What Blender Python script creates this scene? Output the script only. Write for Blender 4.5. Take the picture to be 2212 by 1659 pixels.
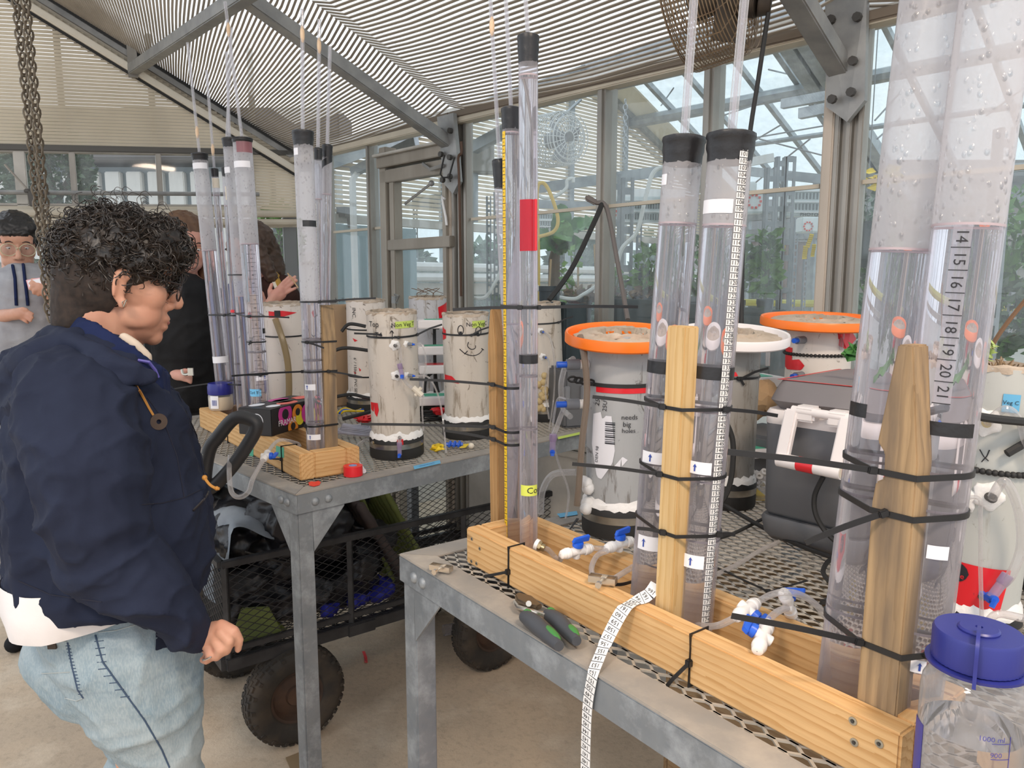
import bpy, bmesh, math, random
import numpy as np
from mathutils import Vector, Matrix
R = math.radians
random.seed(7)
for _o in list(bpy.data.objects): bpy.data.objects.remove(_o)
SC = bpy.context.scene
COL = SC.collection
# ---------------------------------------------------------------- camera
F, CX, CY, PIT, HC = 1605., 1106., 829.5, R(7.61), 1.5
CP, SP = math.cos(PIT), math.sin(PIT)
cam = bpy.data.cameras.new('camera'); camo = bpy.data.objects.new('camera', cam); COL.objects.link(camo)
cam.sensor_fit = 'HORIZONTAL'; cam.sensor_width = 36.0; cam.lens = F / 2212 * 36; cam.clip_start = .05; cam.clip_end = 300
camo.location = (0, 0, HC); camo.rotation_euler = (R(90) - PIT, 0, 0); SC.camera = camo
# ---------------------------------------------------------------- sky, lamps, exposure
w = bpy.data.worlds.new('overcast'); SC.world = w; w.use_nodes = True
nt = w.node_tree; bg = nt.nodes['Background']
tc = nt.nodes.new('ShaderNodeTexCoord'); nz = nt.nodes.new('ShaderNodeTexNoise'); nz.inputs['Scale'].default_value = 3.0; nz.inputs['Detail'].default_value = 5
rp = nt.nodes.new('ShaderNodeValToRGB'); rp.color_ramp.elements[0].position = .3; rp.color_ramp.elements[1].position = .7
rp.color_ramp.elements[0].color = (.74, .83, .94, 1); rp.color_ramp.elements[1].color = (.95, .97, 1, 1)
nt.links.new(tc.outputs['Generated'], nz.inputs['Vector']); nt.links.new(nz.outputs['Fac'], rp.inputs['Fac']); nt.links.new(rp.outputs['Color'], bg.inputs['Color'])
bg.inputs['Strength'].default_value = 1.0
SC.view_settings.view_transform = 'Standard'; SC.view_settings.look = 'None'; SC.view_settings.gamma = 1; SC.view_settings.use_curve_mapping = False
SC.view_settings.exposure = 0.55
SC.cycles.max_bounces = 10; SC.cycles.transparent_max_bounces = 24; SC.cycles.transmission_bounces = 8; SC.cycles.diffuse_bounces = 4; SC.cycles.glossy_bounces = 3
SC.cycles.sample_clamp_indirect = 4.0; SC.cycles.use_denoising = True; SC.cycles.use_adaptive_sampling = True; SC.cycles.adaptive_threshold = .03
LAMPS = [((.75, -.25, 2.85), 26, (1, .80, .62)), ((-.9, -.5, 2.85), 26, (1, .84, .70))]
lamp_objs = []
for _p, _e, _c in LAMPS:
    _l = bpy.data.lights.new('grow_lamp_light', 'AREA'); _l.shape = 'RECTANGLE'; _l.size = .5; _l.size_y = .28; _l.energy = _e; _l.color = _c
    _lo = bpy.data.objects.new('grow_lamp_light', _l); _lo.location = (_p[0], _p[1], _p[2] - .03); COL.objects.link(_lo); lamp_objs.append(_lo)
# ---------------------------------------------------------------- helpers: pixels to places
def ray(px, py):
    x = (px - CX) / F; y = (py - CY) / F
    return Vector((x, CP - y * SP, -y * CP - SP))
C0 = Vector((0, 0, HC))
def G(px, py, z):                # where the pixel's ray meets the level z
    d = ray(px, py); return C0 + d * ((z - HC) / d.z)
def Y(px, py, y):                # where it meets the upright plane at distance y
    d = ray(px, py); return C0 + d * (y / d.y)
def PL(px, py, n, D):
    d = ray(px, py); return C0 + d * (D / (n[0] * d.x + n[1] * d.y))
def PQ(px, py, p, n):            # general plane through p with normal n
    d = ray(px, py); n = Vector(n); return C0 + d * ((Vector(p) - C0).dot(n) / d.dot(n))
def proj(p):
    z = p[2] - HC; dep = p[1] * CP - z * SP
    return CX + F * p[0] / dep, CY - F * (p[1] * SP + z * CP) / dep, dep
class Frame:
    def __init__(s, o, deg, z):
        t = R(deg); s.o = Vector((o[0], o[1], 0)); s.a = Vector((-math.sin(t), math.cos(t), 0)); s.b = Vector((math.cos(t), math.sin(t), 0)); s.z = z; s.deg = deg
    def __call__(s, u, v, z=0.0): return s.o + s.a * u + s.b * v + Vector((0, 0, s.z + z))
    def inv(s, p): d = Vector((p[0], p[1], 0)) - s.o; return d.dot(s.a), d.dot(s.b)
    def at(s, px, v, z):         # u such that (u, v, z) lies under image column px
        best = None
        lo, hi = -1.2, 2.5
        f = lambda u: proj(s(u, v, z))[0] - px
        for _ in range(60):
            m = (lo + hi) / 2
            if f(m) > 0: lo = m
            else: hi = m
        return s((lo + hi) / 2, v, z)
# ---------------------------------------------------------------- helpers: objects
WM = {}
def _props(o, label, cat, group, kind):
    if label: o['label'] = label
    if cat: o['category'] = cat
    if group: o['group'] = group
    if kind: o['kind'] = kind
def thing(name, label=None, cat=None, loc=(0, 0, 0), group=None, kind=None, rz=0.0):
    o = bpy.data.objects.new(name, None); COL.objects.link(o); o.empty_display_size = .05
    M = Matrix.Translation(Vector(loc)) @ Matrix.Rotation(rz, 4, 'Z'); o.matrix_basis = M; WM[o.name] = M
    _props(o, label, cat, group, kind); return o
def place(o, parent, M=None):
    M = M or Matrix.Identity(4); WM[o.name] = M; COL.objects.link(o)
    if parent is not None:
        o.parent = parent; o.matrix_basis = WM[parent.name].inverted() @ M
    else: o.matrix_basis = M
def child(name, mesh, parent, M=None, label=None):
    o = bpy.data.objects.new(name, mesh); place(o, parent, M)
    if label: o['label'] = label
    return o
def recenter(mesh):
    n = len(mesh.vertices); a = np.empty(n * 3); mesh.vertices.foreach_get('co', a); a = a.reshape(-1, 3); c = (a.min(0) + a.max(0)) / 2
    a -= c; mesh.vertices.foreach_set('co', a.ravel()); return Matrix.Translation(Vector(c))
def basis(d, up=(0, 0, 1)):
    x = Vector(d).normalized(); u = Vector(up)
    if abs(x.dot(u.normalized())) > .995: u = Vector((1, 0, 0)) if abs(x.x) < .9 else Vector((0, 1, 0))
    y = u.cross(x).normalized(); z = x.cross(y); return x, y, z
class MB:
    def __init__(s): s.v = []; s.f = []
    def add(s, vs, fs):
        k = len(s.v); s.v += [tuple(q) for q in vs]; s.f += [tuple(i + k for i in q) for q in fs]; return s
    def box(s, c, size, M=None):
        x, y, z = [q / 2 for q in size]; c = Vector(c)
        vs = [Vector((i * x, j * y, k * z)) for i in (-1, 1) for j in (-1, 1) for k in (-1, 1)]
        vs = [(M @ q if M else q) + c for q in vs]
        return s.add(vs, [(0, 1, 3, 2), (4, 6, 7, 5), (0, 4, 5, 1), (2, 3, 7, 6), (0, 2, 6, 4), (1, 5, 7, 3)])
    def bar(s, p0, p1, wd, ht, up=(0, 0, 1)):       # rectangular bar, wd across, ht along up
        p0, p1 = Vector(p0), Vector(p1); x, y, z = basis(p1 - p0, up)
        vs = [p + y * (i * wd / 2) + z * (j * ht / 2) for p in (p0, p1) for i in (-1, 1) for j in (-1, 1)]
        return s.add(vs, [(0, 1, 3, 2), (4, 6, 7, 5), (0, 4, 5, 1), (2, 3, 7, 6), (0, 2, 6, 4), (1, 5, 7, 3)])
    def tube(s, pts, r, n=8, caps=True, closed=False, rect=None, up=(0, 0, 1)):
        pts = [Vector(p) for p in pts]; m = len(pts); rings = []; prev = None
        rs = r if isinstance(r, (list, tuple)) else [r] * m
        for i, p in enumerate(pts):
            if closed: d = pts[(i + 1) % m] - pts[i - 1]
            else: d = pts[min(i + 1, m - 1)] - pts[max(i - 1, 0)]
            if d.length < 1e-9: d = Vector((0, 0, 1))
            d.normalize()
            if prev is None or rect: x, y, z = basis(d, up)
            else:
                y = (prev - d * prev.dot(d))
                y = y.normalized() if y.length > 1e-6 else basis(d, up)[1]
                z = d.cross(y)
            prev = y
            if rect: ring = [p + y * (a * rect[0] / 2) + z * (b * rect[1] / 2) for a, b in ((-1, -1), (1, -1), (1, 1), (-1, 1))]
            else: ring = [p + y * (rs[i] * math.cos(2 * math.pi * k / n)) + z * (rs[i] * math.sin(2 * math.pi * k / n)) for k in range(n)]
            rings.append(ring)
        N = len(rings[0]); vs = [q for g in rings for q in g]; fs = []
        for i in range(m if closed else m - 1):
            j = (i + 1) % m
            for k in range(N): fs.append((i * N + k, i * N + (k + 1) % N, j * N + (k + 1) % N, j * N + k))
        if caps and not closed: fs += [tuple(range(N))[::-1], tuple((m - 1) * N + k for k in range(N))]
        return s.add(vs, fs)
    def cyl(s, p0, p1, r0, r1=None, n=20, caps=True): return s.tube([p0, p1], [r0, r0 if r1 is None else r1], n, caps)
    def lathe(s, prof, p, d=(0, 0, 1), n=32, close=False, a0=0, a1=2 * math.pi):   # prof: (radius, height) list
        p = Vector(p); z, x, y = basis(d, (0, 1, 0)) if abs(Vector(d).normalized().y) < .9 else basis(d, (1, 0, 0)); fs = []; vs = []
        full = abs(a1 - a0 - 2 * math.pi) < 1e-6; nn = n if full else n + 1
        for r_, h in prof:
            for k in range(nn):
                a = a0 + (a1 - a0) * k / n; vs.append(p + z * h + x * (r_ * math.cos(a)) + y * (r_ * math.sin(a)))
        m = len(prof)
        for i in range(m if close else m - 1):
            j = (i + 1) % m
            for k in range(n): fs.append((i * nn + k, i * nn + (k + 1) % nn, j * nn + (k + 1) % nn, j * nn + k))
        return s.add(vs, fs)
    def disc(s, p, d, r_, n=24): return s.lathe([(1e-4, 0), (r_, 0)], p, d, n)
    def ball(s, c, rad, M=None, nu=16, nv=10):
        c = Vector(c); rad = rad if isinstance(rad, (list, tuple)) else (rad,) * 3; vs = [Vector((0, 0, -rad[2]))]; fs = []
        for i in range(1, nv):
            t = math.pi * i / nv - math.pi / 2
            for k in range(nu):
                a = 2 * math.pi * k / nu; vs.append(Vector((rad[0] * math.cos(t) * math.cos(a), rad[1] * math.cos(t) * math.sin(a), rad[2] * math.sin(t))))
        vs.append(Vector((0, 0, rad[2]))); L = len(vs) - 1
        for k in range(nu): fs.append((0, 1 + (k + 1) % nu, 1 + k)); fs.append((L, L - nu + k, L - nu + (k + 1) % nu))
        for i in range(nv - 2):
            for k in range(nu): fs.append((1 + i * nu + k, 1 + i * nu + (k + 1) % nu, 1 + (i + 1) * nu + (k + 1) % nu, 1 + (i + 1) * nu + k))
        return s.add([(M @ q if M else q) + c for q in vs], fs)
    def cap(s, p0, r0, p1, r1, n=14):               # capsule with two radii
        p0, p1 = Vector(p0), Vector(p1); d = p1 - p0; L = d.length or 1e-4; d = d / L; pts = []; rs = []
        for i in range(5):
            t = math.pi / 2 * (1 - i / 4); pts.append(p0 - d * (r0 * math.sin(t))); rs.append(max(r0 * math.cos(t), 1e-4))
        for i in range(5):
            t = math.pi / 2 * i / 4; pts.append(p1 + d * (r1 * math.sin(t))); rs.append(max(r1 * math.cos(t), 1e-4))
        return s.tube(pts, rs, n)
    def chain(s, L):                                # [(point, radius), ...] as linked capsules
        for (p, a), (q, b) in zip(L, L[1:]): s.cap(p, a, q, b)
        return s
    def prism(s, poly, d):                          # poly: list of 3-D points, extruded along d
        poly = [Vector(p) for p in poly]; d = Vector(d); n = len(poly)
        return s.add(poly + [p + d for p in poly], [tuple(range(n))[::-1], tuple(range(n, 2 * n))] + [(i, (i + 1) % n, n + (i + 1) % n, n + i) for i in range(n)])
    def mesh(s, name, m, smooth=35, bevel=0):
        me = bpy.data.meshes.new(name); me.from_pydata(s.v, [], s.f)
        bm = bmesh.new(); bm.from_mesh(me); bmesh.ops.recalc_face_normals(bm, faces=bm.faces)
        if bevel: bmesh.ops.bevel(bm, geom=[e for e in bm.edges if len(e.link_faces) == 2 and e.calc_face_angle() > .5], offset=bevel, segments=2, affect='EDGES', clamp_overlap=True)
        bm.to_mesh(me); bm.free(); me.materials.append(m)
        if smooth:
            me.polygons.foreach_set('use_smooth', [True] * len(me.polygons)); me.set_sharp_from_angle(angle=R(smooth))
        return me
    def build(s, name, m, parent=None, smooth=35, bevel=0, label=None, kind=None):
        me = s.mesh(name, m, smooth, bevel); M = recenter(me); o = child(name, me, parent, M, label)
        if kind: o['kind'] = kind
        return o
def lumber(name, p0, p1, wd, ht, m, parent, up=(0, 0, 1), bevel=.0025, pts=None, label=None):
    """a board whose own x axis runs along it, so that the grain does; pts: optional outline (x, z) for a shaped end"""
    p0, p1 = Vector(p0), Vector(p1); x, y, z = basis(p1 - p0, up); L = (p1 - p0).length
    M = Matrix((x, y, z)).transposed().to_4x4(); M.translation = (p0 + p1) / 2
    b = MB()
    if pts: b.prism([(q[0] - L / 2, -wd / 2, q[1]) for q in pts], (0, wd, 0))
    else: b.box((0, 0, 0), (L, wd, ht))
    return child(name, b.mesh(name, m, 35, bevel), parent, M, label)
def dup(o, M, parent=None, label=None, group=None):
    """copy a thing with its parts and sub-parts"""
    c = o.copy(); COL.objects.link(c); c.parent = parent
    if parent is None: c.matrix_basis = M; WM[c.name] = M
    if label: c['label'] = label
    if group: c['group'] = group
    for ch in list(o.children):
        d = ch.copy(); COL.objects.link(d); d.parent = c
        for gch in list(ch.children): e = gch.copy(); COL.objects.link(e); e.parent = d
    return c
_gly = {}
def glyphs(txt, bold=False):
    """outline of a word as flat mesh data, height 1, centred"""
    if txt in _gly: return _gly[txt]
    cu = bpy.data.curves.new('t', 'FONT'); cu.body = txt; cu.align_x = 'CENTER'; cu.align_y = 'CENTER'; cu.size = 1.35; cu.resolution_u = 2
    o = bpy.data.objects.new('t', cu); COL.objects.link(o)
    me = bpy.data.meshes.new_from_object(o.evaluated_get(bpy.context.evaluated_depsgraph_get()))
    vs = [tuple(v.co[:2]) for v in me.vertices]; fs = [tuple(p.vertices) for p in me.polygons]
    bpy.data.objects.remove(o); bpy.data.curves.remove(cu); bpy.data.meshes.remove(me)
    _gly[txt] = (vs, fs); return vs, fs
def write(b, txt, fn, h, dx=0, dy=0, rot=0.0, sx=1.0):
    """lay a word on the surface given by fn(x, y) -> point"""
    vs, fs = glyphs(txt); c, s_ = math.cos(rot), math.sin(rot)
    b.add([fn(dx + (x * sx * c - y * s_) * h, dy + (x * sx * s_ + y * c) * h) for x, y in vs], fs)
def planefn(o, ex, ey, off=0.0):
    o, ex, ey = Vector(o), Vector(ex).normalized(), Vector(ey).normalized(); n = ex.cross(ey) * off
    return lambda x, y: o + ex * x + ey * y + n
def cylfn(p0, p1, r_, ph0=0.0):
    """x: distance round the tube from the side that faces the camera (+ to the right), y: distance along from p0"""
    p0, p1 = Vector(p0), Vector(p1); d = (p1 - p0).normalized(); m = (p0 + p1) / 2; f = (C0 - m); f = (f - d * f.dot(d)).normalized(); rt = d.cross(f) * -1.0
    if rt.x < 0: rt = -rt
    def fn(x, y, o=0.0):
        a = x / r_ + ph0; return p0 + d * y + (f * math.cos(a) + rt * math.sin(a)) * (r_ + o)
    return fn
def patch(b, fn, x0, x1, y0, y1, o=.0006, nx=6, ny=1, th=.0004):
    """a thin label lying on a surface"""
    vs = []; fs = []
    for k in (0, 1):
        for j in range(ny + 1):
            for i in range(nx + 1): vs.append(fn(x0 + (x1 - x0) * i / nx, y0 + (y1 - y0) * j / ny, o - th * k))
    n1 = (nx + 1) * (ny + 1)
    for j in range(ny):
        for i in range(nx):
            a = j * (nx + 1) + i; q = (a, a + 1, a + nx + 2, a + nx + 1); fs.append(q); fs.append(tuple(n1 + t for t in q[::-1]))
    return b.add(vs, fs)
def smooth_path(pts, k=8, closed=False):
    pts = [Vector(p) for p in pts]; out = []; n = len(pts)
    for i in range(n if closed else n - 1):
        p0, p1, p2, p3 = (pts[(i + j) % n] if closed else pts[min(max(i + j, 0), n - 1)] for j in (-1, 0, 1, 2))
        for s in range(k):
            t = s / k; out.append(.5 * ((2 * p1) + (p2 - p0) * t + (2 * p0 - 5 * p1 + 4 * p2 - p3) * t * t + (3 * p1 - p0 - 3 * p2 + p3) * t ** 3))
    if not closed: out.append(pts[-1])
    return out
# ---------------------------------------------------------------- materials
MATS = {}
class NT:
    def __init__(s, name):
        s.m = bpy.data.materials.new(name); s.m.use_nodes = True; s.t = s.m.node_tree; s.t.nodes.clear(); s.out = s.n('OutputMaterial'); MATS[name] = s.m
    def n(s, typ, **k):
        q = s.t.nodes.new('ShaderNode' + typ)
        for a, v in k.items(): setattr(q, a, v)
        return q
    def l(s, a, b): s.t.links.new(a, b)
    def coord(s, stretch=(1, 1, 1), loc=(0, 0, 0)):
        c = s.n('TexCoord'); mp = s.n('Mapping'); mp.inputs['Scale'].default_value = stretch; mp.inputs['Location'].default_value = loc; s.l(c.outputs['Object'], mp.inputs['Vector']); return mp.outputs['Vector']
    def noise(s, vec, scale, detail=4, rough=.55, dist=0):
        q = s.n('TexNoise'); q.inputs['Scale'].default_value = scale; q.inputs['Detail'].default_value = detail; q.inputs['Roughness'].default_value = rough; q.inputs['Distortion'].default_value = dist
        s.l(vec, q.inputs['Vector']); return q.outputs['Fac']
    def ramp(s, fac, lo, hi, c0=(0, 0, 0), c1=(1, 1, 1)):
        q = s.n('ValToRGB'); e = q.color_ramp.elements; e[0].position = lo; e[1].position = hi; e[0].color = (*c0, 1); e[1].color = (*c1, 1); s.l(fac, q.inputs['Fac']); return q.outputs['Color']
    def mix(s, fac, a, b):
        q = s.n('Mix', data_type='RGBA')
        for x, i in ((fac, 0), (a, 6), (b, 7)):
            if isinstance(x, (int, float)): q.inputs[i].default_value = x
            elif isinstance(x, tuple): q.inputs[i].default_value = (*x, 1)
            else: s.l(x, q.inputs[i])
        return q.outputs[2]
    def bump(s, h, strength, dist=.002):
        q = s.n('Bump'); q.inputs['Strength'].default_value = strength; q.inputs['Distance'].default_value = dist; s.l(h, q.inputs['Height']); return q.outputs['Normal']
    def math(s, op, a, b=0.0):
        q = s.n('Math', operation=op)
        for x, i in ((a, 0), (b, 1)):
            if isinstance(x, (int, float)): q.inputs[i].default_value = x
            else: s.l(x, q.inputs[i])
        return q.outputs[0]
    def pri(s, col, rough=.5, metal=0, normal=None, spec=.5, **k):
        q = s.n('BsdfPrincipled')
        for x, nm in ((col, 'Base Color'), (rough, 'Roughness'), (metal, 'Metallic'), (spec, 'Specular IOR Level')):
            if isinstance(x, tuple): q.inputs[nm].default_value = (*x, 1)
            elif isinstance(x, (int, float)): q.inputs[nm].default_value = x
            else: s.l(x, q.inputs[nm])
        for a, v in k.items(): q.inputs[a.replace('_', ' ')].default_value = v
        if normal is not None: s.l(normal, q.inputs['Normal'])
        return q.outputs['BSDF']
    def done(s, sh): s.l(sh, s.out.inputs['Surface']); return s.m
    def mixs(s, fac, a, b):
        q = s.n('MixShader')
        if isinstance(fac, (int, float)): q.inputs[0].default_value = fac
        else: s.l(fac, q.inputs[0])
        s.l(a, q.inputs[1]); s.l(b, q.inputs[2]); return q.outputs[0]
def mat(name, c, rough=.5, metal=0, c2=None, scale=6, lo=.35, hi=.65, stretch=(1, 1, 1), detail=5, stain=None, bump=0, bscale=60, spec=.5, bdist=.002, **k):
    t = NT(name); v = t.coord(stretch); col = c
    if c2: col = t.mix(t.ramp(t.noise(v, scale, detail), lo, hi), c, c2)
    for st in (stain or []):
        sc, ss, slo, shi, sst = st
        col = t.mix(t.ramp(t.noise(t.coord(sst, (3, 1, 7)), ss, 8, .65), slo, shi), col, sc)
    nm = t.bump(t.noise(t.coord(), bscale, 4), bump, bdist) if bump else None
    return t.done(t.pri(col, rough, metal, nm, spec, **k))
def wood(name, c0, c1, c2, grey=0):
    """softwood with growth rings about a pith outside the board; grain along local x"""
    t = NT(name); v = t.coord((.10, 1, 1), (0, .05, .075)); wv = t.n('TexWave', wave_type='RINGS', rings_direction='X', wave_profile='SAW')
    wv.inputs['Scale'].default_value = 34; wv.inputs['Distortion'].default_value = 3.2; wv.inputs['Detail'].default_value = 2.5; wv.inputs['Detail Scale'].default_value = 4; wv.inputs['Detail Roughness'].default_value = .5
    t.l(v, wv.inputs['Vector'])
    col = t.mix(t.ramp(wv.outputs['Fac'], .45, 1.0), c0, c1)
    fib = t.noise(t.coord((4, 220, 220)), 1.0, 3); col = t.mix(t.math('MULTIPLY', t.ramp(fib, .4, .75), .35), col, c2)
    col = t.mix(t.math('MULTIPLY', t.ramp(t.noise(t.coord((3, 12, 12)), 1, 5), .5, .8), .5), col, c2)
    vo = t.n('TexVoronoi', feature='F1'); vo.inputs['Scale'].default_value = 1; t.l(t.coord((5.5, 16, 16), (.37, .2, .1)), vo.inputs['Vector'])
    col = t.mix(t.ramp(vo.outputs['Distance'], .07, .14, (1, 1, 1), (0, 0, 0)), col, tuple(q * .45 for q in c2))
    if grey: col = t.mix(t.ramp(t.noise(t.coord((3, 25, 25)), 1.5, 6), .42, .68), col, (.16, .12, .085))
    return t.done(t.pri(col, .72, 0, t.bump(fib, .25, .001), .25))
def sheer(name, tint=(1, 1, 1), haze=.15, hcol=(.8, .78, .82), edge=.5, rough=.05, drops=0, gl=.9, patchy=0):
    """thin clear plastic or glass: lets the light straight through, mirrors at a grazing angle, with a whitish film"""
    t = NT(name); tr = t.n('BsdfTransparent'); tr.inputs[0].default_value = (*tint, 1)
    df = t.n('BsdfDiffuse'); df.inputs[0].default_value = (*hcol, 1); tl = t.n('BsdfTranslucent'); tl.inputs[0].default_value = (*hcol, 1)
    film = t.mixs(.5, df.outputs[0], tl.outputs[0])
    lw = t.n('LayerWeight'); lw.inputs['Blend'].default_value = .35
    f = t.math('MULTIPLY_ADD', lw.outputs['Facing'], edge); f.node.inputs[2].default_value = haze
    if patchy: f = t.math('MULTIPLY', f, t.math('ADD', t.ramp(t.noise(t.coord((1, 1, .35)), 16, 6), .3, .75), 1 - patchy))
    nm = None
    if drops:
        vo = t.n('TexVoronoi'); vo.inputs['Scale'].default_value = drops; t.l(t.coord((1, 1, .7)), vo.inputs['Vector'])
        spot = t.ramp(vo.outputs['Distance'], .12, .4, (1, 1, 1), (0, 0, 0))
        big = t.noise(t.coord(), 38, 3); spot = t.mix(t.ramp(big, .45, .6), (0, 0, 0), spot)
        f = t.math('SUBTRACT', f, t.math('MULTIPLY', spot, .28)); nm = t.bump(spot, .7, .003)
    sh = t.mixs(f, tr.outputs[0], film)
    g = t.n('BsdfGlossy'); g.inputs['Roughness'].default_value = rough
    if nm is not None: t.l(nm, g.inputs['Normal']); t.l(nm, df.inputs['Normal'])
    lf = t.n('LayerWeight'); lf.inputs['Blend'].default_value = .5      # Schlick's reflection, alike from both sides of the sheet
    fr = t.math('MULTIPLY_ADD', t.math('POWER', lf.outputs['Facing'], 4.0), .75); fr.node.inputs[2].default_value = .04
    return t.done(t.mixs(t.math('MULTIPLY', fr, gl), sh, g.outputs[0]))
# ---------------------------------------------------------------- materials used by the building
M_ALU = mat('weathered_aluminium', (.40, .38, .345), .5, .55, (.27, .255, .23), 9, .35, .7, (1, 1, .25), bump=.1)
M_POST = mat('painted_post', (.55, .48, .405), .55, .1, (.38, .345, .295), 5, .4, .7, (2, 2, .3), stain=[((.14, .10, .075), 3, .62, .74, (6, 6, .4))])
M_STEEL = mat('grey_steel', (.26, .265, .265), .5, .5, (.36, .36, .35), 12)
M_DARK = mat('dark_rubber', (.02, .02, .02), .6)
M_BOLT = mat('dark_bolt', (.09, .085, .08), .5, .7)
M_SLAT = mat('shade_slat', (.40, .35, .29), .85, 0, (.30, .26, .21), 3)
def slat_cloth():
    t = NT('shade_cloth'); c = t.mix(t.ramp(t.noise(t.coord(), 1.7, 5), .35, .7), (.84, .78, .67), (.70, .64, .53))
    d = t.n('BsdfDiffuse'); e = t.n('BsdfTranslucent'); t.l(c, d.inputs[0]); t.l(c, e.inputs[0]); return t.done(t.mixs(.55, d.outputs[0], e.outputs[0]))
M_CLOTH = slat_cloth()
M_PANE = sheer('window_glass', (.95, .98, .98), .075, (.80, .86, .88), .06, .02, patchy=.6)
M_PANE2 = sheer('gable_glass', (.96, .98, .98), .10, (.80, .84, .85), .05, .03, gl=.25, patchy=.6)
M_BEIGE = mat('beige_paint', (.62, .56, .45), .5, 0, (.5, .45, .36), 4)
M_SILL = mat('pale_sill', (.6, .57, .52), .55, 0, (.42, .4, .36), 5)
def concrete():
    t = NT('concrete'); v = t.coord()
    c = t.mix(t.ramp(t.noise(v, 1.6, 7, .62), .35, .68), (.64, .50, .36), (.48, .385, .29))
    c = t.mix(t.math('MULTIPLY', t.ramp(t.noise(v, 45, 5, .7), .5, .8), .45), c, (.20, .155, .115))
    c = t.mix(t.math('MULTIPLY', t.ramp(t.noise(t.coord((1, 1, 1), (4, 2, 0)), 2.6, 7, .65), .52, .62), .6), c, (.74, .62, .48))
    for (x, y, r1, ax) in ((.16, 1.72, .28, 1.0), (.03, 2.0, .16, 1.2), (.22, 1.95, .2, .8)):   # damp gritty moss patches
        q = t.n('Mapping'); q.inputs['Location'].default_value = (-x, -y, 0); cc = t.n('TexCoord'); t.l(cc.outputs['Object'], q.inputs['Vector']); ln = t.n('VectorMath', operation='LENGTH'); t.l(q.outputs['Vector'], ln.inputs[0])
        m = t.ramp(t.math('ADD', ln.outputs['Value'], t.math('MULTIPLY', t.noise(v, 9, 6, .7), .35)), r1 * .75 + .12, r1 + .2, (1, 1, 1), (0, 0, 0))
        c = t.mix(t.math('MULTIPLY', m, t.ramp(t.noise(v, 120, 3), .42, .55)), c, (.13, .105, .055))
    return t.done(t.pri(c, .8, 0, t.bump(t.noise(v, 70, 6, .7), .5, .004), .3))
M_CONC = concrete()
# ---------------------------------------------------------------- building axes
WA = 44.3
A = Vector((-math.sin(R(WA)), math.cos(R(WA)), 0)); N = Vector((math.cos(R(WA)), math.sin(R(WA)), 0)); Z = Vector((0, 0, 1))
DW = 2.2
def W(px, py, off=0.0): return PL(px, py, N, DW + off)
def AN(a, n, z): return A * a + N * n + Z * z
SL = R(22.5); UP = -N * math.cos(SL) + Z * math.sin(SL)
PC = W(642, 362)                                     # corner of the glass wall and the gable
GD = Vector((math.sin(R(62)), math.cos(R(62)), 0)); GN = Vector((-GD.y, GD.x, 0)); DG = PC.dot(GN)
def GB(px, py, off=0.0): return PL(px, py, GN, DG + off)
# ---------------------------------------------------------------- floor
b = MB(); b.box((2, 5, -.05), (26, 22, .1)); fl = b.build('floor', M_CONC, None, 0); fl['kind'] = 'structure'
# ---------------------------------------------------------------- long glass wall on the right
wl = thing('wall_right', loc=W(1300, 690), kind='structure')
zt = lambda p, z: Vector((p.x, p.y, z))
def mull(px, wd, dp, top, m=M_ALU, name='mullion', off=0.0, z0=0.35):
    p = W(px, 500, off); b = MB(); b.bar(zt(p, z0), zt(p, top), dp, wd, A)
    b.bar(zt(p + N * (-dp / 2 - .004), z0), zt(p + N * (-dp / 2 - .004), top), .012, wd * .45, A); return b.build(name, m, wl, 30)
cols = [(714, .03, .05), (808, .028, .05), (1308, .038, .07), (1533, .036, .07)]
for px, a_, d_ in cols: mull(px, a_, d_, 2.2)
def bigpost(px0, px1, px2, top):
    """rolled steel post: broad plate, web and a fluted cover strip, bolted at the knee"""
    p0, p1, p2 = W(px0, 600), W(px1, 600), W(px2, 600); c = (p0 + p2) / 2
    b = MB(); b.bar(zt((p0 + p1) / 2, 0), zt((p0 + p1) / 2, top), .06, (p1 - p0).length, A); b.build('post', M_POST, wl, 30, .004)
    m = (p1 + p2) / 2; wd = (p2 - p1).length
    for i in range(5):
        q = p1 + (p2 - p1) * ((i + .5) / 5); b = MB(); b.bar(zt(q + N * (.012 if i % 2 else -.004), 0), zt(q + N * (.012 if i % 2 else -.004), top), .045, wd / 5 * .98, A); b.build('cover_strip', M_ALU, wl, 30, .003)
    return p0, p1, p2
pA = bigpost(1769, 1792, 1853, 2.22)
pB = bigpost(976, 986, 1018, 2.24)
def knee(px, py, d0=.1):
    p = W(px, py, -.03); b = MB(); s = A * .055
    b.prism([p + s - N * .06 + Z * .16, p - s - N * .06 + Z * .16, p - s - N * .03 - Z * .12, p - s * .2 - N * .03 - Z * .17, p + s * .9 - N * .03 - Z * .12], N * .02)
    g = b.build('gusset', M_STEEL, wl, 30)
    for dx, dz in ((-.035, .09), (.035, .1), (-.03, -.02), (.03, .0), (-.03, -.1), (.02, -.11)):
        q = p + A * dx - N * .068 + Z * dz; b = MB(); b.cyl(q, q + N * .014, .012, n=8); b.build('bolt', M_BOLT, g, 30)
knee(1838, 130); knee(985, 335)
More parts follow.
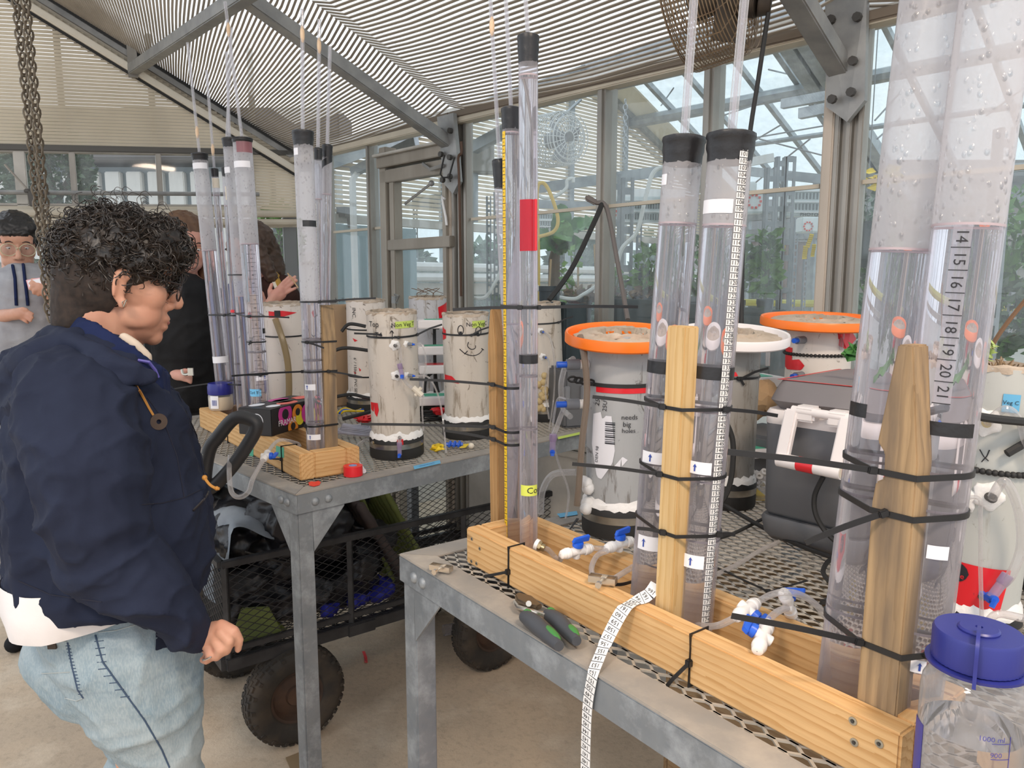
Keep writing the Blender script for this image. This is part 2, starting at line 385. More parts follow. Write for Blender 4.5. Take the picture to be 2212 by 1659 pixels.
# glazing bars and panes
bays = [(722, 805), (812, 838), (1020, 1303), (1314, 1528), (1540, 1766), (1856, 2450)]
for x0, x1 in bays:
    p, q = W(x0, 500), W(x1, 500)
    b = MB(); b.bar(zt(p, 1.785), zt(q, 1.785), .014, .012); b.build('glazing_bar', M_BEIGE, wl)
    for z0, z1 in ((.42, 1.78), (1.79, 2.19)):
        b = MB(); b.prism([zt(p, z0), zt(q, z0), zt(q, z1), zt(p, z1)], N * .004); b.build('pane', M_PANE, wl, 0)
p, q = W(640, 500), W(838, 500); b = MB(); b.bar(zt(p, 1.30), zt(q, 1.30), .012, .01); b.build('glazing_bar', M_BEIGE, wl)
# eave rail, sill and the ribbed kneewall of boards
pl, pr = W(642, 362), W(2600, 100)
b = MB(); b.bar(zt(pl, 2.205) - N * .03, zt(pr, 2.205) - N * .03, .05, .03); b.build('eave_rail', M_BEIGE, wl, 30, .004)
pl2 = W(1018, 500)
for i in range(5):
    z = .84 + i * .036; b = MB(); b.bar(zt(pl2, z) - N * .03, zt(pr, z) - N * .03, .03, .03); b.build('siding_plank', M_SILL, wl, 30, .004)
b = MB(); b.bar(zt(pl2, 1.035) - N * .035, zt(pr, 1.035) - N * .035, .09, .025); b.build('window_sill', M_SILL, wl, 30, .004)
b = MB(); b.bar(zt(pl2, .42), zt(pr, .42), .05, .84, Z); b.build('knee_panel', M_SILL, wl, 0)
# ---------------------------------------------------------------- door in the glass wall
dr = thing('door_1', loc=zt(W(900, 640), 0), kind='structure')
M_DOOR = mat('door_frame_paint', (.36, .325, .275), .5, .35, (.27, .24, .2), 6, stretch=(1, 1, .3))
x0, x1, x2, x3 = 836, 848, 862, 972
def vbar(x, z0, z1, wd, dp, name, m=M_DOOR, off=-.02, par=dr):
    q = W(x, 500, off); b = MB(); b.bar(zt(q, z0), zt(q, z1), dp, wd, A); return b.build(name, m, par, 30, .003)
vbar(841, 0, 2.16, .055, .07, 'jamb'); vbar(856, 0, 2.03, .04, .05, 'stile'); vbar(969, 0, 2.03, .03, .05, 'stile')
ztop, zmid = W(915, 360).z, W(915, 527).z
p, q = W(832, 500, -.03), W(980, 500, -.03)
for z, h, nm, d in ((2.085, .05, 'door_head', .09), (2.115, .012, 'drip_rail', .14), (2.02, .06, 'rail', .05), (zmid, .05, 'rail', .045)):
    b = MB(); b.bar(zt(p, z), zt(q, z), d, h); b.build(nm, M_DOOR if nm != 'drip_rail' else M_SILL, dr, 30, .003)
pp, qq = W(860, 500), W(966, 500)
for z0, z1 in ((.1, zmid - .02), (zmid + .02, 1.99)):
    b = MB(); b.prism([zt(pp, z0), zt(qq, z0), zt(qq, z1), zt(pp, z1)], N * .004); b.build('pane', M_PANE, dr, 0)
b = MB(); b.tube([W(932, 396, -.02), W(875, 440, -.02)], .006, 6); b.ball(W(932, 396, -.02), .014, None, 8, 6); b.build('door_stay', M_STEEL, dr)
b = MB(); b.bar(W(853, 640, -.06), W(853, 655, -.06), .02, .03, A); b.tube([W(853, 636, -.06), W(862, 640, -.09), W(856, 652, -.09)], .005, 6); b.build('handle', M_STEEL, dr)
b = MB(); b.tube([W(914, 354, -.07), W(930, 366, -.08), W(958, 357, -.08)], .008, 6); b.build('door_closer', M_STEEL, dr)
b = MB(); b.tube([W(961, 430, -.05), W(955, 424, -.05), W(957, 440, -.05), W(963, 470, -.05), W(965, 487, -.05)], .006, 6); b.build('cord_hook', mat('white_plastic', (.8, .8, .8), .4), dr)
# conduit beside the door post
b = MB(); b.tube(smooth_path([W(996, 306, -.08), W(997, 330, -.08), W(990, 342, -.08), W(992, 400, -.08), W(996, 640, -.08)], 5), .006, 6); b.build('conduit', mat('rusty_conduit', (.10, .055, .035), .6, .3), wl)
# ---------------------------------------------------------------- gable
gl = thing('wall_back', loc=GB(300, 600), kind='structure')
def gbar(p, q, wd, ht, name, m, off=0, bev=.003): b = MB(); b.bar(p, q, wd, ht); return b.build(name, m, gl, 30, bev)
gbar(GB(-160, 316), GB(640, 332), .07, .03, 'window_head', mat('dark_header', (.10, .095, .085), .6))
gbar(GB(-160, 451), GB(560, 452), .08, .022, 'window_sill', M_BEIGE)
for px, wd, m in ((47, .05, M_SILL), (160, .028, M_ALU), (345, .026, M_ALU), (545, .03, M_ALU), (-70, .03, M_ALU)):
    z0, z1 = GB(px, 450).z, GB(px, 322).z; p = GB(px, 400); b = MB(); b.bar(zt(p, z0), zt(p, z1), .05, wd, GD); b.build('mullion', m, gl, 30, .003)
gbar(GB(-160, 324), GB(545, 335), .05, .012, 'window_frame', M_ALU); gbar(GB(-160, 441), GB(545, 446), .05, .012, 'window_frame', M_ALU)
for xa, xb in ((-160, 42), (54, 156), (164, 341), (349, 541)):
    b = MB(); b.prism([GB(xa, 447), GB(xb, 447), GB(xb, 330), GB(xa, 326)], GN * .004); b.build('pane', M_PANE2, gl, 0)
b = MB(); b.tube([GB(-160, 414, -.1), GB(560, 420, -.1)], .011, 8); b.build('crank_rail', M_STEEL, gl)
b = MB(); b.tube([GB(10, 355, -.12), GB(62, 412, -.12)], .006, 6); b.build('crank_arm', M_ALU, gl)
b = MB(); b.bar(GB(66, 408, -.12), GB(72, 446, -.12), .03, .03, GD); b.bar(GB(52, 412, -.12), GB(106, 417, -.12), .03, .018); b.build('crank_box', M_BOLT, gl, 30, .004)
for y0, r_ in ((459, .021), (477, .018)):
    b = MB(); b.tube([GB(-160, y0, -.06), GB(640, y0 + 3, -.06)], r_, 10); b.build('heating_pipe', M_BEIGE, gl)
gbar(GB(-160, 484), GB(640, 486), .05, .03, 'transom', M_BEIGE)
for px, wd in ((430, .03), (520, .02), (628, .075)):
    p = GB(px, 560); b = MB(); b.bar(zt(p, 0), zt(p, GB(px, 455).z), .04, wd, GD); b.build('mullion', mat('grey_post', (.19, .2, .2), .6), gl, 30, .003)
b = MB(); b.prism([zt(GB(-160, 600), .5), zt(GB(640, 600), .5), GB(640, 488), GB(-160, 486)], GN * .004); b.build('pane', M_PANE2, gl, 0)
b = MB(); b.bar(zt(GB(-160, 600), .45), zt(GB(640, 600), .45), .06, .9, Z); b.build('knee_panel', M_SILL, gl, 0)
# shade slats hung in the gable, each a cloth-covered lath
er0, er1 = PC, GB(60, 2); er_d = (er1 - er0)
er2 = er0 + er_d * 1.35
def on_raft(z): return er0 + er_d * ((z - er0.z) / er_d.z)
dzl = GB(-170, 313).z - GB(300, 319).z; dzr = GB(640, 330).z - GB(300, 319).z; zz = GB(300, 319).z; b = MB(); i = 0
while zz < 3.25:
    r_ = on_raft(max(zz, er0.z)) if zz > er0.z else PC
    l_ = zt(GB(-170, 300), zz + dzl); r_ = zt(r_, zz + dzr * max(0, (r_ - GB(300, 319)).dot(GD)) / (GB(640, 330) - GB(300, 319)).length)
    if (r_ - l_).dot(GD) > .02: b.bar(l_ - GN * .03, r_ - GN * .03, .004, .0145)
    zz += .016
zz = GB(600, 452).z
while zz < GB(600, 330).z:
    b.bar(zt(GB(545, 400), zz) - GN * .03, zt(PC, zz) - GN * .03, .004, .0145); zz += .016
sh = b.build('shade_slats', M_CLOTH, gl, 0, kind='stuff')
for px in (135, 330, 545):
    p = GB(px, 250, .03); b = MB(); b.bar(zt(p, GB(px, 315).z), zt(p, min(3.2, on_raft(2.3).z + .5)), .03, .03, GD); b.build('mullion', M_ALU, gl, 30)
# ---------------------------------------------------------------- ceiling: rafters, purlin and shade laths
ce = thing('ceiling', loc=W(975, 310), kind='structure')
E1, E2 = W(972, 312, -.05), W(1816, 150, -.05)
L_ = 3.4
U1, U2 = E1 + UP * L_, E2 + UP * L_
E3 = E2 - A * 2.3; U3 = E3 + UP * L_
for e, u in ((E1, U1), (E2, U2)):
    b = MB(); b.bar(e, u, .055, .05); b.build('rafter', M_STEEL, ce, 30, .004)
b = MB(); b.bar(er0, er2, .03, .10); b.build('end_rafter', M_BEIGE, ce, 30, .004)
for o_, h_, m_ in ((.064, .018, M_DARK), (-.058, .014, M_DARK), (.04, .03, M_STEEL)):
    b = MB(); b.bar(er0 + Z * o_ - GN * .015, er2 + Z * o_ - GN * .015, .04, h_); b.build('edge_strip', m_, ce, 30)
b = MB(); b.bar(er0 - Z * .03 - GN * .03, er2 - Z * .03 - GN * .03, .05, .035); b.build('gutter_lip', mat('pale_lip', (.78, .73, .62), .5), ce, 30, .005)
pa = PL(287, 150, GN, DG - .05); pb = PQ(512, 0, E1, (A).to_tuple())
b = MB(); b.bar(pa, pb + (pb - pa) * .9, .05, .05); b.build('purlin', M_STEEL, ce, 30, .004)
b = MB(); b.bar(pa - Z * .04, pa + Z * .12, .02, .045, GD); b.build('bracket', M_ALU, ce, 30)
def shade_bay(e0, u0, e1, u1, n, lift, name):
    b = MB(); rnd = random.Random(3); ph = [rnd.uniform(0, 6) for _ in range(6)]
    for i in range(n):
        f = i / n; p, q = e0.lerp(u0, f) + Z * (lift if e0 is not er0h else .05), e1.lerp(u1, f) + Z * lift; pts = []
        K = 14
        for k in range(K + 1):
            t = k / K; w_ = .006 * math.sin(7 * t + ph[0] + f * 9) + .003 * math.sin(17 * t + ph[1] - f * 14) + .0013 * math.sin(31 * t + i * .9)
            edge = max(0, 1 - min(t, 1 - t) / .06); pts.append(p.lerp(q, t) + UP * (w_ * .35) + Z * (-.02 * math.sin(math.pi * t) + w_ * .3 + .03 * edge))
        b.tube(pts, 0, rect=(.0088, .0035), up=(UP.cross(A)).to_tuple())
    return b.build(name, M_SLAT, ce, 0, kind='stuff')
NS = 165; er0h, er2h = er0 + Z * .03 + GN * .16, er2 + Z * .03 + GN * .16
shade_bay(er0h, er2h, E1, U1, NS, .13, 'shade_laths')
shade_bay(E1, U1, E2, U2, NS, .13, 'shade_laths')
shade_bay(E2, U2, E3, U3, NS, .13, 'shade_laths')
for p_, q_ in ((er0h + Z * .03, E1 + Z * .12), (E1 + Z * .12, E2 + Z * .12), (E2 + Z * .12, E3 + Z * .12)):
    b = MB(); b.bar(p_, q_, .02, .03); b.build('hem_bar', mat('hem_brown', (.17, .135, .10), .6) if 'hem_brown' not in MATS else MATS['hem_brown'], ce, 30, .004)
M_FILM = (lambda t: t.done(t.mixs(.35, (lambda d: d.outputs[0])(t.n('BsdfTransparent')), (lambda d: (d.inputs[0].__setattr__('default_value', (.86, .83, .77, 1)), d.outputs[0])[1])(t.n('BsdfTranslucent')))))(NT('whitewashed_roof'))
b = MB(); 
for (e0, u0, e1, u1) in ((er0, er2, E1, U1), (E1, U1, E2, U2), (E2, U2, E3, U3)): b.prism([e0 + Z * .24, u0 + Z * .24, u1 + Z * .24, e1 + Z * .24], Z * .004)
b.build('roof_pane', M_FILM, ce, 0)
# ================================================================ second glasshouse beyond the wall
M_GALV = mat('galvanised', (.33, .36, .38), .45, .6, (.46, .49, .51), 14, bump=.05)
M_GALV2 = mat('galvanised_angle', (.21, .235, .25), .5, .5, (.29, .31, .32), 20)
M_WHITE = mat('white_paint', (.78, .79, .78), .45)
M_LAMP = mat('grow_light_body', (.70, .76, .76), .4)
M_BLACKP = mat('black_plastic', (.018, .02, .022), .45)
M_POT = mat('black_pot', (.022, .032, .038), .5, 0, (.05, .07, .08), 20, stretch=(1, 1, .2))
M_YEL = mat('yellow_card', (.85, .62, .03), .5)
M_RED = mat('red_print', (.7, .06, .04), .5)
def leafmat(name, c, c2): return mat(name, c, .5, 0, c2, 9)
M_LEAF = leafmat('leaf', (.06, .16, .03), (.14, .28, .05)); M_LEAF2 = leafmat('blue_leaf', (.07, .15, .10), (.12, .2, .12)); M_LEAF3 = leafmat('dark_leaf', (.05, .085, .045), (.09, .13, .07))
M_BAN = mat('banana_leaf', (.05, .17, .05), .4, 0, (.10, .28, .07), 3, stretch=(1, 8, 1)); M_SOIL = mat('soil', (.05, .035, .022), .9, bump=.6); M_LITTER = mat('dry_leaf', (.30, .20, .11), .8, 0, (.17, .11, .06), 15)
M_CANE = mat('bamboo', (.5, .33, .17), .6); M_WIRE = mat('wire', (.28, .29, .3), .5, .5); M_CABLE = mat('white_cable', (.72, .74, .73), .4); M_STEM = mat('stem', (.10, .14, .05), .6)
RA0 = 4.05; NN0, NN1, NR, ZE, ZR = 2.34, 7.2, 4.77, 2.2, 3.2
FSN = (N * math.sin(R(22.4)) + Z * math.cos(R(22.4))); FSP = AN(0, NR, ZR)
def FS(px, py): return PQ(px, py, FSP, FSN)
c2 = thing('ceiling', loc=AN(0, NR, ZR), kind='structure')
def tofar(p): t = (NN1 - p.dot(N)) / math.cos(R(22.4)); return p + (N * math.cos(R(22.4)) - Z * math.sin(R(22.4))) * t
def toridge(p): t = (p.dot(N) - NR) / math.cos(R(22.4)); return p - (N * math.cos(R(22.4)) - Z * math.sin(R(22.4))) * t
for px, py, wd in ((1606, 154, .035), (1500, 181, .035), (1695, 137, .04), (1279, 204, .03), (1395, 175, .035), (1880, 300, .035), (2040, 310, .035), (2190, 240, .035), (1800, 190, .035)):
    p = FS(px, py); b = MB(); b.bar(toridge(p), tofar(p), wd, .04); b.build('sash_bar', M_GALV, c2, 30)
for px, py in ((1737, 129), (1872, 277)):
    p = FS(px, py) - Z * .06; b = MB(); b.bar(toridge(p), tofar(p), .09, .09); b.build('rafter', M_GALV, c2, 30)
p, q = FS(1325, 204), FS(1364, 185)
b = MB(); b.prism([toridge(p), tofar(p), tofar(q), toridge(q)], Z * .02); b.build('folded_shade', M_CLOTH, c2, 0)
for px, py, r_ in ((1500, 223, .05), (1600, 300, .02)):
    n_ = FS(px, py).dot(N); z_ = ZR - (n_ - NR) * math.tan(R(22.4)) - .06; b = MB(); b.tube([AN(RA0, n_, z_), AN(-3.5, n_, z_)], r_, 8); b.build('purlin', M_GALV, c2)
b = MB(); b.bar(AN(RA0, NR, ZR), AN(-3.5, NR, ZR), .1, .1); b.build('ridge_bar', M_GALV, c2, 30)
b = MB(); b.bar(AN(RA0, NN1, ZE), AN(-3.5, NN1, ZE), .1, .1); b.build('eave_rail', M_GALV, c2, 30)
for i, (n_, z_) in enumerate(((2.36, 2.27), (2.40, 2.30), (2.45, 2.33), (2.52, 2.35))):
    b = MB(); b.bar(AN(RA0, n_, z_), AN(-3.5, n_, z_), .05, .05); b.build('gutter_board', M_WHITE if i % 2 else M_SILL, c2, 30)
b = MB(); b.prism([AN(RA0, NR, ZR + .05), AN(-3.5, NR, ZR + .05), AN(-3.5, NN1, ZE + .05), AN(RA0, NN1, ZE + .05)], Z * .004); b.build('roof_pane', M_PANE, c2, 0)
for x0, y0, x1, y1, n_ in ((1690, 225, 1790, 207, 5.0), (1728, 246, 1790, 234, 4.6)):
    b = MB(); b.bar(PL(x0, y0, N, n_), PL(x1, y1, N, n_), .05, .06); b.build('hanging_rail', M_GALV, c2, 30)
for q in ((1690, 268, 1560, 345), (1750, 300, 1600, 420), (1640, 300, 1775, 335), (1560, 250, 1785, 175), (1530, 275, 1640, 298), (1660, 150, 1720, 164), (1455, 190, 1428, 228), (1500, 320, 1790, 270), (2212, 190, 2130, 250), (1890, 260, 1940, 205), (1895, 300, 1945, 255)):
    b = MB(); b.tube([PL(q[0], q[1], N, 5.2), PL(q[2], q[3], N, 5.6)], .006, 5); b.build('brace_wire', M_WIRE, c2)
# far gable of that house: same line of the building
g2 = thing('wall_left', loc=AN(RA0, 4.6, 0), kind='structure')
def g2z(px, py): return PL(px, py, A, RA0)
def g2bar(n0, z0, n1, z1, wd, ht, nm, m): b = MB(); b.bar(AN(RA0, n0, z0), AN(RA0, n1, z1), wd, ht); return b.build(nm, m, g2, 30)
b = MB(); zz = 1.92
while zz < 3.15:
    h_ = (zz - ZE) / math.tan(R(22.4)); n0, n1 = max(NN0, NN0 + h_), min(NN1, NN1 - h_)
    if n1 - n0 > .1: b.bar(AN(RA0, n0, zz), AN(RA0, n1, zz), .004, .020)
    zz += .028
b.build('shade_slats', M_CLOTH, g2, 0, kind='stuff')
g2bar(NN0, ZE, NR, ZR, .08, .09, 'end_rafter', M_GALV); g2bar(NR, ZR, NN1, ZE, .08, .09, 'end_rafter', M_GALV)
for z_, r_ in ((1.62, .03), (1.55, .03)):
    b = MB(); b.tube([AN(RA0 - .05, NN0, z_), AN(RA0 - .05, NN1, z_)], r_, 8); b.build('heating_pipe', M_WHITE, g2)
g2bar(NN0, 1.9, NN1, 1.9, .05, .05, 'transom', M_SILL); g2bar(NN0, 1.47, NN1, 1.47, .05, .08, 'transom', M_SILL)
for n_ in (2.36, 2.75, 3.3, 3.9, 4.6, 5.3, 6.0, 6.7, 7.18):
    b = MB(); b.bar(AN(RA0, n_, .4), AN(RA0, n_, 2.2 + max(0, min(n_ - NN0, NN1 - n_)) * .4), .05, .05, N); b.build('mullion', M_GALV, g2, 30)
b = MB(); b.prism([AN(RA0, NN0, .5), AN(RA0, NN1, .5), AN(RA0, NN1, 1.95), AN(RA0, NN0, 1.95)], A * .004); b.build('pane', M_PANE, g2, 0)
g2bar(NN0, .27, NN1, .27, .06, .54, 'knee_panel', M_SILL)
b = MB(); b.box((0, 0, 0), (.05, .62, 1.75)); M_BLUE = mat('blue_grey_panel', (.25, .35, .38), .5, 0, (.32, .42, .45), 3, stretch=(1, 1, .3))
b = MB(); b.prism([AN(RA0 - .08, 2.40, .2), AN(RA0 - .08, 3.0, .2), AN(RA0 - .08, 3.0, 1.86), AN(RA0 - .08, 2.40, 1.86)], A * .04); b.build('blue_panel', M_BLUE, g2, 0)
b = MB(); b.tube([AN(3.8, 2.42, .3), AN(3.8, 2.42, 2.1), AN(3.8, 2.5, 2.2)], .02, 8); b.build('downpipe', M_WHITE, g2)
b = MB(); b.bar(W(748, 448, .3), W(748, 470, .3), .08, .1, A); b.bar(W(755, 466, .3), W(757, 492, .3), .02, .03, A); b.build('vent_motor', M_BOLT, g2, 30)
b = MB(); b.bar(W(762, 372, .25), W(900, 305, .35), .04, .05); b.build('sloping_channel', M_GALV, g2, 30)
b = MB(); b.bar(W(1022, 320, .25), W(1100, 278, .3), .05, .05); b.build('sloping_channel', M_GALV, g2, 30)
b = MB(); b.box(W(1040, 340, .4), (.13, .1, .16)); b.build('junction_box', M_SILL, g2, 30, .006)
b = MB(); b.bar(W(1012, 480, .35), W(1012, 310, .35), .06, .08, A); b.build('box_post', M_GALV, g2, 30)
# far wall
fw = thing('wall_far', loc=AN(0, NN1, 0), kind='structure')
b = MB(); b.bar(AN(RA0, NN1, .55), AN(-3.5, NN1, .55), .06, 1.1, Z); b.build('knee_panel', M_WHITE, fw, 0)
b = MB(); b.bar(AN(RA0, NN1, 1.16), AN(-3.5, NN1, 1.16), .09, .05); b.build('window_sill', M_SILL, fw, 30)
b = MB(); b.tube([AN(RA0, NN1 - .12, 1.32), AN(-3.5, NN1 - .12, 1.32)], .035, 8); b.build('yellow_pipe', mat('yellow_pipe', (.6, .55, .12), .5), fw)
for i in range(11):
    a_ = 3.9 - i * .7; b = MB(); b.bar(AN(a_, NN1, 1.1), AN(a_, NN1, 2.2), .06, .06, A); b.build('mullion', M_GALV, fw, 30)
b = MB(); b.bar(AN(RA0, NN1, 2.0), AN(-3.5, NN1, 2.0), .08, .12); b.build('transom', M_GALV, fw, 30)
b = MB(); b.prism([AN(RA0, NN1, 1.1), AN(-3.5, NN1, 1.1), AN(-3.5, NN1, 2.15), AN(RA0, NN1, 2.15)], N * .004); b.build('pane', M_PANE, fw, 0)
# ---------------------------------------------------------------- slotted-angle racks
rk = thing('slotted_angle_rack', 'grey slotted angle rack standing behind the glass wall among plants', 'rack', zt(Y(1342, 690, 3.6), 0))
def slotted(px, y0, wpx, dist, par=rk, z0=1.125, nm='upright'):
    p = Y(px, y0, dist); wd = wpx * dist / F; z1 = p.z; b = MB(); zz = z0; st = wd * 1.55
    for s in (-1, 1): b.box((p.x + s * wd * .36, p.y, (z0 + z1) / 2), (wd * .28, .006, z1 - z0))
    b.box((p.x - wd * .5, p.y + wd * .4, (z0 + z1) / 2), (.006, wd * .8, z1 - z0))
    while zz < z1: b.box((p.x, p.y, zz), (wd * .5, .0055, st * .36)); zz += st
    return b.build(nm, M_GALV2, par, 0)
for px, y0, wp in ((1329, 376, 24), (1357, 384, 26)): slotted(px, y0, wp, 3.6)
for px, y0, wp, d in ((1211, 452, 9, 4.6), (1382, 478, 10, 4.6), (1072, 415, 10, 4.2), (1056, 424, 10, 4.3)): slotted(px, y0, wp, d)
b = MB(); b.bar(Y(1150, 408, 3.9), Y(1560, 352, 3.5), .012, .05); b.build('shelf_beam', M_GALV, rk, 30)
b = MB(); b.bar(Y(1150, 440, 4.6), Y(1430, 452, 4.3), .012, .05); b.build('shelf_beam', M_GALV, rk, 30)
b = MB(); b.bar(Y(1290, 415, 4.4), Y(1480, 420, 4.2), .012, .05); b.build('shelf_beam', M_WHITE, rk, 30)
rk2 = thing('slotted_angle_rack', 'grey slotted angle rack behind the big rust-streaked post', 'rack', zt(Y(1690, 690, 3.3), 0))
for px, y0, wp in ((1668, 362, 20), (1690, 338, 20), (1709, 338, 22)): slotted(px, y0, wp, 3.3, rk2)
slotted(1722, 465, 9, 4.4, rk2); slotted(1741, 560, 7, 4.9, rk2)
b = MB(); b.bar(Y(1610, 352, 3.3), Y(1672, 340, 3.25), .012, .035); b.build('shelf_beam', M_WHITE, rk2, 30)
b = MB(); b.bar(Y(1615, 370, 3.6), Y(1785, 388, 3.4), .03, .04); b.build('shelf_beam', M_GALV, rk2, 30)
rk3 = thing('slotted_angle_rack', 'grey slotted angle rack behind the tall clear pipes at the right', 'rack', zt(Y(2140, 740, 2.75), 0))
slotted(2178, 275, 30, 2.75, rk3); slotted(2200, 500, 9, 4.2, rk3)
b = MB(); b.bar(Y(1890, 385, 3.0), Y(2330, 352, 2.8), .02, .03); b.build('shelf_beam', M_GALV, rk3, 30)
rk4 = thing('slotted_angle_rack', 'slotted angle rack seen through the upper door pane', 'rack', zt(Y(897, 600, 5.2), 0))
slotted(897, 440, 9, 5.2, rk4); b = MB(); b.bar(Y(890, 434, 5.2), Y(1000, 425, 5.2), .02, .06); b.bar(Y(875, 441, 5.2), Y(1000, 450, 5.2), .02, .04); b.build('shelf_beam', M_GALV, rk4, 30)
# ---------------------------------------------------------------- grow lights
def growlight(px0, py0, px1, py1, d, d2, label, split=.0, word=None, logo=None, rows=2):
    p00, p10, p11, p01 = Y(px0, py0, d), Y(px1, py0, d2), Y(px1, py1, d2), Y(px0, py1, d)
    t = thing('grow_light', label, 'grow light', (p01 + p11) / 2, 'white grow lights on the racks')
    b = MB(); b.prism([p00, p10, zt(p10, p11.z), zt(p00, p11.z)], Vector((0, .09, 0))); b.build('housing', M_LAMP, t, 30, .006)
    ex = (p10 - p00); L = ex.length; ex.normalize(); h = p00.z - p11.z; fn = planefn(zt(p00, p00.z), ex, (0, 0, -1)); nrm = ex.cross(Vector((0, 0, -1)))
    off = Vector((0, -.004, 0))
    if rows:
        b = MB(); n = int((L - split) / .016)
        for r_ in range(rows):
            for i in range(n):
                x = split + .01 + i * .016
                if x < L - .012: q = fn(x, h * (.30 + .36 * r_)); b.box(q + off, (.007, .004, h * .2))
        b.build('vent_slots', mat('vent_shadow', (.18, .2, .2), .6) if 'vent_shadow' not in MATS else MATS['vent_shadow'], t, 0, kind='stuff')
        for f_ in (.14, .5, .84):
            b = MB(); b.bar(fn(split, h * f_) + off, fn(L, h * f_) + off, .008, .006); b.build('ridge', M_WHITE, t, 30)
    if logo:
        b = MB(); c = fn(logo[0] * L, logo[1] * h)
        for k in range(10):
            a_ = k * math.pi / 5; q = c + (ex * math.cos(a_) + Z * math.sin(a_)) * logo[2]; b.box(q + off, (logo[2] * .34, .003, logo[2] * .34))
        b.build('logo_ring', M_RED, t, 0)
    if word:
        fw_ = planefn(fn(L * word[1], h * word[2]) + off * 1.5, ex, Z); b = MB(); write(b, word[0], fw_, word[3]); b.build('maker_mark', M_BLACKP, t, 0)
    return t
growlight(1306, 424, 1440, 477, 4.0, 3.7, 'white ribbed grow light box between black cord and capped tube', .12, None, (.12, .5, .035))
growlight(1150, 456, 1203, 496, 4.9, 4.9, 'white ribbed grow light behind the red-taped tube and yellow hose loop', 0, ('PHOTOBIO', .7, .88, .022))
growlight(1612, 412, 1655, 460, 3.6, 3.6, 'square white end plate of a grow light marked with a red ring', 0, None, (.42, .48, .03), 0)
growlight(1694, 404, 1778, 464, 3.7, 3.6, 'long white ribbed grow light left of the rust-streaked post', 0, ('PHOTOBIO', .78, .92, .018))
growlight(1733, 468, 1772, 502, 4.0, 4.0, 'small white grow light end plate above the yellow cards', 0, None, (.35, .62, .022), 0)
growlight(1614, 392, 1636, 414, 3.5, 3.5, 'small white driver box high on the rack behind ruler tube', 0, None, None, 0)
# ---------------------------------------------------------------- sticky cards
def card(px, py, w_, h_, d, tilt, label):
    p = Y(px, py, d); k = d / F; t = thing('sticky_card', label, 'insect trap', p, 'yellow sticky cards')
    pts = []; b = MB(); ex = Vector((math.cos(tilt), 0, math.sin(tilt))); ez = Vector((-math.sin(tilt), 0, math.cos(tilt)))
    fn = lambda x, y, o=0: p + ex * x + ez * y + Vector((0, -o - .012 * math.sin(y / (h_ * k) * 3), 0))
    patch(b, fn, -w_ * k / 2, w_ * k / 2, -h_ * k / 2, h_ * k / 2, 0, 1, 6, .0015); b.build('card', M_YEL, t, 30)
    b = MB()
    for i in range(1, 7): patch(b, fn, -w_ * k / 2, w_ * k / 2, h_ * k * (i / 7 - .5), h_ * k * (i / 7 - .5) + .002, .001, 1, 1)
    b.build('grid_lines', mat('card_print', (.35, .25, .02), .6) if 'card_print' not in MATS else MATS['card_print'], t, 0)
    b = MB(); b.tube([fn(0, h_ * k / 2), fn(0, h_ * k / 2 + .06)], .0015, 4); b.build('hook', M_WIRE, t, 0)
for a in ((1749, 520, 9, 28, 3.9, -.15, 'upper yellow sticky card of the hanging three'), (1739, 545, 10, 28, 3.85, .1, 'lower left yellow sticky card of the hanging three'), (1757, 541, 8, 26, 3.9, .05, 'lower right yellow sticky card of the hanging three'), (1692, 543, 4, 24, 3.8, -.05, 'yellow sticky card seen edge-on beside slotted upright'), (1332, 565, 14, 40, 3.7, .03, 'large yellow sticky card beside the black cord'), (1224, 672, 9, 14, 4.0, 0, 'small yellow plant tag card low behind the glass')): card(*a)
# ---------------------------------------------------------------- caged fan, chain, hoses
def fan(c, axis, r_, L, label, m_cage, m_motor, nr=11, wr=.0032):
    t = thing('caged_fan', label, 'fan', c); c = Vector(c); d, x, y = basis(axis)
    b = MB()
    for i in range(nr):
        rr = r_ * (1 if i < nr - 3 else (.99, .93, .75)[i - nr + 3]); q = c + d * (L * (i / (nr - 1) - .5))
        b.tube([q + (x * math.cos(k * math.pi / 16) + y * math.sin(k * math.pi / 16)) * rr for k in range(32)], wr, 5, closed=True)
    b.build('cage_ring', m_cage, t)
    b = MB()
    for k in range(20):
        a_ = k * math.pi / 10; e = x * math.cos(a_) + y * math.sin(a_); b.tube([c - d * L * .5 + e * r_, c + d * L * .3 + e * r_, c + d * L * .5 + e * r_ * .7, c + d * L * .52 + e * .05], wr, 4)
    b.build('cage_wire', m_cage, t)
    b = MB()
    for rr in (.25, .45, .62, .8, .95):
        for s in (-.5, .52): b.tube([c + d * L * s + (x * math.cos(k * math.pi / 16) + y * math.sin(k * math.pi / 16)) * rr * r_ for k in range(32)], wr, 4, closed=True)
    for k in range(12):
        a_ = k * math.pi / 6; e = x * math.cos(a_) + y * math.sin(a_); b.tube([c - d * L * .5 + e * .04, c - d * L * .5 + e * r_], wr, 4)
    b.build('guard_ring', m_cage, t)
    b = MB(); b.cyl(c - d * L * .35, c + d * L * .18, r_ * .3, n=20); b.cyl(c + d * L * .18, c + d * L * .3, r_ * .16, n=16); b.build('motor', m_motor, t, 35, .004)
    for k in range(3):
        a_ = k * 2 * math.pi / 3 + .4; e = x * math.cos(a_) + y * math.sin(a_); e2 = d.cross(e); b = MB(); q = c + d * L * .25
        b.prism([q + e * r_ * .15 - e2 * .03 - d * .01, q + e * r_ * .85 - e2 * r_ * .3 - d * .03, q + e * r_ * .85 + e2 * r_ * .2 + d * .03, q + e * r_ * .15 + e2 * .03 + d * .01], d * .004); b.build('blade', m_motor, t, 30)
    return t
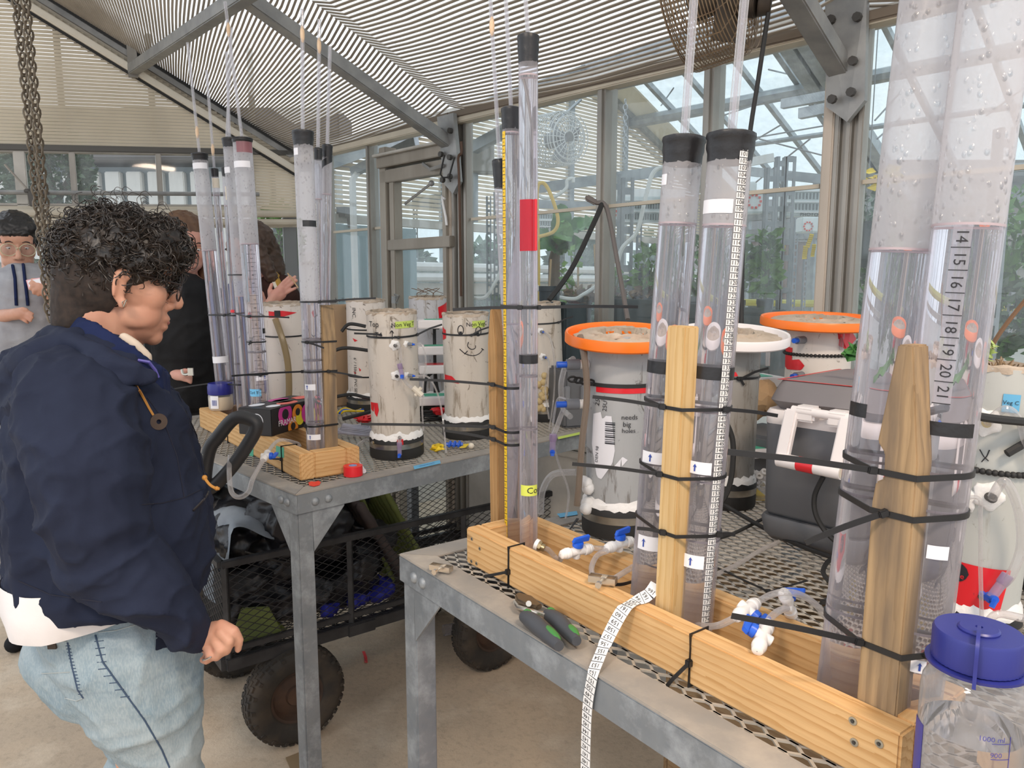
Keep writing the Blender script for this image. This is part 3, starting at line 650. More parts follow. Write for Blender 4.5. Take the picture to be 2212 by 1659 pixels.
f2 = fan(Y(1203, 302, 5.6), (.6, -.8, -.05), .19, .26, 'white caged fan hanging in the glasshouse beyond the wall', mat('white_wire', (.62, .64, .64), .4), mat('fan_grey', (.3, .31, .32), .5))
b = MB(); b.tube([Y(1203, 262, 5.6), Y(1255, 215, 5.7)], .012, 6); b.build('hanger', M_GALV, f2)
def links(p0, p1, n, ln, r_, wr, name, label, m, cat='chain', group=None, jit=0):
    t = thing(name, label, cat, p1, group); p0, p1 = Vector(p0), Vector(p1); d, x, y = basis(p1 - p0)
    b = MB(); L = ln * .72; k8 = []
    for k in range(12):
        a_ = 2 * math.pi * k / 12; k8.append(Vector((math.cos(a_) * ln * .56, math.sin(a_) * r_ * (1.15 - .25 * math.cos(a_)), 0)))
    b.tube(k8, wr, 5, closed=True); me = b.mesh('link', m, 60)
    for i in range(n):
        c = p0.lerp(p1, (i + .5) / n); tw = (i % 2) * math.pi / 2 + .5 + random.uniform(-jit, jit)
        yy = x * math.cos(tw) + y * math.sin(tw); M = Matrix((d, yy, d.cross(yy))).transposed().to_4x4(); M.translation = c; child('link', me, t, M)
    return t
links(Y(1351, 215, 5.0), Y(1351, 352, 5.0), 12, .036, .012, .0035, 'hanging_chain', 'short thin chain hanging free beyond the glass wall', M_GALV)
def hose(pts, r_, name, label, m, cat='hose', k=8, n=7, group=None):
    P = smooth_path(pts, k); b = MB(); b.tube(P, r_, n); o = b.build(name, m); _props(o, label, cat, group, None); return o
hose([Y(1162, 720, 3.2), Y(1163, 560, 3.2), Y(1160, 420, 3.2), Y(1170, 395, 3.2), Y(1186, 412, 3.2), Y(1205, 470, 3.2), Y(1196, 500, 3.2), Y(1160, 512, 3.2)], .008, 'yellow_hose', 'yellow hose hooked up and looping behind the red-taped tube', mat('yellow_rubber', (.75, .5, .08), .5))
hose([Y(1155, 412, 3.4), Y(1170, 426, 3.4), Y(1195, 426, 3.4), Y(1222, 408, 3.4), Y(1225, 390, 3.4), Y(1237, 386, 3.4), Y(1238, 394, 3.4)], .008, 'white_cord', 'white cord draped over the rack beam beside the yellow hose', M_CABLE, 'cord')
hose([Y(1158, 617, 3.0), Y(1178, 634, 3.0), Y(1235, 646, 3.0), Y(1262, 635, 3.0), Y(1300, 610, 3.0)], .008, 'white_cord', 'white cord sagging low behind the glass left of mullion', M_CABLE, 'cord')
hose([Y(1440, 360, 3.1), Y(1412, 372, 3.1), Y(1395, 425, 3.1), Y(1376, 500, 3.1), Y(1345, 535, 3.1), Y(1333, 570, 3.1), Y(1318, 600, 3.1)], .009, 'pale_cord', 'pale cord curving down across the slotted uprights', M_CABLE, 'cord')
hose([Y(1090, 560, 3.4), Y(1075, 600, 3.4), Y(1050, 640, 3.4), Y(1022, 643, 3.4)], .008, 'white_cord', 'white cord curling behind the glass right of the door', M_CABLE, 'cord')
# ---------------------------------------------------------------- plants
def leaves(c, rad, n, size, m, rnd, flat=.6, name='foliage', par=None):
    b = MB(); c = Vector(c)
    for i in range(n):
        while True:
            q = Vector((rnd.uniform(-1, 1), rnd.uniform(-1, 1), rnd.uniform(-1, 1)))
            if q.length < 1: break
        q = q.normalized() * (q.length ** .5); p = c + Vector((q.x * rad[0], q.y * rad[1], q.z * rad[2])); d = Vector((q.x + rnd.uniform(-.7, .7), q.y + rnd.uniform(-.7, .7), rnd.uniform(-.5, .5) + .2)).normalized()
        s = Vector((rnd.uniform(-1, 1), rnd.uniform(-1, 1), rnd.uniform(-1, 1) * flat)); s = s.cross(d); s = s.normalized() if s.length > .01 else Vector((1, 0, 0)); u = d.cross(s); z = size * rnd.uniform(.6, 1.3)
        b.add([p, p + d * z * .5 + s * z * .32 + u * z * .08, p + d * z - u * z * .1, p + d * z * .5 - s * z * .32 + u * z * .08, p + d * z * .5 - u * z * .02], [(0, 1, 4), (1, 2, 4), (2, 3, 4), (3, 0, 4)])
    return b.build(name, m, par, 0, kind='stuff')
BENCH2 = 1.12
bn = thing('potting_bench', 'low grey bench carrying potted plants beyond the glass wall', 'bench', AN(0, 3.0, 0))
b = MB(); b.bar(AN(3.2, 3.25, BENCH2 - .04), AN(-2.6, 3.25, BENCH2 - .04), 1.3, .05); b.build('tabletop', M_SILL, bn, 30)
for a_ in (3.1, 1.2, -.6, -2.4):
    for n_ in (2.65, 3.85): b = MB(); b.bar(AN(a_, n_, 0), AN(a_, n_, BENCH2 - .06), .05, .05, N); b.build('leg', M_GALV, bn, 30)
rn = random.Random(11)
for px0, px1, y0, d, lb in ((1150, 1222, 655, 2.75, 'long black planter box low behind the glass at the red-taped tube'), (1330, 1436, 650, 2.86, 'long black planter box low behind glass beyond orange lid'), (1560, 1668, 668, 2.62, 'long black planter box low behind glass between ruler tube and post')):
    p0, p1 = Y(px0, y0, d), Y(px1, y0 + 3, d - .1); t = thing('planter_box', lb, 'planter', zt((p0 + p1) / 2, BENCH2), 'black planter boxes'); b = MB(); e = (p1 - p0)
    h = p0.z - BENCH2; b.prism([zt(p0, BENCH2), zt(p1, BENCH2), p1, p0], N * .12); b.build('box', M_POT, t, 30, .006)
    b = MB(); b.bar(p0 - N * .004, p1 - N * .004, .012, .018); b.build('rim', M_POT, t, 30, .003)
def potted(px, w_, top, d, label, kind, m, hgt=.15, nl=60, size=.06, litter=False):
    p = Y(px, top, d); k = d / F; r_ = w_ * k / 2 * .9; zb = BENCH2; t = thing('potted_plant', label, 'plant', zt(p, zb))
    hp = max(p.z - zb, .08); b = MB(); b.lathe([(r_ * .02, .0), (r_ * .8, 0), (r_, hp), (r_ * 1.06, hp), (r_ * 1.06, hp - .02), (r_ * .95, hp - .02), (r_ * .9, hp - .03), (.001, hp - .03)], zt(p, zb), n=20); b.build('pot', M_POT, t)
    if litter: leaves(zt(p, zb + hp), (r_ * .85, r_ * .85, .03), 120, .035, M_LITTER, rn, .6, 'leaf_litter', t)
    if kind:
        b = MB()
        for i in range(4): a_ = i * 1.7; b.tube([zt(p, zb + hp - .03), p + Vector((math.cos(a_) * r_ * .6, math.sin(a_) * r_ * .6, hgt * .8))], .004, 5)
        b.build('stem', M_STEM, t); leaves(zt(p, zb + hp + hgt * .6), (r_ * .95, r_ * .95, hgt * .6), int(nl * 1.8), size * .72, m, rn, .6, 'foliage', t)
    return t
for i, a in enumerate(((1187, 50, 618, 3.0, 'wide black pot behind glass under the banana leaves', 0, None), (1252, 58, 640, 3.1, 'black pot of leaf litter left of the mullion', 0, M_LEAF, .1, 20, .05, True), (1322, 56, 640, 3.05, 'black pot with leaf litter between mullion and slotted upright', 1, M_LEAF, .1, 24, .05, True), (1398, 60, 640, 3.0, 'black pot with leaf litter and small green shoots', 1, M_LEAF, .16, 60, .06, True), (1500, 60, 640, 3.0, 'black pot with leafy herb seen between two capped tubes', 1, M_LEAF, .2, 90, .06), (1594, 34, 648, 2.95, 'black pot with drooping bright leaves right of ruler tube', 1, M_LEAF, .22, 80, .07), (1652, 36, 646, 2.9, 'black pot with upright bright green leaves near slotted rack', 1, M_LEAF, .22, 90, .07))): potted(*a)
t = thing('plant_bed', 'green and blue leafy plants crowding the bench behind right-hand pipes', 'plant', AN(-1.2, 3.2, BENCH2))
for px, py, d, rx, rz, n_, sz, m in ((1880, 640, 2.9, .09, .3, 150, .10, M_LEAF), (1925, 560, 3.3, .15, .28, 160, .10, M_LEAF3), (1875, 705, 2.7, .10, .12, 260, .045, M_LEAF2), (2085, 640, 3.1, .20, .3, 240, .10, M_LEAF), (2180, 620, 3.0, .14, .35, 220, .10, M_LEAF), (2200, 480, 3.2, .10, .18, 90, .07, M_LEAF), (2000, 600, 3.3, .2, .3, 160, .10, M_LEAF3), (2150, 690, 2.9, .2, .15, 160, .09, M_LEAF3)):
    leaves(Y(px, py, d), (rx * .8, rx * .6, rz * .9), int(n_ * 1.5), sz * .62, m, rn, .6, 'foliage', t)
b = MB()
for px in (1880, 1905, 2090, 2150, 2195): b.tube(smooth_path([Y(px, 760, 3.0), Y(px + 6, 640, 3.0), Y(px - 8, 560, 3.05), Y(px + 4, 480, 3.1)], 4), .006, 5)
b.build('stem', M_STEM, t)
t = thing('hanging_planter', 'dark hanging pot of blue-green succulent beside the big post', 'plant', Y(1872, 560, 2.75))
b = MB(); p = Y(1866, 560, 2.75); b.lathe([(.02, -.03), (.055, .0), (.085, .13), (.09, .13), (.08, .12), (.001, .11)], p + Z * .0, n=18); b.build('pot', M_POT, t)
leaves(p + Z * .17, (.10, .10, .07), 220, .04, M_LEAF2, rn, .6, 'foliage', t); b = MB(); b.ball(p + Vector((.02, -.05, .27)), .025, None, 10, 6); b.build('flower', mat('brown_flower', (.25, .13, .03), .8), t); leaves(p + Vector((.02, -.05, .28)), (.04, .03, .04), 40, .05, M_YEL, rn, .6, 'petals', t)
b = MB(); b.tube([p + Z * .12, p + Z * .9], .002, 4); b.build('wire', M_WIRE, t)
# banana
t = thing('banana_plant', 'broad-leaved banana plant behind the glass and yellow hose', 'plant', zt(Y(1198, 620, 3.7), BENCH2))
b = MB(); b.tube([zt(Y(1198, 620, 3.7), BENCH2 + .1), Y(1197, 560, 3.7), Y(1203, 525, 3.7)], [.035, .028, .018], 8); b.build('trunk', mat('banana_trunk', (.13, .09, .05), .8), t)
def blade(P, wd, par, m, fold=.3):
    P = smooth_path(P, 6); n = len(P); b = MB(); vs = []; fs = []
    for i, p in enumerate(P):
        d = (P[min(i + 1, n - 1)] - P[max(i - 1, 0)]).normalized(); s = d.cross(Vector((.1, -.9, .4))).normalized(); u = s.cross(d); t_ = i / (n - 1); w_ = wd * math.sin(math.pi * min(1, t_ * .92 + .08)) ** .6
        for k in (-1, -.5, 0, .5, 1): vs.append(p + s * w_ * k + u * (fold * w_ * abs(k) + .01 * math.sin(i * 2.3 + k * 9)))
    for i in range(n - 1):
        for k in range(4): fs.append((i * 5 + k, i * 5 + k + 1, i * 5 + k + 6, i * 5 + k + 5))
    b.add(vs, fs); return b.build('leaf', m, par, 60)
blade([Y(1203, 530, 3.7), Y(1235, 500, 3.6), Y(1265, 490, 3.5), Y(1282, 492, 3.45)], .06, t, M_BAN)
blade([Y(1203, 530, 3.7), Y(1212, 480, 3.6), Y(1210, 440, 3.6)], .05, t, M_BAN); blade([Y(1203, 530, 3.7), Y(1215, 510, 3.5), Y(1220, 475, 3.45)], .05, t, leafmat('banana_light', (.12, .33, .06), (.18, .4, .1)))
blade([Y(1200, 535, 3.7), Y(1175, 520, 3.6), Y(1150, 525, 3.6)], .06, t, M_BAN); blade([Y(1200, 540, 3.7), Y(1230, 530, 3.65), Y(1262, 535, 3.6)], .05, t, M_BAN)
t = thing('climbing_vine', 'thin climbing vine with round leaves on bamboo canes behind glass', 'plant', zt(Y(1235, 670, 3.3), BENCH2))
b = MB(); b.tube(smooth_path([zt(Y(1237, 690, 3.3), BENCH2), Y(1236, 600, 3.3), Y(1234, 560, 3.3), Y(1232, 533, 3.3)], 4), .003, 5); b.build('stem', M_STEM, t)
for i in range(14): leaves(Y(1230 + 12 * (i % 2), 545 + i * 10, 3.28), (.012, .012, .008), 3, .035 + .002 * i, leafmat('vine_leaf', (.16, .34, .07), (.22, .42, .1)) if i == 0 else MATS['vine_leaf'], rn, .6, 'leaf', t)
for q in ((1249, 553, 1249, 690), (1284, 528, 1300, 640), (1190, 560, 1178, 650)): b = MB(); p0, p1 = Y(q[0], q[1], 3.3), Y(q[2], q[3], 3.3); b.tube([p0, zt(p1, BENCH2)], .005, 5); b.build('cane', M_CANE, t)
t = thing('seed_tray', 'tilted black plastic tray propped on the far bench', 'tray', Y(1395, 610, 3.6)); b = MB(); b.prism([Y(1368, 600, 3.6), Y(1388, 572, 3.6), Y(1412, 590, 3.6), Y(1404, 606, 3.6)], Vector((0, .18, 0))); b.build('tray', M_POT, t, 30, .004)
b = MB(); b.prism([Y(1300, 606, 3.7), Y(1420, 604, 3.7), Y(1420, 628, 3.7), Y(1300, 628, 3.7)], Vector((0, .25, 0))); o = b.build('tray_stack', M_POT, None, 30, .005); _props(o, 'stacked low black trays behind the leaf-litter pots', 'tray', None, None)
# ================================================================ outside
M_BRICK = mat('pale_render', (.74, .73, .70), .8, 0, (.66, .65, .62), 1)
M_GLASSD = mat('dark_window', (.17, .21, .23), .25); M_ROOF = mat('slate_grey', (.16, .15, .15), .8)
t = thing('office_building', 'white outdoor building with tall narrow windows under a dark roof edge', 'building', zt(Y(330, 620, 15), 0))
p0, p1 = Y(-160, 620, 15), Y(720, 620, 15); zt_, zb_ = Y(330, 352, 15).z, 0
b = MB(); b.box(((p0.x + p1.x) / 2, 15.6, 1.9), (p1.x - p0.x, 1.0, 3.8)); b.build('wall', M_GLASSD, t, 0)
x = Y(-140, 400, 15).x; st = Y(262, 400, 15).x - Y(216, 400, 15).x; 
while x < p1.x:
    b = MB(); b.box((x + st * .36, 15.05, 2.3), (st * .72, .16, 2.8)); b.build('wall_panel', M_BRICK, t, 30, .02); x += st
b = MB(); b.box(((p0.x + p1.x) / 2, 15.2, 4.35), (p1.x - p0.x + .6, 1.2, .95)); b.build('roof', M_ROOF, t, 30, .03)
b = MB(); b.box(((p0.x + p1.x) / 2, 15.0, 2.05), (p1.x - p0.x, .3, .22)); b.build('ledge', M_BRICK, t, 30, .02)
t = thing('brown_house', 'brown clapboard building outside behind the right-hand pipes', 'building', zt(Y(2050, 620, 11), 0))
M_CLAP = mat('brown_clapboard', (.25, .215, .185), .8, 0, (.19, .165, .14), 3)
p0 = Y(1860, 620, 10.5)
for i in range(15): b = MB(); b.box((p0.x + 3.2, 10.5, .1 + i * .19), (6.4, .06 + .02 * (i % 2), .18)); b.build('siding_plank', M_CLAP, t, 30)
b = MB(); b.box((p0.x + 3.2, 11.2, 1.45), (6.4, 1.3, 2.9)); b.build('wall', M_CLAP, t, 0); b = MB(); b.box((p0.x + 3.2, 10.9, 3.0), (6.8, 2.0, .2)); b.build('roof', M_ROOF, t, 30)
for k in (1.2, 3.6): b = MB(); b.box((p0.x + k, 10.44, 1.6), (1.0, .06, 1.0)); f_ = b.build('window', M_WHITE, t, 30); b = MB(); b.box((p0.x + k, 10.40, 1.6), (.86, .03, .86)); b.build('pane', M_GLASSD, f_, 0)
def tree(px, py, d, rx, rz, n_, sz, m, label, cat='tree', nm='evergreen_tree'):
    p = Y(px, py, d); t = thing(nm, label, cat, zt(p, 0)); b = MB(); b.tube([zt(p, 0), p], [.12, .05], 7)
    for i in range(5): a_ = i * 1.3; b.tube([p - Z * rz * .5, p + Vector((math.cos(a_) * rx * .7, math.sin(a_) * rx * .7, rz * (.1 + .12 * i)))], [.04, .012], 5)
    b.build('trunk', mat('bark', (.09, .07, .05), .9) if 'bark' not in MATS else MATS['bark'], t)
    leaves(p, (rx, rx, rz), n_, sz, m, rn, .6, 'crown', t)
tree(110, 385, 10, .50, .75, 3600, .085, M_LEAF3, 'grey-green conifer outside in front of the white building'); tree(-60, 395, 11.6, .7, .8, 3000, .09, M_LEAF3, 'broad dark conifer outside at the left window edge')
tree(600, 520, 9.6, .25, .45, 700, .11, M_LEAF, 'small light green tree outside behind third person', nm='garden_tree')
for i, (px, d, wd, label) in enumerate(((100, 8.5, .62, 'dark clipped hedge outside behind the man in grey'), (345, 8.6, .42, 'dark clipped hedge outside behind curly hair'), (560, 8.8, .28, 'dark clipped hedge outside behind the tube cluster'))):
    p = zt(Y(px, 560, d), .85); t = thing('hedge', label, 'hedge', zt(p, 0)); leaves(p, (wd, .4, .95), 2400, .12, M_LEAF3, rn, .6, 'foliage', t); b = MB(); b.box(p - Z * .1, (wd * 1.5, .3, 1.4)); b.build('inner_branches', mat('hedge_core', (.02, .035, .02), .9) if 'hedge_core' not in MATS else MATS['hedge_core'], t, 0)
for i, (px, d, wd, h_, label) in enumerate(((880, 9.5, .4, 1.0, 'shrub outside seen through the lower door panes'), (1060, 10, .4, 1.05, 'shrub outside beyond gable right of the door'), (1240, 10.2, .42, 1.15, 'grey-green shrub outside behind the banana plant'), (1420, 10.4, .42, 1.1, 'shrub outside behind black cord and slotted uprights'), (1610, 10.8, .42, 1.0, 'shrub outside behind the ruler tube'))):
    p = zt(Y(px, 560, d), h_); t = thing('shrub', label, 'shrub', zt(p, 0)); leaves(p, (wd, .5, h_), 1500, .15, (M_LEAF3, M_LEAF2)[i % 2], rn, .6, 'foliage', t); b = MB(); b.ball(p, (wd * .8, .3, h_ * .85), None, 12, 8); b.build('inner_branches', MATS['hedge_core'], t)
t = thing('red_brick_house', 'low red-brown brick house outside behind the seed trays', 'building', zt(Y(1480, 560, 13), 0)); b = MB(); b.box((4.2, 13.5, 1.1), (3.0, 2.5, 2.2)); b.build('wall', mat('red_brick', (.28, .17, .14), .9), t, 0); b = MB(); b.prism([(2.6, 12.2, 2.2), (5.8, 12.2, 2.2), (5.8, 13.5, 2.9), (2.6, 13.5, 2.9)], Z * .1); b.build('roof', M_ROOF, t, 30)
# ================================================================ steel benches
def galv_mat():
    t = NT('bench_steel'); c = t.mix(t.ramp(t.noise(t.coord(), 7, 6, .65), .35, .7), (.175, .20, .225), (.28, .305, .325))
    vo = t.n('TexVoronoi'); vo.inputs['Scale'].default_value = 55; t.l(t.coord(), vo.inputs['Vector']); c = t.mix(t.math('MULTIPLY', vo.outputs['Distance'], .5), c, (.24, .255, .265))
    c = t.mix(t.math('MULTIPLY', t.ramp(t.noise(t.coord((1, 1, 1), (5, 1, 2)), 13, 8, .7), .48, .72), .75), c, (.47, .51, .545))
    return t.done(t.pri(c, .55, .35, t.bump(t.noise(t.coord(), 90, 4), .2, .001)))
M_BENCH = galv_mat(); M_FLANGE = mat('dusty_flange', (.34, .305, .265), .75, .1, (.24, .235, .225), 8, stain=[((.45, .40, .34), 5, .5, .7, (1, 1, 1))])
M_MESH = mat('expanded_metal', (.50, .475, .43), .5, .3, (.36, .345, .31), 9)
TZ = 1.02
FN = Frame(G(862, 1195.7, TZ), 36.4, TZ); FL = Frame(G(638, 1068, TZ), 44.5, TZ)
def bench(fr, u0, u1, vw, label, ties):
    t = thing('steel_bench', label, 'bench', zt(fr(u1 if abs(u1) < abs(u0) else u0, 0), 0))
    lo, hi = min(u0, u1), max(u0, u1); fw_ = .05; h = .05
    for v_, s in ((0, 1), (vw, -1)):
        b = MB(); b.bar(fr(lo, v_ + s * .002, -h / 2 - .002), fr(hi, v_ + s * .002, -h / 2 - .002), .004, h - .004); b.build('apron', M_BENCH, t, 30, .001)
        b = MB(); b.prism([fr(lo, v_), fr(hi, v_), fr(hi - fw_, v_ + s * fw_), fr(lo + fw_, v_ + s * fw_)], Z * -.004); b.build('flange', M_FLANGE, t, 30, .001)
    for u_, s in ((lo, 1), (hi, -1)):
        b = MB(); b.bar(fr(u_ + s * .002, .004, -h / 2 - .002), fr(u_ + s * .002, vw - .004, -h / 2 - .002), .004, h - .004); b.build('apron', M_BENCH, t, 30, .001)
        b = MB(); b.prism([fr(u_, 0), fr(u_, vw), fr(u_ + s * fw_, vw - fw_), fr(u_ + s * fw_, fw_)], Z * -.004); b.build('flange', M_FLANGE, t, 30, .001)
    for u_, su in ((lo, 1), (hi, -1)):
        for v_, sv in ((0, 1), (vw, -1)):
            c = fr(u_ + su * .026, v_ + sv * .026); b = MB(); b.bar(zt(c, 0), zt(c, TZ - .008), .042, .042, fr.a); l_ = b.build('leg', M_BENCH, t, 30, .003)
            g0 = fr(u_ + su * .008, v_ + sv * .006, -.04)
            for d in (fr.a * su, fr.b * sv):
                q = fr(u_ + su * .026, v_ + sv * .026, 0) + (fr.b * (-sv) if d.dot(fr.b) == 0 or abs(d.dot(fr.a)) > .5 else fr.a * (-su)) * .021
                b = MB(); b.prism([q + d * .018 - Z * .04, q + d * .105 - Z * .045, q + d * .105 - Z * .055, q + d * .02 - Z * .15], (fr.b * sv if abs(d.dot(fr.a)) > .5 else fr.a * su) * .004); b.build('gusset', M_BENCH, l_, 30)
    for u_, v_ in ties:
        n_ = -fr.b if v_ is None else -fr.a
        for k in (0, 1):
            p = fr(u_[k], -.0, -.027) if v_ is None else fr(u_[0], v_[k], -.027)
            d = -fr.b if v_ is None else fr.a * (1 if abs(u_[0] - hi) < .01 else -1)
            b = MB(); b.lathe([(.010, 0), (.0095, .003), (.006, .006), (.0005, .0072)], p, d, 14); b.build('bolt', M_BENCH, t, 60)
    b = MB(); st, hv = .021, .0105; k = 0; v_ = fw_ - .01
    while v_ < vw - fw_ + .01:
        pts = []; u_ = lo + fw_ - .01; i = 0
        while u_ < hi - fw_ + .012:
            e = hv * .47 * (1 if (i // 2 + k) % 2 else -1); pts.append(fr(u_, v_ + e, -.004)); u_ += st * (.35 if i % 2 == 0 else .65); i += 1
        b.tube(pts, 0, rect=(.0036, .0026), caps=False); v_ += hv; k += 1
    b.build('mesh_top', M_MESH, t, 0, kind='stuff'); return t
bench(FN, 0, -2.3, 1.22, 'near galvanised bench with open mesh top, carrying the largest pipes', [((-.055, -.085), None)])
bench(FL, 1.22, 0, 1.25, 'far galvanised bench with open mesh top, white pipe columns on it', [((.04, .07), None), ((0,), (.05, .085))])
# ---------------------------------------------------------------- white tote, crate and red bucket under the near bench
def ubox(name, label, cat, c, size, deg, m, wall=.006):
    t = thing(name, label, cat, (c[0], c[1], 0)); M = Matrix.Rotation(R(deg), 3, 'Z'); x, y, z = size
    b = MB()
    for s in (-1, 1): b.box(Vector((c[0], c[1], z / 2)) + M @ Vector((s * x / 2, 0, 0)), (wall, y, z), M); b.box(Vector((c[0], c[1], z / 2)) + M @ Vector((0, s * y / 2, 0)), (x, wall, z), M)
    b.box((c[0], c[1], .006), (x, y, .012), M); b.build('shell', m, t, 30, .003)
    b = MB()
    for s in (-1, 1): b.box(Vector((c[0], c[1], z)) + M @ Vector((s * (x / 2 + .01), 0, 0)), (.025, y + .045, .018), M); b.box(Vector((c[0], c[1], z)) + M @ Vector((0, s * (y / 2 + .01), 0)), (x + .045, .025, .018), M)
    b.build('rim', m, t, 30, .004); return t
ubox('storage_tote', 'white plastic tote under the near bench, seen through its mesh', 'tote', FN(-.95, .42), (.62, .46, .60), 36, M_WHITE)
t = thing('wood_crate', 'rough wooden crate under the near bench behind the beam frame', 'crate', zt(FN(-.42, .78), 0)); M_CRATE = wood('crate_wood', (.32, .22, .12), (.24, .15, .08), (.16, .10, .05))
for k in range(4):
    for s in (-1, 1):
        lumber('slat', zt(FN(-.70, .78 + s * .2), .12 + k * .19), zt(FN(-.14, .78 + s * .2), .12 + k * .19), .014, .15, M_CRATE, t)
        lumber('slat', zt(FN(-.42 + s * .29, .58), .12 + k * .19), zt(FN(-.42 + s * .29, .98), .12 + k * .19), .014, .15, M_CRATE, t)
for k in range(5): lumber('slat', zt(FN(-.70 + k * .14, .60), .83), zt(FN(-.70 + k * .14, .96), .83), .10, .014, M_CRATE, t)
for (u_, v_, c, nm, lb) in ((-.52, .62, (.62, .03, .03), 'red_reel', 'red plastic reel on crate beneath the mesh'), (-.60, .80, (.02, .02, .02), 'black_reel', 'black plastic reel on crate beneath the mesh'), (-.46, .86, (.75, .55, .05), 'yellow_reel', 'yellow plastic reel on crate beneath the mesh')):
    t = thing(nm, lb, 'reel', zt(FN(u_, v_), .84)); m = mat(nm, c, .5); b = MB(); b.lathe([(.02, 0), (.055, 0), (.055, .008), (.03, .012), (.03, .03), (.055, .034), (.055, .042), (.02, .042)], zt(FN(u_, v_), .84), n=24, close=True); b.build('flange', m, t)
t = thing('red_bucket', 'red bucket standing on the floor under the near bench edge', 'bucket', zt(Y(1470, 1650, 1.13), 0)); p = zt(Y(1470, 1650, 1.13), 0)
b = MB(); b.lathe([(.001, .01), (.05, .01), (.05, 0), (.062, .0), (.066, .60), (.072, .60), (.072, .63), (.06, .63), (.056, .015), (.001, .015)], p, n=32); b.build('body', mat('red_plastic', (.62, .01, .015), .4), t)
b = MB(); b.tube([p + Vector((.074 * math.cos(a_), .074 * math.sin(a_) * .3, .60 - .10 * math.sin(a_ / 1.0))) for a_ in [math.pi * k / 12 for k in range(13)]], .002, 5); b.build('bail', M_WIRE, t)
# ================================================================ materials of the test rigs
M_WOOD = wood('pine', (.68, .43, .20), (.52, .285, .105), (.42, .23, .09)); M_WOOD2 = wood('pale_pine', (.62, .44, .22), (.52, .34, .14), (.40, .24, .09)); M_OLD = wood('weathered_wood', (.40, .275, .15), (.30, .20, .105), (.18, .12, .065), 1)
M_CLEAR = sheer('clear_tube', (.97, .96, .98), .17, (.70, .68, .73), .50, .04, patchy=.6); M_FOG = sheer('fogged_tube', (.95, .95, .96), .50, (.70, .69, .72), .35, .2, drops=150); M_HAZE = sheer('hazy_tube', (.96, .95, .97), .26, (.70, .68, .72), .45, .08, patchy=.5)
M_ROD = sheer('clear_rod', (.97, .97, .98), .12, (.84, .84, .86), .7, .03); M_HOSE = sheer('clear_hose', (.95, .95, .95), .22, (.80, .77, .76), .45, .1)
def water_mat():
    t = NT('water'); g = t.n('BsdfGlass'); g.inputs['IOR'].default_value = 1.33; g.inputs['Roughness'].default_value = .0; g.inputs[0].default_value = (.97, .965, .975, 1); return t.done(g.outputs[0])
M_WATER = water_mat()
M_TAPEK = mat('black_tape', (.014, .014, .016), .38, bump=.4, bscale=35, bdist=.004); M_TIE = mat('black_nylon', (.012, .012, .013), .42); M_LBL = mat('white_label', (.80, .80, .84), .5)
M_INK = mat('blue_ink', (.03, .07, .35), .6); M_BLK = mat('black_ink', (.015, .015, .02), .7); M_REDT = mat('red_tape', (.72, .02, .03), .3, bump=.2, bscale=25); M_CREAM = mat('cream_sealant', (.72, .66, .55), .6)
M_BLUE = mat('blue_plastic', (.015, .11, .62), .35); M_VALVE = mat('white_acetal', (.82, .79, .76), .35); M_BRASS = mat('brass_fitting', (.42, .33, .19), .35, .8); M_CHROME = mat('nickel', (.62, .56, .48), .25, .9)
M_RULER = mat('white_tape', (.78, .78, .77), .5); M_YRULE = mat('yellow_rule', (.80, .52, .02), .5); M_SCREW = mat('zinc_screw', (.45, .43, .36), .35, .8); M_HOLE = mat('screw_recess', (.05, .045, .04), .7)
class Tube:
    pass
ALLT = {}
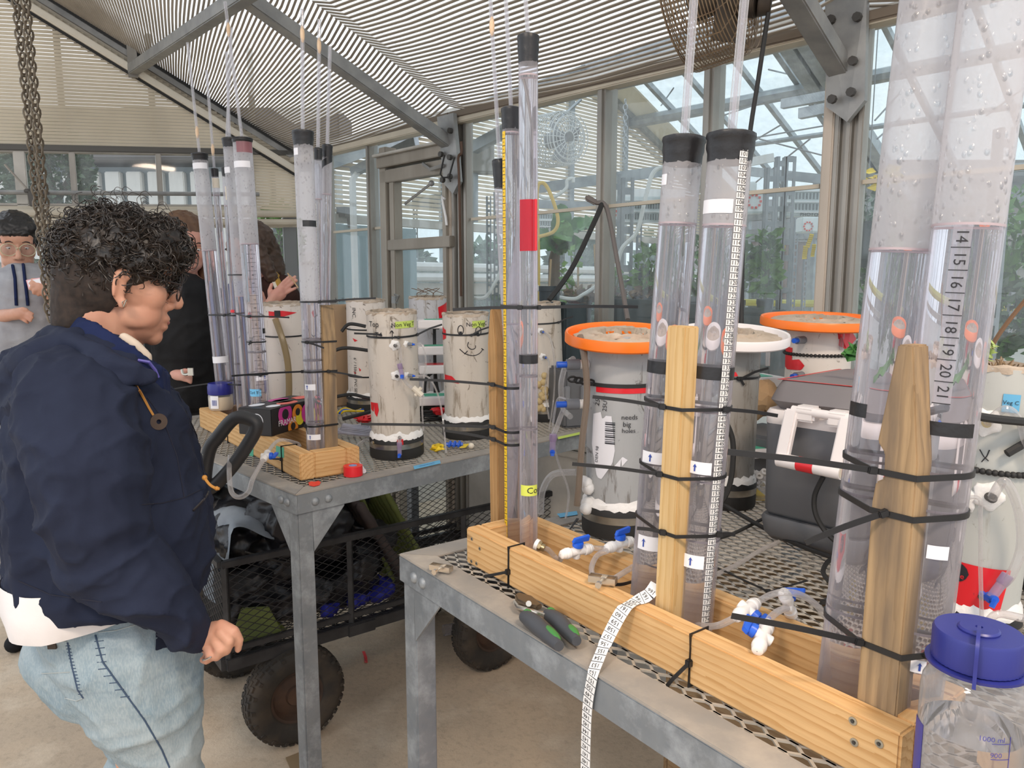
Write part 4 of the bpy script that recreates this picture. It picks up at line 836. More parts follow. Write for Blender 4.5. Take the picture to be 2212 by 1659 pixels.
def tube(key, label, fr, px, v, top, r, water=None, capn=.03, bands=(), fog=None, clear=None, group='clear water columns', reach=0.0, dz=.004, below=None, capm=M_TAPEK):
    """clear standing pipe: wall above and below the water line, the water itself, taped cap, tape bands (px y, height px, colour)"""
    T = Tube(); p0 = fr.at(px, v, .062); p0 = fr.at(px, v, .062) ; q = p0.copy()
    tp = Y(top[0], top[1], p0.y + reach); d = (tp - p0); p0 = p0 - d * ((p0.z - TZ - dz) / d.z); T.p0, T.p1, T.r = p0, tp, r; T.d = (tp - p0).normalized(); T.L = (tp - p0).length
    T.at = lambda z: T.p0 + T.d * ((z - T.p0.z) / T.d.z)
    T.s = lambda py: max(0.01, min(T.L, (lambda lo, hi: _bis(lambda s: proj(T.p0 + T.d * s - 0 * Z)[1] - py, 0, T.L))(0, 1)))
    t = thing('water_column', label, 'pipe', p0, group); T.root = t; T.fn = cylfn(p0, tp, r); T.key = key; ALLT[key] = T
    sw = T.s(water) if water else (T.L * .5); wall = lambda s0, s1: MB().lathe([(r, s0), (r, s1)], p0, T.d, 28)
    if water:
        wall(.0, sw).build('clear_wall', clear or M_CLEAR, t, 60)
        b = MB(); b.lathe([(.0005, .004), (r * .93, .004), (r * .93, sw), (.0005, sw)], p0, T.d, 28); b.build('water', M_WATER, t, 40)
        b = MB(); b.lathe([(r * .985, sw - .0012), (r * 1.004, sw - .0012), (r * 1.004, sw + .0012), (r * .985, sw + .0012)], p0, T.d, 28, close=True); b.build('waterline', mat('waterline', (.40, .33, .36), .4) if 'waterline' not in MATS else MATS['waterline'], t, 60)
        wall(sw, T.L).build('fogged_wall', fog or M_FOG, t, 60)
    else: wall(0, T.L).build('clear_wall', fog or M_HAZE, t, 60)
    b = MB(); b.lathe([(.001, .003), (r * 1.0, .003), (r * 1.0, 0), (.001, 0)], p0, T.d, 24); b.build('foot_plug', M_HAZE, t, 60)
    if capn:
        rnd = random.Random(hash(key) % 99 if False else sum(map(ord, key))); b = MB(); prof = [(r * 1.005, T.L - capn * 1.5), (r * 1.03, T.L - capn), (r * 1.09, T.L - capn * .75), (r * 1.08, T.L - capn * .3), (r * 1.14, T.L - capn * .18), (r * 1.12, T.L + .001), (r * .9, T.L + .003), (.001, T.L + .003)]
        b.lathe(prof, p0, T.d, 28)
        b.v = [tuple(Vector(q) + Vector((rnd.uniform(-1, 1), rnd.uniform(-1, 1), rnd.uniform(-1, 1))) * r * .012) for q in b.v]; b.build('tape_cap', capm, t, 50)
    for py, h, m in bands:
        s = T.s(py); b = MB(); hh = h * p0.y / F; b.lathe([(r * 1.002, s - hh / 2), (r * 1.02, s - hh / 2), (r * 1.02, s + hh / 2), (r * 1.002, s + hh / 2)], p0, T.d, 28, close=True); b.build('tape_band', m, t, 60)
    return T
def _bis(f, a, b_):
    fa = f(a)
    for _ in range(50):
        m = (a + b_) / 2
        if (f(m) > 0) == (fa > 0): a = m
        else: b_ = m
    return (a + b_) / 2
def tlabel(T, py, h, x0, x1, m=M_LBL, arrow=None, txt=None, name='label', tm=None, tilt=0):
    """paper or tape label on a pipe; x0, x1 in pixels from the axis, py its middle row"""
    k = T.p0.y / F; s = T.s(py); f0 = T.fn; fn = lambda x, y, o=0: f0(x, y + s + x * tilt, o); hh = h * k
    ax = lambda q: T.r * math.asin(max(-.999, min(.999, q * k / T.r)))
    b = MB(); patch(b, fn, ax(x0), ax(x1), -hh / 2, hh / 2, .0009, 8); o = b.build(name, m, T.root, 60)
    if arrow is not None:
        b = MB(); c = ax(arrow[0]); z = arrow[1] * k; g = lambda x, y: fn(c + x, y, .0014)
        b.add([g(-.001, -z * .5), g(.001, -z * .5), g(.001, z * .3), g(-.001, z * .3)], [(0, 1, 2, 3)]); b.add([g(-z * .28, z * .1), g(0, z * .55), g(z * .28, z * .1), g(0, z * (.3 if arrow[2] else .1))], [(0, 1, 2, 3)]); b.build('arrow_mark', M_INK, o, 0)
    if txt:
        b = MB(); write(b, txt[0], lambda x, y: fn((ax(x0) + ax(x1)) / 2 + x + txt[2], y, .0014), txt[1]); b.build('lettering', tm or M_BLK, o, 0)
    return o
def pen_ring(T, py, h=5, m=None):
    s = T.s(py); b = MB(); hh = h * T.p0.y / F; b.lathe([(T.r * 1.002, s - hh / 2), (T.r * 1.006, s - hh / 2), (T.r * 1.006, s + hh / 2), (T.r * 1.002, s + hh / 2)], T.p0, T.d, 24, close=True); b.build('pen_ring', m or (MATS.get('grey_marker') or mat('grey_marker', (.16, .145, .165), .5)), T.root, 60)
class Stake:
    pass
def stake(key, label, fr, px, v, top, w_, dp, point=.0, m=M_OLD, z0=.006, reach=0, tipw=.35, notch=False):
    S = Stake(); p0 = fr.at(px, v, .062); tp = Y(top[0], top[1], p0.y + reach); d = tp - p0; p0 = p0 - d * ((p0.z - TZ - z0) / d.z); L = (tp - p0).length; S.p0, S.p1, S.w, S.dp, S.fr = p0, tp, w_, dp, fr; S.d = (tp - p0).normalized()
    S.at = lambda z: S.p0 + S.d * ((z - S.p0.z) / S.d.z)
    t = thing('wooden_stake', label, 'stake', p0, 'wooden stakes'); h = w_ / 2
    pts = [(0, -h), (L - point, -h), (L, -h * tipw), (L, h * tipw), (L - point, h), (0, h)] if point else None
    if notch: pts = [(0, -h), (L - .11, -h), (L, -h * .36), (L, h * .36), (L - .095, h * .96), (L - .105, h * .58), (L - .13, h * .52), (L - .135, h * .9), (L - .155, h), (0, h)]
    o = lumber('shaft', p0, tp, dp, w_, m, t, up=fr.a, pts=pts, bevel=.0015); S.root = t; ALLT[key] = S; return S
def ties_hull(members, z, tilt=0.0, ref=None):
    pts = []
    for T in members:
        c = T.at(z)
        if isinstance(T, Tube): pts += [(c.x + (T.r + .001) * math.cos(k * math.pi / 12), c.y + (T.r + .001) * math.sin(k * math.pi / 12)) for k in range(24)]
        else:
            for i in (-1, 1):
                for j in (-1, 1): q = c + T.fr.a * (i * (T.w / 2 + .0008)) + T.fr.b * (j * (T.dp / 2 + .0008)); pts.append((q.x, q.y))
    P = sorted(set((round(a, 5), round(b_, 5)) for a, b_ in pts))
    def half(Q):
        h = []
        for p in Q:
            while len(h) > 1 and (h[-1][0] - h[-2][0]) * (p[1] - h[-2][1]) - (h[-1][1] - h[-2][1]) * (p[0] - h[-2][0]) <= 0: h.pop()
            h.append(p)
        return h
    return half(P)[:-1] + half(P[::-1])[:-1]
def tie(members, py, label, head=None, tails=(), w_=.0045, th=.0013, tilt=0.0, ref=0, group='black cable ties'):
    """nylon tie drawn tight round the members at the row py of the first one; head and tails given in image columns and rows"""
    T0 = members[ref]; lo, hi = T0.p0.z + .0, T0.p1.z; z = _bis(lambda q: -(proj(T0.at(q))[1] - py), lo, hi); c0 = T0.at(z); H = ties_hull(members, z)
    zz = lambda x, y: z + tilt * (x - c0.x); P = []
    for (a, b_), (c, d) in zip(H, H[1:] + H[:1]):
        P.append(Vector((a, b_, zz(a, b_)))); e = math.hypot(c - a, d - b_)
        if e > .01: P += [Vector((a + (c - a) * q / 3, b_ + (d - b_) * q / 3, zz(a, b_) + (zz(c, d) - zz(a, b_)) * q / 3)) for q in (1, 2)]
    t = thing('cable_tie', label, 'cable tie', P[0], group); b = MB(); b.tube(P, 0, closed=True, rect=(th, w_)); b.build('strap', M_TIE, t, 30)
    for hd, tl in tails:
        q = min(P, key=lambda p: (proj(p)[0] - hd) ** 2 + (max(0, p.y - c0.y) * 4000) ** 2); b = MB(); e = Y(tl[0], tl[1], q.y + (tl[2] if len(tl) > 2 else 0)); d = (e - q).normalized()
        q = q + (C0 - q).normalized() * .003; b.bar(q - d * .004, q + d * .005, .006, .0075); b.build('head', M_TIE, t, 30, .001)
        mid = (q + e) / 2 + Z * (.0012 if len(tl) < 4 else tl[3]); b = MB(); b.tube(smooth_path([q, mid, e], 5), 0, rect=(th, w_)); b.build('tail', M_TIE, t, 30)
    return t
def ruler(T, py0, py1, px, wpx, n0, n1, name='ruler_tape', rot=0.0, dig=.0065, m=M_RULER, boxes=True):
    """self-adhesive measuring tape on a pipe, px columns from the axis"""
    k = T.p0.y / F; s1, s0 = T.s(py0), T.s(py1); x = T.r * math.asin(max(-.97, min(.97, px * k / T.r))); w_ = wpx * k; fn = lambda a, b_, o=0: T.fn(x + a, b_, o)
    b = MB(); patch(b, fn, -w_ / 2, w_ / 2, s0, s1, .0010, 3, 1); o = b.build(name, m, T.root, 60)
    b = MB(); n = n1 - n0 + 1; st = (s1 - s0) / n
    for i in range(n):
        y = s1 - st * (i + .5)
        write(b, str(n0 + i), lambda a, c: fn(a, c, .0016), dig, 0, y, rot)
        if boxes: patch(b, fn, -w_ / 2, w_ / 2, y - st / 2 - .0004, y - st / 2 + .0004, .0015, 2)
    b.build('numerals', M_BLK, o, 0, kind='stuff'); return o
def rod(T, top, label, r=.0035, reach=0.0, blob=None, bot=None):
    p = T.p1 if bot is None else Y(bot[0], bot[1], T.p1.y); q = Y(top[0], top[1], T.p1.y + reach); t = thing('glass_rod', label, 'tube', p, 'thin clear riser tubes'); b = MB(); b.tube([p - (q - p).normalized() * .004 + Z * .0, q], r, 10); b.build('riser', M_ROD, t)
    b = MB(); b.tube([p + (q - p).normalized() * .006, q - (q - p).normalized() * .0005], r * .45, 8, caps=False); b.build('bore', M_HAZE, t)
    if blob:
        for f in blob: b = MB(); b.ball(p.lerp(q, f), (r * 1.25, r * 1.25, r * 4.5), None, 10, 8); b.build('glue_joint', MATS.get('amber_glue') or mat('amber_glue', (.72, .52, .34), .3), t)
def frame_box(fr, u0, u1, v0, v1, bw, h, name, label, m, mr, screws=()):
    t = thing(name, label, 'wooden frame', fr(u0, v0, 0), None)
    lumber('beam', fr(u0, v0 + bw / 2, h / 2), fr(u1, v0 + bw / 2, h / 2), bw, h, m, t); lumber('beam', fr(u1, v1 - bw / 2, h / 2), fr(u0, v1 - bw / 2, h / 2), bw, h, m, t)
    for u, s in ((u0, 1), (u1, -1)): lumber('end_block', fr(u + s * bw / 2 * (1 if u1 > u0 else -1), v0 + bw, h / 2), fr(u + s * bw / 2 * (1 if u1 > u0 else -1), v1 - bw, h / 2), bw, h, m, t)
    for px, py, r_ in screws:
        p = PL(px, py, fr.b, (fr(u0, v0) ).dot(fr.b)); b = MB(); b.lathe([(r_, 0), (r_, .0012), (r_ * .55, .0014), (r_ * .5, .0005), (.0003, .0005)], p, -fr.b, 14); s_ = b.build('screw', M_SCREW, t, 40)
        b = MB(); b.box(p - fr.b * .0012, (r_ * .55,) * 3, Matrix.Rotation(R(fr.deg), 3, 'Z')); b.build('recess', M_HOLE, s_, 0)
    return t
# ================================================================ near rig
frame_box(FN, -.109, -.854, .074, .212, .028, .064, 'beam_frame', 'long pale pine beam frame along the near bench edge', M_WOOD, None, ((1843, 1557, .0042), (1846, 1603, .0042), (1900, 1606, .0042), (1020, 1164, .003), (1037, 1185, .003), (1019, 1212, .003), (1030, 1217, .003)))
nY = tube('nY', 'clear water column with yellow rule up its left side', FN, 1108, .156, (1104, 236), .0148, 288, .022, ((262, 24, M_TAPEK),), M_HAZE, M_CLEAR)
nA = tube('nA', 'tallest clear column of the left trio, wearing red tape', FN, 1142, .140, (1141, 80), .0152, 165, .026, ((775, 19, M_TAPEK),), M_HAZE, M_CLEAR)
nS = tube('nS', 'short black-capped column hiding behind the yellow rule', FN, 1122, .186, (1079, 348), .0115, 700, .030, (), M_HAZE, M_CLEAR)
for T, (tx, ty), lb in ((nS, (1056, -60), 'thin clear riser leaning left behind the yellow-ruled column'), (nY, (1090, -60), 'thin clear riser rising from the yellow-ruled column'), (nA, (1131, -60), 'thin clear riser rising from the red-taped column')): rod(T, (tx, ty), lb, .0036, 0, (.72,) if T is nS else None)
ruler(nY, 286, 1160, -15, 9, 1, 60, 'yellow_rule', math.pi / 2, .0032, M_YRULE)
tlabel(nA, 488, 106, -17, 15, sheer('red_film', (.9, .12, .2), .45, (.85, .05, .10), .2, .1), name='red_tape'); tlabel(nA, 487, 106, 12.5, 17.6, M_REDT, name='red_tape'); tlabel(nA, 1055, 24, -16, 17.5, mat('lime_tape', (.62, .68, .10), .5), None, ('Con', .011, .009), 'lime_label')
for py in (812, 925): pen_ring(nA, py, 4)
sN1 = stake('sN1', 'pointed brown stake beside the yellow-ruled column', FN, 1078, .166, (1072, 668), .026, .022, .06, wood('brown_stake', (.46, .27, .115), (.36, .20, .08), (.22, .12, .05)))
tie([nY, nA, nS], 664, 'long black cable tie high round the yellow-ruled trio', None, ((1085, (978, 669)), (1165, (1378, 663))), .005, ref=1 if True else 0)
tie([nY, sN1], 828, 'black cable tie at mid height round stake and yellow-ruled column', None, ((1060, (885, 819)),), ref=1)
tie([nY, sN1], 919, 'shorter black cable tie below the mid one on pointed stake', None, ((1060, (780, 916)),), ref=1)
tie([nY, sN1], 945, 'lowest black cable tie on the pointed stake with two-way tail', None, ((1060, (960, 930)), ), ref=1)
n2L = tube('n2L', 'clear water column with two arrow labels left of flat stake', FN, 1402, .152, (1478, 300), .0250, 484, .022, ((792, 26, M_TAPEK),))
n2R = tube('n2R', 'clear water column with numbered paper ruler down its right side', FN, 1499, .152, (1580, 292), .0265, 488, .022, ((803, 27, M_TAPEK),))
rod(n2L, (1503, -60), 'thin clear riser on the arrow-labelled column left of flat stake', .0055); rod(n2R, (1614, -60), 'thin clear riser on the paper-ruled column', .0055)
sN2 = stake('sN2', 'flat-topped pale stake between the two middle columns', FN, 1447, .120, (1476, 704), .030, .026, 0, M_WOOD2)
ruler(n2R, 318, 1350, 27, 19, 100, 176, 'paper_ruler', 0, .0054)
tlabel(n2L, 983, 26, -34, 36, M_LBL, (-18, 16, 0)); tlabel(n2L, 1163, 32, -30, 14, M_LBL, (-18, 18, 1)); tlabel(n2R, 1003, 27, -44, 14, M_LBL, (-20, 16, 0)); tlabel(n2R, 1200, 30, -42, 14, M_LBL, (-14, 18, 1)); tlabel(n2R, 450, 28, -44, 14, M_LBL, name='blank_label'); tlabel(n2L, 392, 22, -38, -28, M_LBL, name='blank_label')
for T, ys in ((n2L, (868, 1010)), (n2R, (885, 1032, 1158))):
    for py in ys: pen_ring(T, py, 5)
tie([n2L, n2R, sN2], 880, 'uppermost cable tie round the middle pair and flat stake', None, ((1392, (1280, 857)), (1566, (1680, 898))), ref=2, tilt=0)
tie([n2L, n2R, sN2], 1026, 'second cable tie down round the middle pair and flat stake', None, ((1380, (1236, 1002)),), ref=2)
tie([n2L, n2R, sN2], 1148, 'lowest cable tie round the middle pair and flat stake', None, ((1432, (1376, 1141)), (1550, (1588, 1155))), ref=2)
n3L = tube('n3L', 'huge clear column left of the weathered stake', FN, 1830, .150, (2046, -260), .0290, 541, .03)
n3R = tube('n3R', 'huge clear column with large ruler numerals right of weathered stake', FN, 1962, .150, (2186, -260), .0305, 489, .03)
sN3 = stake('sN3', 'weathered grey-brown pointed stake between the huge right columns', FN, 1908, .116, (1973, 744), .040, .030, .1, M_OLD, notch=True)
for T, px, lb in ((n3L, 2110, 'riser leaving the top of the huge left column, above frame'), ): pass
ruler(n3R, 491, 865, -8, 34, 14, 21, 'printed_rule', -math.pi / 2, .0098, M_HAZE, True); ruler(n3L, 1040, 1480, 30, 8, 10, 34, 'strip_rule', -math.pi / 2, .003, M_RULER)
tlabel(n3L, 885, 30, -58, -25, M_TAPEK, name='black_tape'); tlabel(n3R, 918, 30, -56, 56, M_TAPEK, name='black_tape')
tlabel(n3R, 1172, 30, 0, 40, M_LBL); tlabel(n3R, 1410, 29, -30, 26, M_LBL, (14, 18, 1))
for T, ys in ((n3L, (988, 1062, 1312)), (n3R, (1012, 1090, 1345))):
    for py in ys: pen_ring(T, py, 6)
for px, py, h, w_ in ((2000, 60, 60, 70), (2010, 12, 40, 60)): pass
tie([n3L, n3R, sN3], 1020, 'upper thick cable tie round the weathered stake and huge columns', None, ((1845, (1572, 976)),), .006, ref=2)
tie([n3L, n3R, sN3], 1106, 'middle cable tie round weathered stake with tail drooping left', None, ((1895, (1740, 1172)),), .006, ref=2)
tie([n3L, n3R, sN3], 1394, 'lowest cable tie round weathered stake, tails both ways', None, ((1792, (1580, 1330)), (2003, (2072, 1324))), .006, ref=2)
# frame ties: a strap round the front beam, knot and tail on its face
def beam_tie(fr, px, py, v0, v1, h, knot, tail, label, group='beam cable ties'):
    u = fr.inv(PL(px, py, fr.b, fr(0, v0).dot(fr.b)))[0]; e = .0012; P = [fr(u, v0 - e, -.002), fr(u, v0 - e, h + e), fr(u, v1 + e, h + e), fr(u, v1 + e, -.002)]
    t = thing('cable_tie', label, 'cable tie', P[0], group); b = MB(); b.tube(P, 0, closed=True, rect=(.0013, .005)); b.build('strap', M_TIE, t, 30)
    q = fr(u, v0 - .003, h * knot); b = MB(); b.box(q, (.008, .007, .009), Matrix.Rotation(R(fr.deg), 3, 'Z')); b.build('head', M_TIE, t, 30, .001)
    e_ = PL(tail[0], tail[1], fr.b, fr(0, v0 - .02).dot(fr.b)); b = MB(); b.tube([q, q.lerp(e_, .5) - fr.b * .004, e_], 0, rect=(.0013, .0045)); b.build('tail', M_TIE, t, 30); return t
beam_tie(FN, 1100, 1220, .074, .102, .064, .38, (1045, 1245), 'black cable tie knotted round the beam frame near its left end'); beam_tie(FN, 1492, 1420, .074, .102, .064, .45, (1430, 1494), 'black cable tie knotted round the beam frame below the valves')
tB = thing('cable_tie', 'black cable tie round the rear beam behind the screw clamp', 'cable tie', G(1364, 1250, TZ + .05)); b = MB(); q = G(1364, 1250, TZ + .05); u_ = FN.inv(q)[0]
b.tube([FN(u_, .184 - .0012, -.002), FN(u_, .184 - .0012, .0652), FN(u_, .2132, .0652), FN(u_, .2132, -.002)], 0, closed=True, rect=(.0013, .005)); b.build('strap', M_TIE, tB, 30); b = MB(); b.tube(smooth_path([FN(u_, .181, .045), G(1345, 1262, TZ + .06), G(1318, 1262, TZ + .068)], 5), 0, rect=(.0013, .0045)); b.build('tail', M_TIE, tB, 30)
# ---------------------------------------------------------------- quarter-turn valves and their hoses
def valve(c, d, hd, label, k=1.0, closed=False, group='blue-handled valves'):
    t = thing('hose_valve', label, 'valve', c, group); c = Vector(c); d = Vector(d).normalized(); hd = Vector(hd); hd = (hd - d * hd.dot(d)).normalized(); s = d.cross(hd)
    b = MB(); b.cyl(c - d * .013 * k, c + d * .013 * k, .0068 * k, n=18); b.cyl(c - hd * .011 * k, c + hd * .010 * k, .0066 * k, n=18); b.build('body', M_VALVE, t, 40, .0008)
    for e in (-1, 1):
        b = MB(); b.lathe([(.0005, 0), (.0062 * k, 0), (.0062 * k, .002), (.0085 * k, .003), (.0088 * k, .009), (.0075 * k, .011), (.008 * k, .012), (.0065 * k, .017), (.0042 * k, .0185), (.0005, .0185)], c + d * e * .011 * k, d * e, 20); b.build('collar', M_VALVE, t, 40)
    b = MB(); b.cyl(c + hd * .009 * k, c + hd * .0165 * k, .0088 * k, .0082 * k, 18); o = (d if not closed else s)
    b.prism([c + hd * .0165 * k - o * .011 * k - s * .0035 * k * (0 if closed else 1) - (d * .0035 * k if closed else d * 0), c + hd * .0165 * k + o * .018 * k - (d if closed else s) * .003 * k, c + hd * .026 * k + o * .019 * k - (d if closed else s) * .003 * k, c + hd * .024 * k - o * .008 * k - (d if closed else s) * .003 * k], (d if closed else s) * .006 * k); b.build('handle', M_BLUE, t, 35, .0008); return c - d * .029 * k, c + d * .029 * k
P = lambda px, py, z: G(px, py, TZ + z)
a1, a2 = valve(P(1246, 1191, .075), P(1277, 1188, .075) - P(1222, 1200, .075), (-.1, -.35, 1), 'blue-handled valve nearest the red-taped column')
b1, b2 = valve(P(1338, 1176, .085), P(1362, 1172, .085) - P(1318, 1186, .085), (-.05, -.2, 1), 'blue-handled valve left of the middle pair, on rear beam')
c1, c2 = valve(P(1613, 1317, .085), P(1640, 1298, .085) - P(1585, 1337, .085), (.5, -.9, -.5), 'blue-handled valve lying open right of paper ruler')
d1, d2 = valve(P(1702, 1306, .085), P(1716, 1330, .06) - P(1706, 1300, .085), (-.2, -.1, 1), 'blue-handled valve standing upright, farthest right', .95, True)
e1, e2 = valve(P(1648, 1375, .075), P(1660, 1346, .08) - P(1638, 1402, .07), (-1, -.55, .1), 'blue-handled valve hanging downward, handle to its left')
def chose(pts, label, r=.0042, name='clear_hose', m=None, group='clear hoses', k=8): return hose(pts, r, name, label, m or M_HOSE, 'hose', k, 10, group)
t = thing('brass_elbow', 'brass hose barb at the foot of the red-taped column', 'fitting', P(1160, 1178, .06)); b = MB(); q = P(1158, 1176, .06); dd = (P(1180, 1186, .055) - q).normalized(); b.cyl(q, q + dd * .010, .0085, n=8); b.cyl(q + dd * .010, q + dd * .016, .0062, n=16); b.build('barb', M_BRASS, t, 35, .0006); b = MB(); b.cyl(q - dd * .001, q + dd * .005, .0095, n=16); b.build('thread_tape', M_VALVE, t)
chose([q + dd * .014, P(1185, 1188, .05), P(1200, 1204, .035), P(1210, 1210, .045), a1], 'clear hose from brass barb to the first valve')
chose([a2, P(1300, 1185, .078), b1], 'short clear hose joining the two left valves')
chose([P(1312, 1190, .085), P(1290, 1200, .075), P(1278, 1225, .066), P(1281, 1248, .067)], 'clear hose curling down from valve pair into screw clamp')
chose([P(1322, 1253, .068), P(1345, 1238, .07), P(1368, 1224, .075)], 'clear hose leaving the screw clamp toward the middle pair')
chose([b2, P(1372, 1178, .07), P(1385, 1192, .06)], 'short clear hose behind the arrow-labelled column')
chose([P(1505, 1350, .04), P(1530, 1353, .055), P(1555, 1350, .07), c1], 'clear hose from paper-ruled column to the lying valve')
chose([c2, P(1665, 1285, .10), P(1700, 1279, .11), P(1740, 1290, .10), P(1775, 1320, .07), P(1800, 1360, .045)], 'clear hose arching over to the huge left column')
chose([P(1704, 1318, .07), P(1722, 1345, .06), P(1745, 1385, .05), P(1775, 1425, .03)], 'clear hose dropping from upright valve into the frame')
chose([e2, P(1664, 1335, .085), P(1682, 1320, .09), P(1700, 1314, .085)], 'short clear hose between hanging valve and upright valve')
chose([P(1545, 1242, .004), P(1600, 1215, .004), P(1640, 1190, .004), P(1682, 1170, .004)], 'clear hose lying straight across the mesh toward the cooler', .004)
def clamp(px, py, z, label, dirv):
    c = P(px, py, z); t = thing('screw_clamp', label, 'clamp', c, 'small metal screw clamps'); x = Vector(dirv).normalized(); y = Z.cross(x); b = MB(); w_, l_, h = .013, .019, .009
    b.tube([c + x * l_ + y * w_ * .5 + Z * .004, c - x * l_ + y * w_ * .5 + Z * .004, c - x * l_ - y * w_ * .5 + Z * .004, c + x * l_ - y * w_ * .5 + Z * .004], 0, closed=True, rect=(.0015, .009)); b.build('frame', M_CHROME, t, 30)
    b = MB(); b.bar(c - y * w_ * .5 + Z * .004, c + y * w_ * .5 + Z * .004, .008, .002); b.build('press_bar', M_CHROME, t, 30); b = MB(); b.cyl(c - y * .02 + Z * .004, c + y * .006 + Z * .004, .002, n=10); b.cyl(c - y * .024 + Z * .004, c - y * .018 + Z * .004, .0045, n=14); b.build('thumb_screw', M_CHROME, t, 35)
clamp(953, 1231, .0046, 'nickel screw clamp lying on the bench corner flange', FN.a * -1 + FN.b * .55); clamp(1302, 1257, .0686, 'nickel screw clamp pinching hose on the front beam', FN.a * -1 + FN.b * .6)
# ---------------------------------------------------------------- pliers
t = thing('pliers', 'slip-joint pliers with green and grey grips on the bench flange', 'pliers', P(1180, 1340, 0)); M_JAW = mat('dark_steel_jaw', (.20, .16, .12), .35, .8); M_GRIPG = mat('green_grip', (.05, .22, .05), .45); M_GRIPD = mat('grey_grip', (.055, .06, .07), .55)
b = MB(); b.prism([P(1112, 1294, .012), P(1120, 1289, .012), P(1150, 1297, .012), P(1172, 1316, .012), P(1160, 1320, .012), P(1140, 1316, .012), P(1116, 1305, .012)], Z * .008); b.build('jaw', M_JAW, t, 30, .002)
b = MB(); b.cyl(P(1142, 1304, .012), P(1142, 1304, .024), .0045, n=8); b.build('pivot', M_CHROME, t, 30, .0008)
b = MB(); b.tube([P(1112, 1300, .012), P(1120, 1312, .012), P(1150, 1320, .013), P(1178, 1330, .014)], .0035, 8); b.build('shank', M_CHROME, t)
def grip(pts, r, nm):
    n = len(pts); Pp = smooth_path([P(x, y, .0125 + .002 * (i % 2)) for i, (x, y) in enumerate(pts)], 6); m_ = len(Pp); b = MB(); b.tube(Pp, [r * (.62 + .5 * math.sin(math.pi * min(1, .12 + .85 * i / (m_ - 1)))) for i in range(m_)], 14); b.build(nm, M_GRIPD, t, 60)
    k = len(Pp)
    for lo, hi in ((0, int(k * .26)), (int(k * .62), int(k * .96))):
        q = [p + FN.b * r * .28 * (1 if lo == 0 else .9) + Z * r * .30 for p in Pp[lo:hi]]; b = MB(); b.tube(q, [r * .78 * math.sin(math.pi * (.18 + .66 * i / max(1, len(q) - 1))) for i in range(len(q))], 12); b.build('green_inlay', M_GRIPG, t, 60)
grip([(1132, 1331), (1150, 1342), (1175, 1365), (1208, 1396)], .0105, 'grip'); grip([(1182, 1326), (1205, 1340), (1225, 1362), (1246, 1385)], .0100, 'grip')
# ---------------------------------------------------------------- hanging measuring tape
P0 = [P(1418, 1262, .085), P(1402, 1284, .074), P(1375, 1298, .0665), P(1352, 1312, .0655), P(1338, 1330, .056), P(1312, 1380, .028), P(1284, 1446, .003)]; e_ = FN(FN.inv(P(1278, 1456, 0))[0], -.003, -.004); P0 += [e_, PL(1270, 1520, FN.b, FN(0, -.004).dot(FN.b)), PL(1266, 1600, FN.b, FN(0, -.004).dot(FN.b)), PL(1264, 1720, FN.b, FN(0, -.004).dot(FN.b))]
TP = smooth_path(P0, 7); acc = [0]
for p, q in zip(TP, TP[1:]): acc.append(acc[-1] + (q - p).length)
def tapefn(x, y, o=0.0):
    y = max(0, min(acc[-1] - 1e-6, y)); i = max(k for k in range(len(acc) - 1) if acc[k] <= y); f = (y - acc[i]) / (acc[i + 1] - acc[i]); p = TP[i].lerp(TP[i + 1], f); d = (TP[i + 1] - TP[i]).normalized(); w_ = (-FN.a - d * (-FN.a).dot(d)); w_ = (w_ * .9 + FN.b * (.5 if y < .12 else 0)); w_ = (w_ - d * w_.dot(d)).normalized(); n = d.cross(w_); n = n if n.dot(C0 - p) > 0 else -n
    return p + w_ * x + n * o
t = thing('measuring_tape', 'white numbered measuring tape draped over beam, hanging off the bench', 'measuring tape', TP[0]); b = MB(); patch(b, tapefn, -.0085, .0085, 0, acc[-1], .0006, 2, 60, .0006); b.build('ribbon', M_RULER, t, 60)
b = MB(); st = .0104; n = 166; y = .012
while y < acc[-1] - .01:
    write(b, str(n), lambda a, c: tapefn(a, c, .0012), .0058, 0, y, 0.0, -1.0); patch(b, tapefn, -.0085, .0085, y + st / 2 - .0003, y + st / 2 + .0003, .0011, 2); n -= 1; y += st
b.build('numerals', M_BLK, t, 0, kind='stuff')
# ================================================================ buried-pipe columns
def pvcmat(name, c, c2, dirt=(.20, .145, .085), lo=.56, hi=.66):
    t = NT(name); col = t.mix(t.ramp(t.noise(t.coord((1, 1, .25)), 9, 5), .35, .7), c, c2)
    col = t.mix(t.math('MULTIPLY', t.ramp(t.noise(t.coord((1, 1, .12), (3, 1, 2)), 45, 7, .7), lo, hi), .7), col, dirt)
    col = t.mix(t.math('MULTIPLY', t.ramp(t.noise(t.coord((1, .6, .8), (7, 2, 5)), 26, 9, .75, 1.5), .60, .66), .8), col, tuple(q * .6 for q in dirt))
    return t.done(t.pri(col, .5, 0, t.bump(t.noise(t.coord(), 60, 4), .12, .001)))
M_PVCW = pvcmat('white_pvc', (.70, .64, .56), (.56, .51, .45)); M_PVCC = pvcmat('clean_pvc', (.80, .74, .68), (.72, .66, .60), lo=.64, hi=.72); M_PVCG = pvcmat('grey_pvc', (.44, .45, .455), (.36, .37, .375), (.09, .07, .05), .58, .66); M_PVCT = pvcmat('pale_green_pvc', (.52, .53, .50), (.45, .46, .43), (.28, .24, .18), .6, .7)
M_PUTTY = mat('white_putty', (.85, .84, .82), .6, bump=.5, bscale=45, bdist=.006); M_STRAP = mat('steel_band', (.50, .48, .43), .25, .9, (.3, .28, .25), 20); M_GREY = mat('grey_sleeve', (.20, .21, .23), .5); M_SLEEVE2 = mat('clear_blue_luer', (.25, .5, .8), .3)
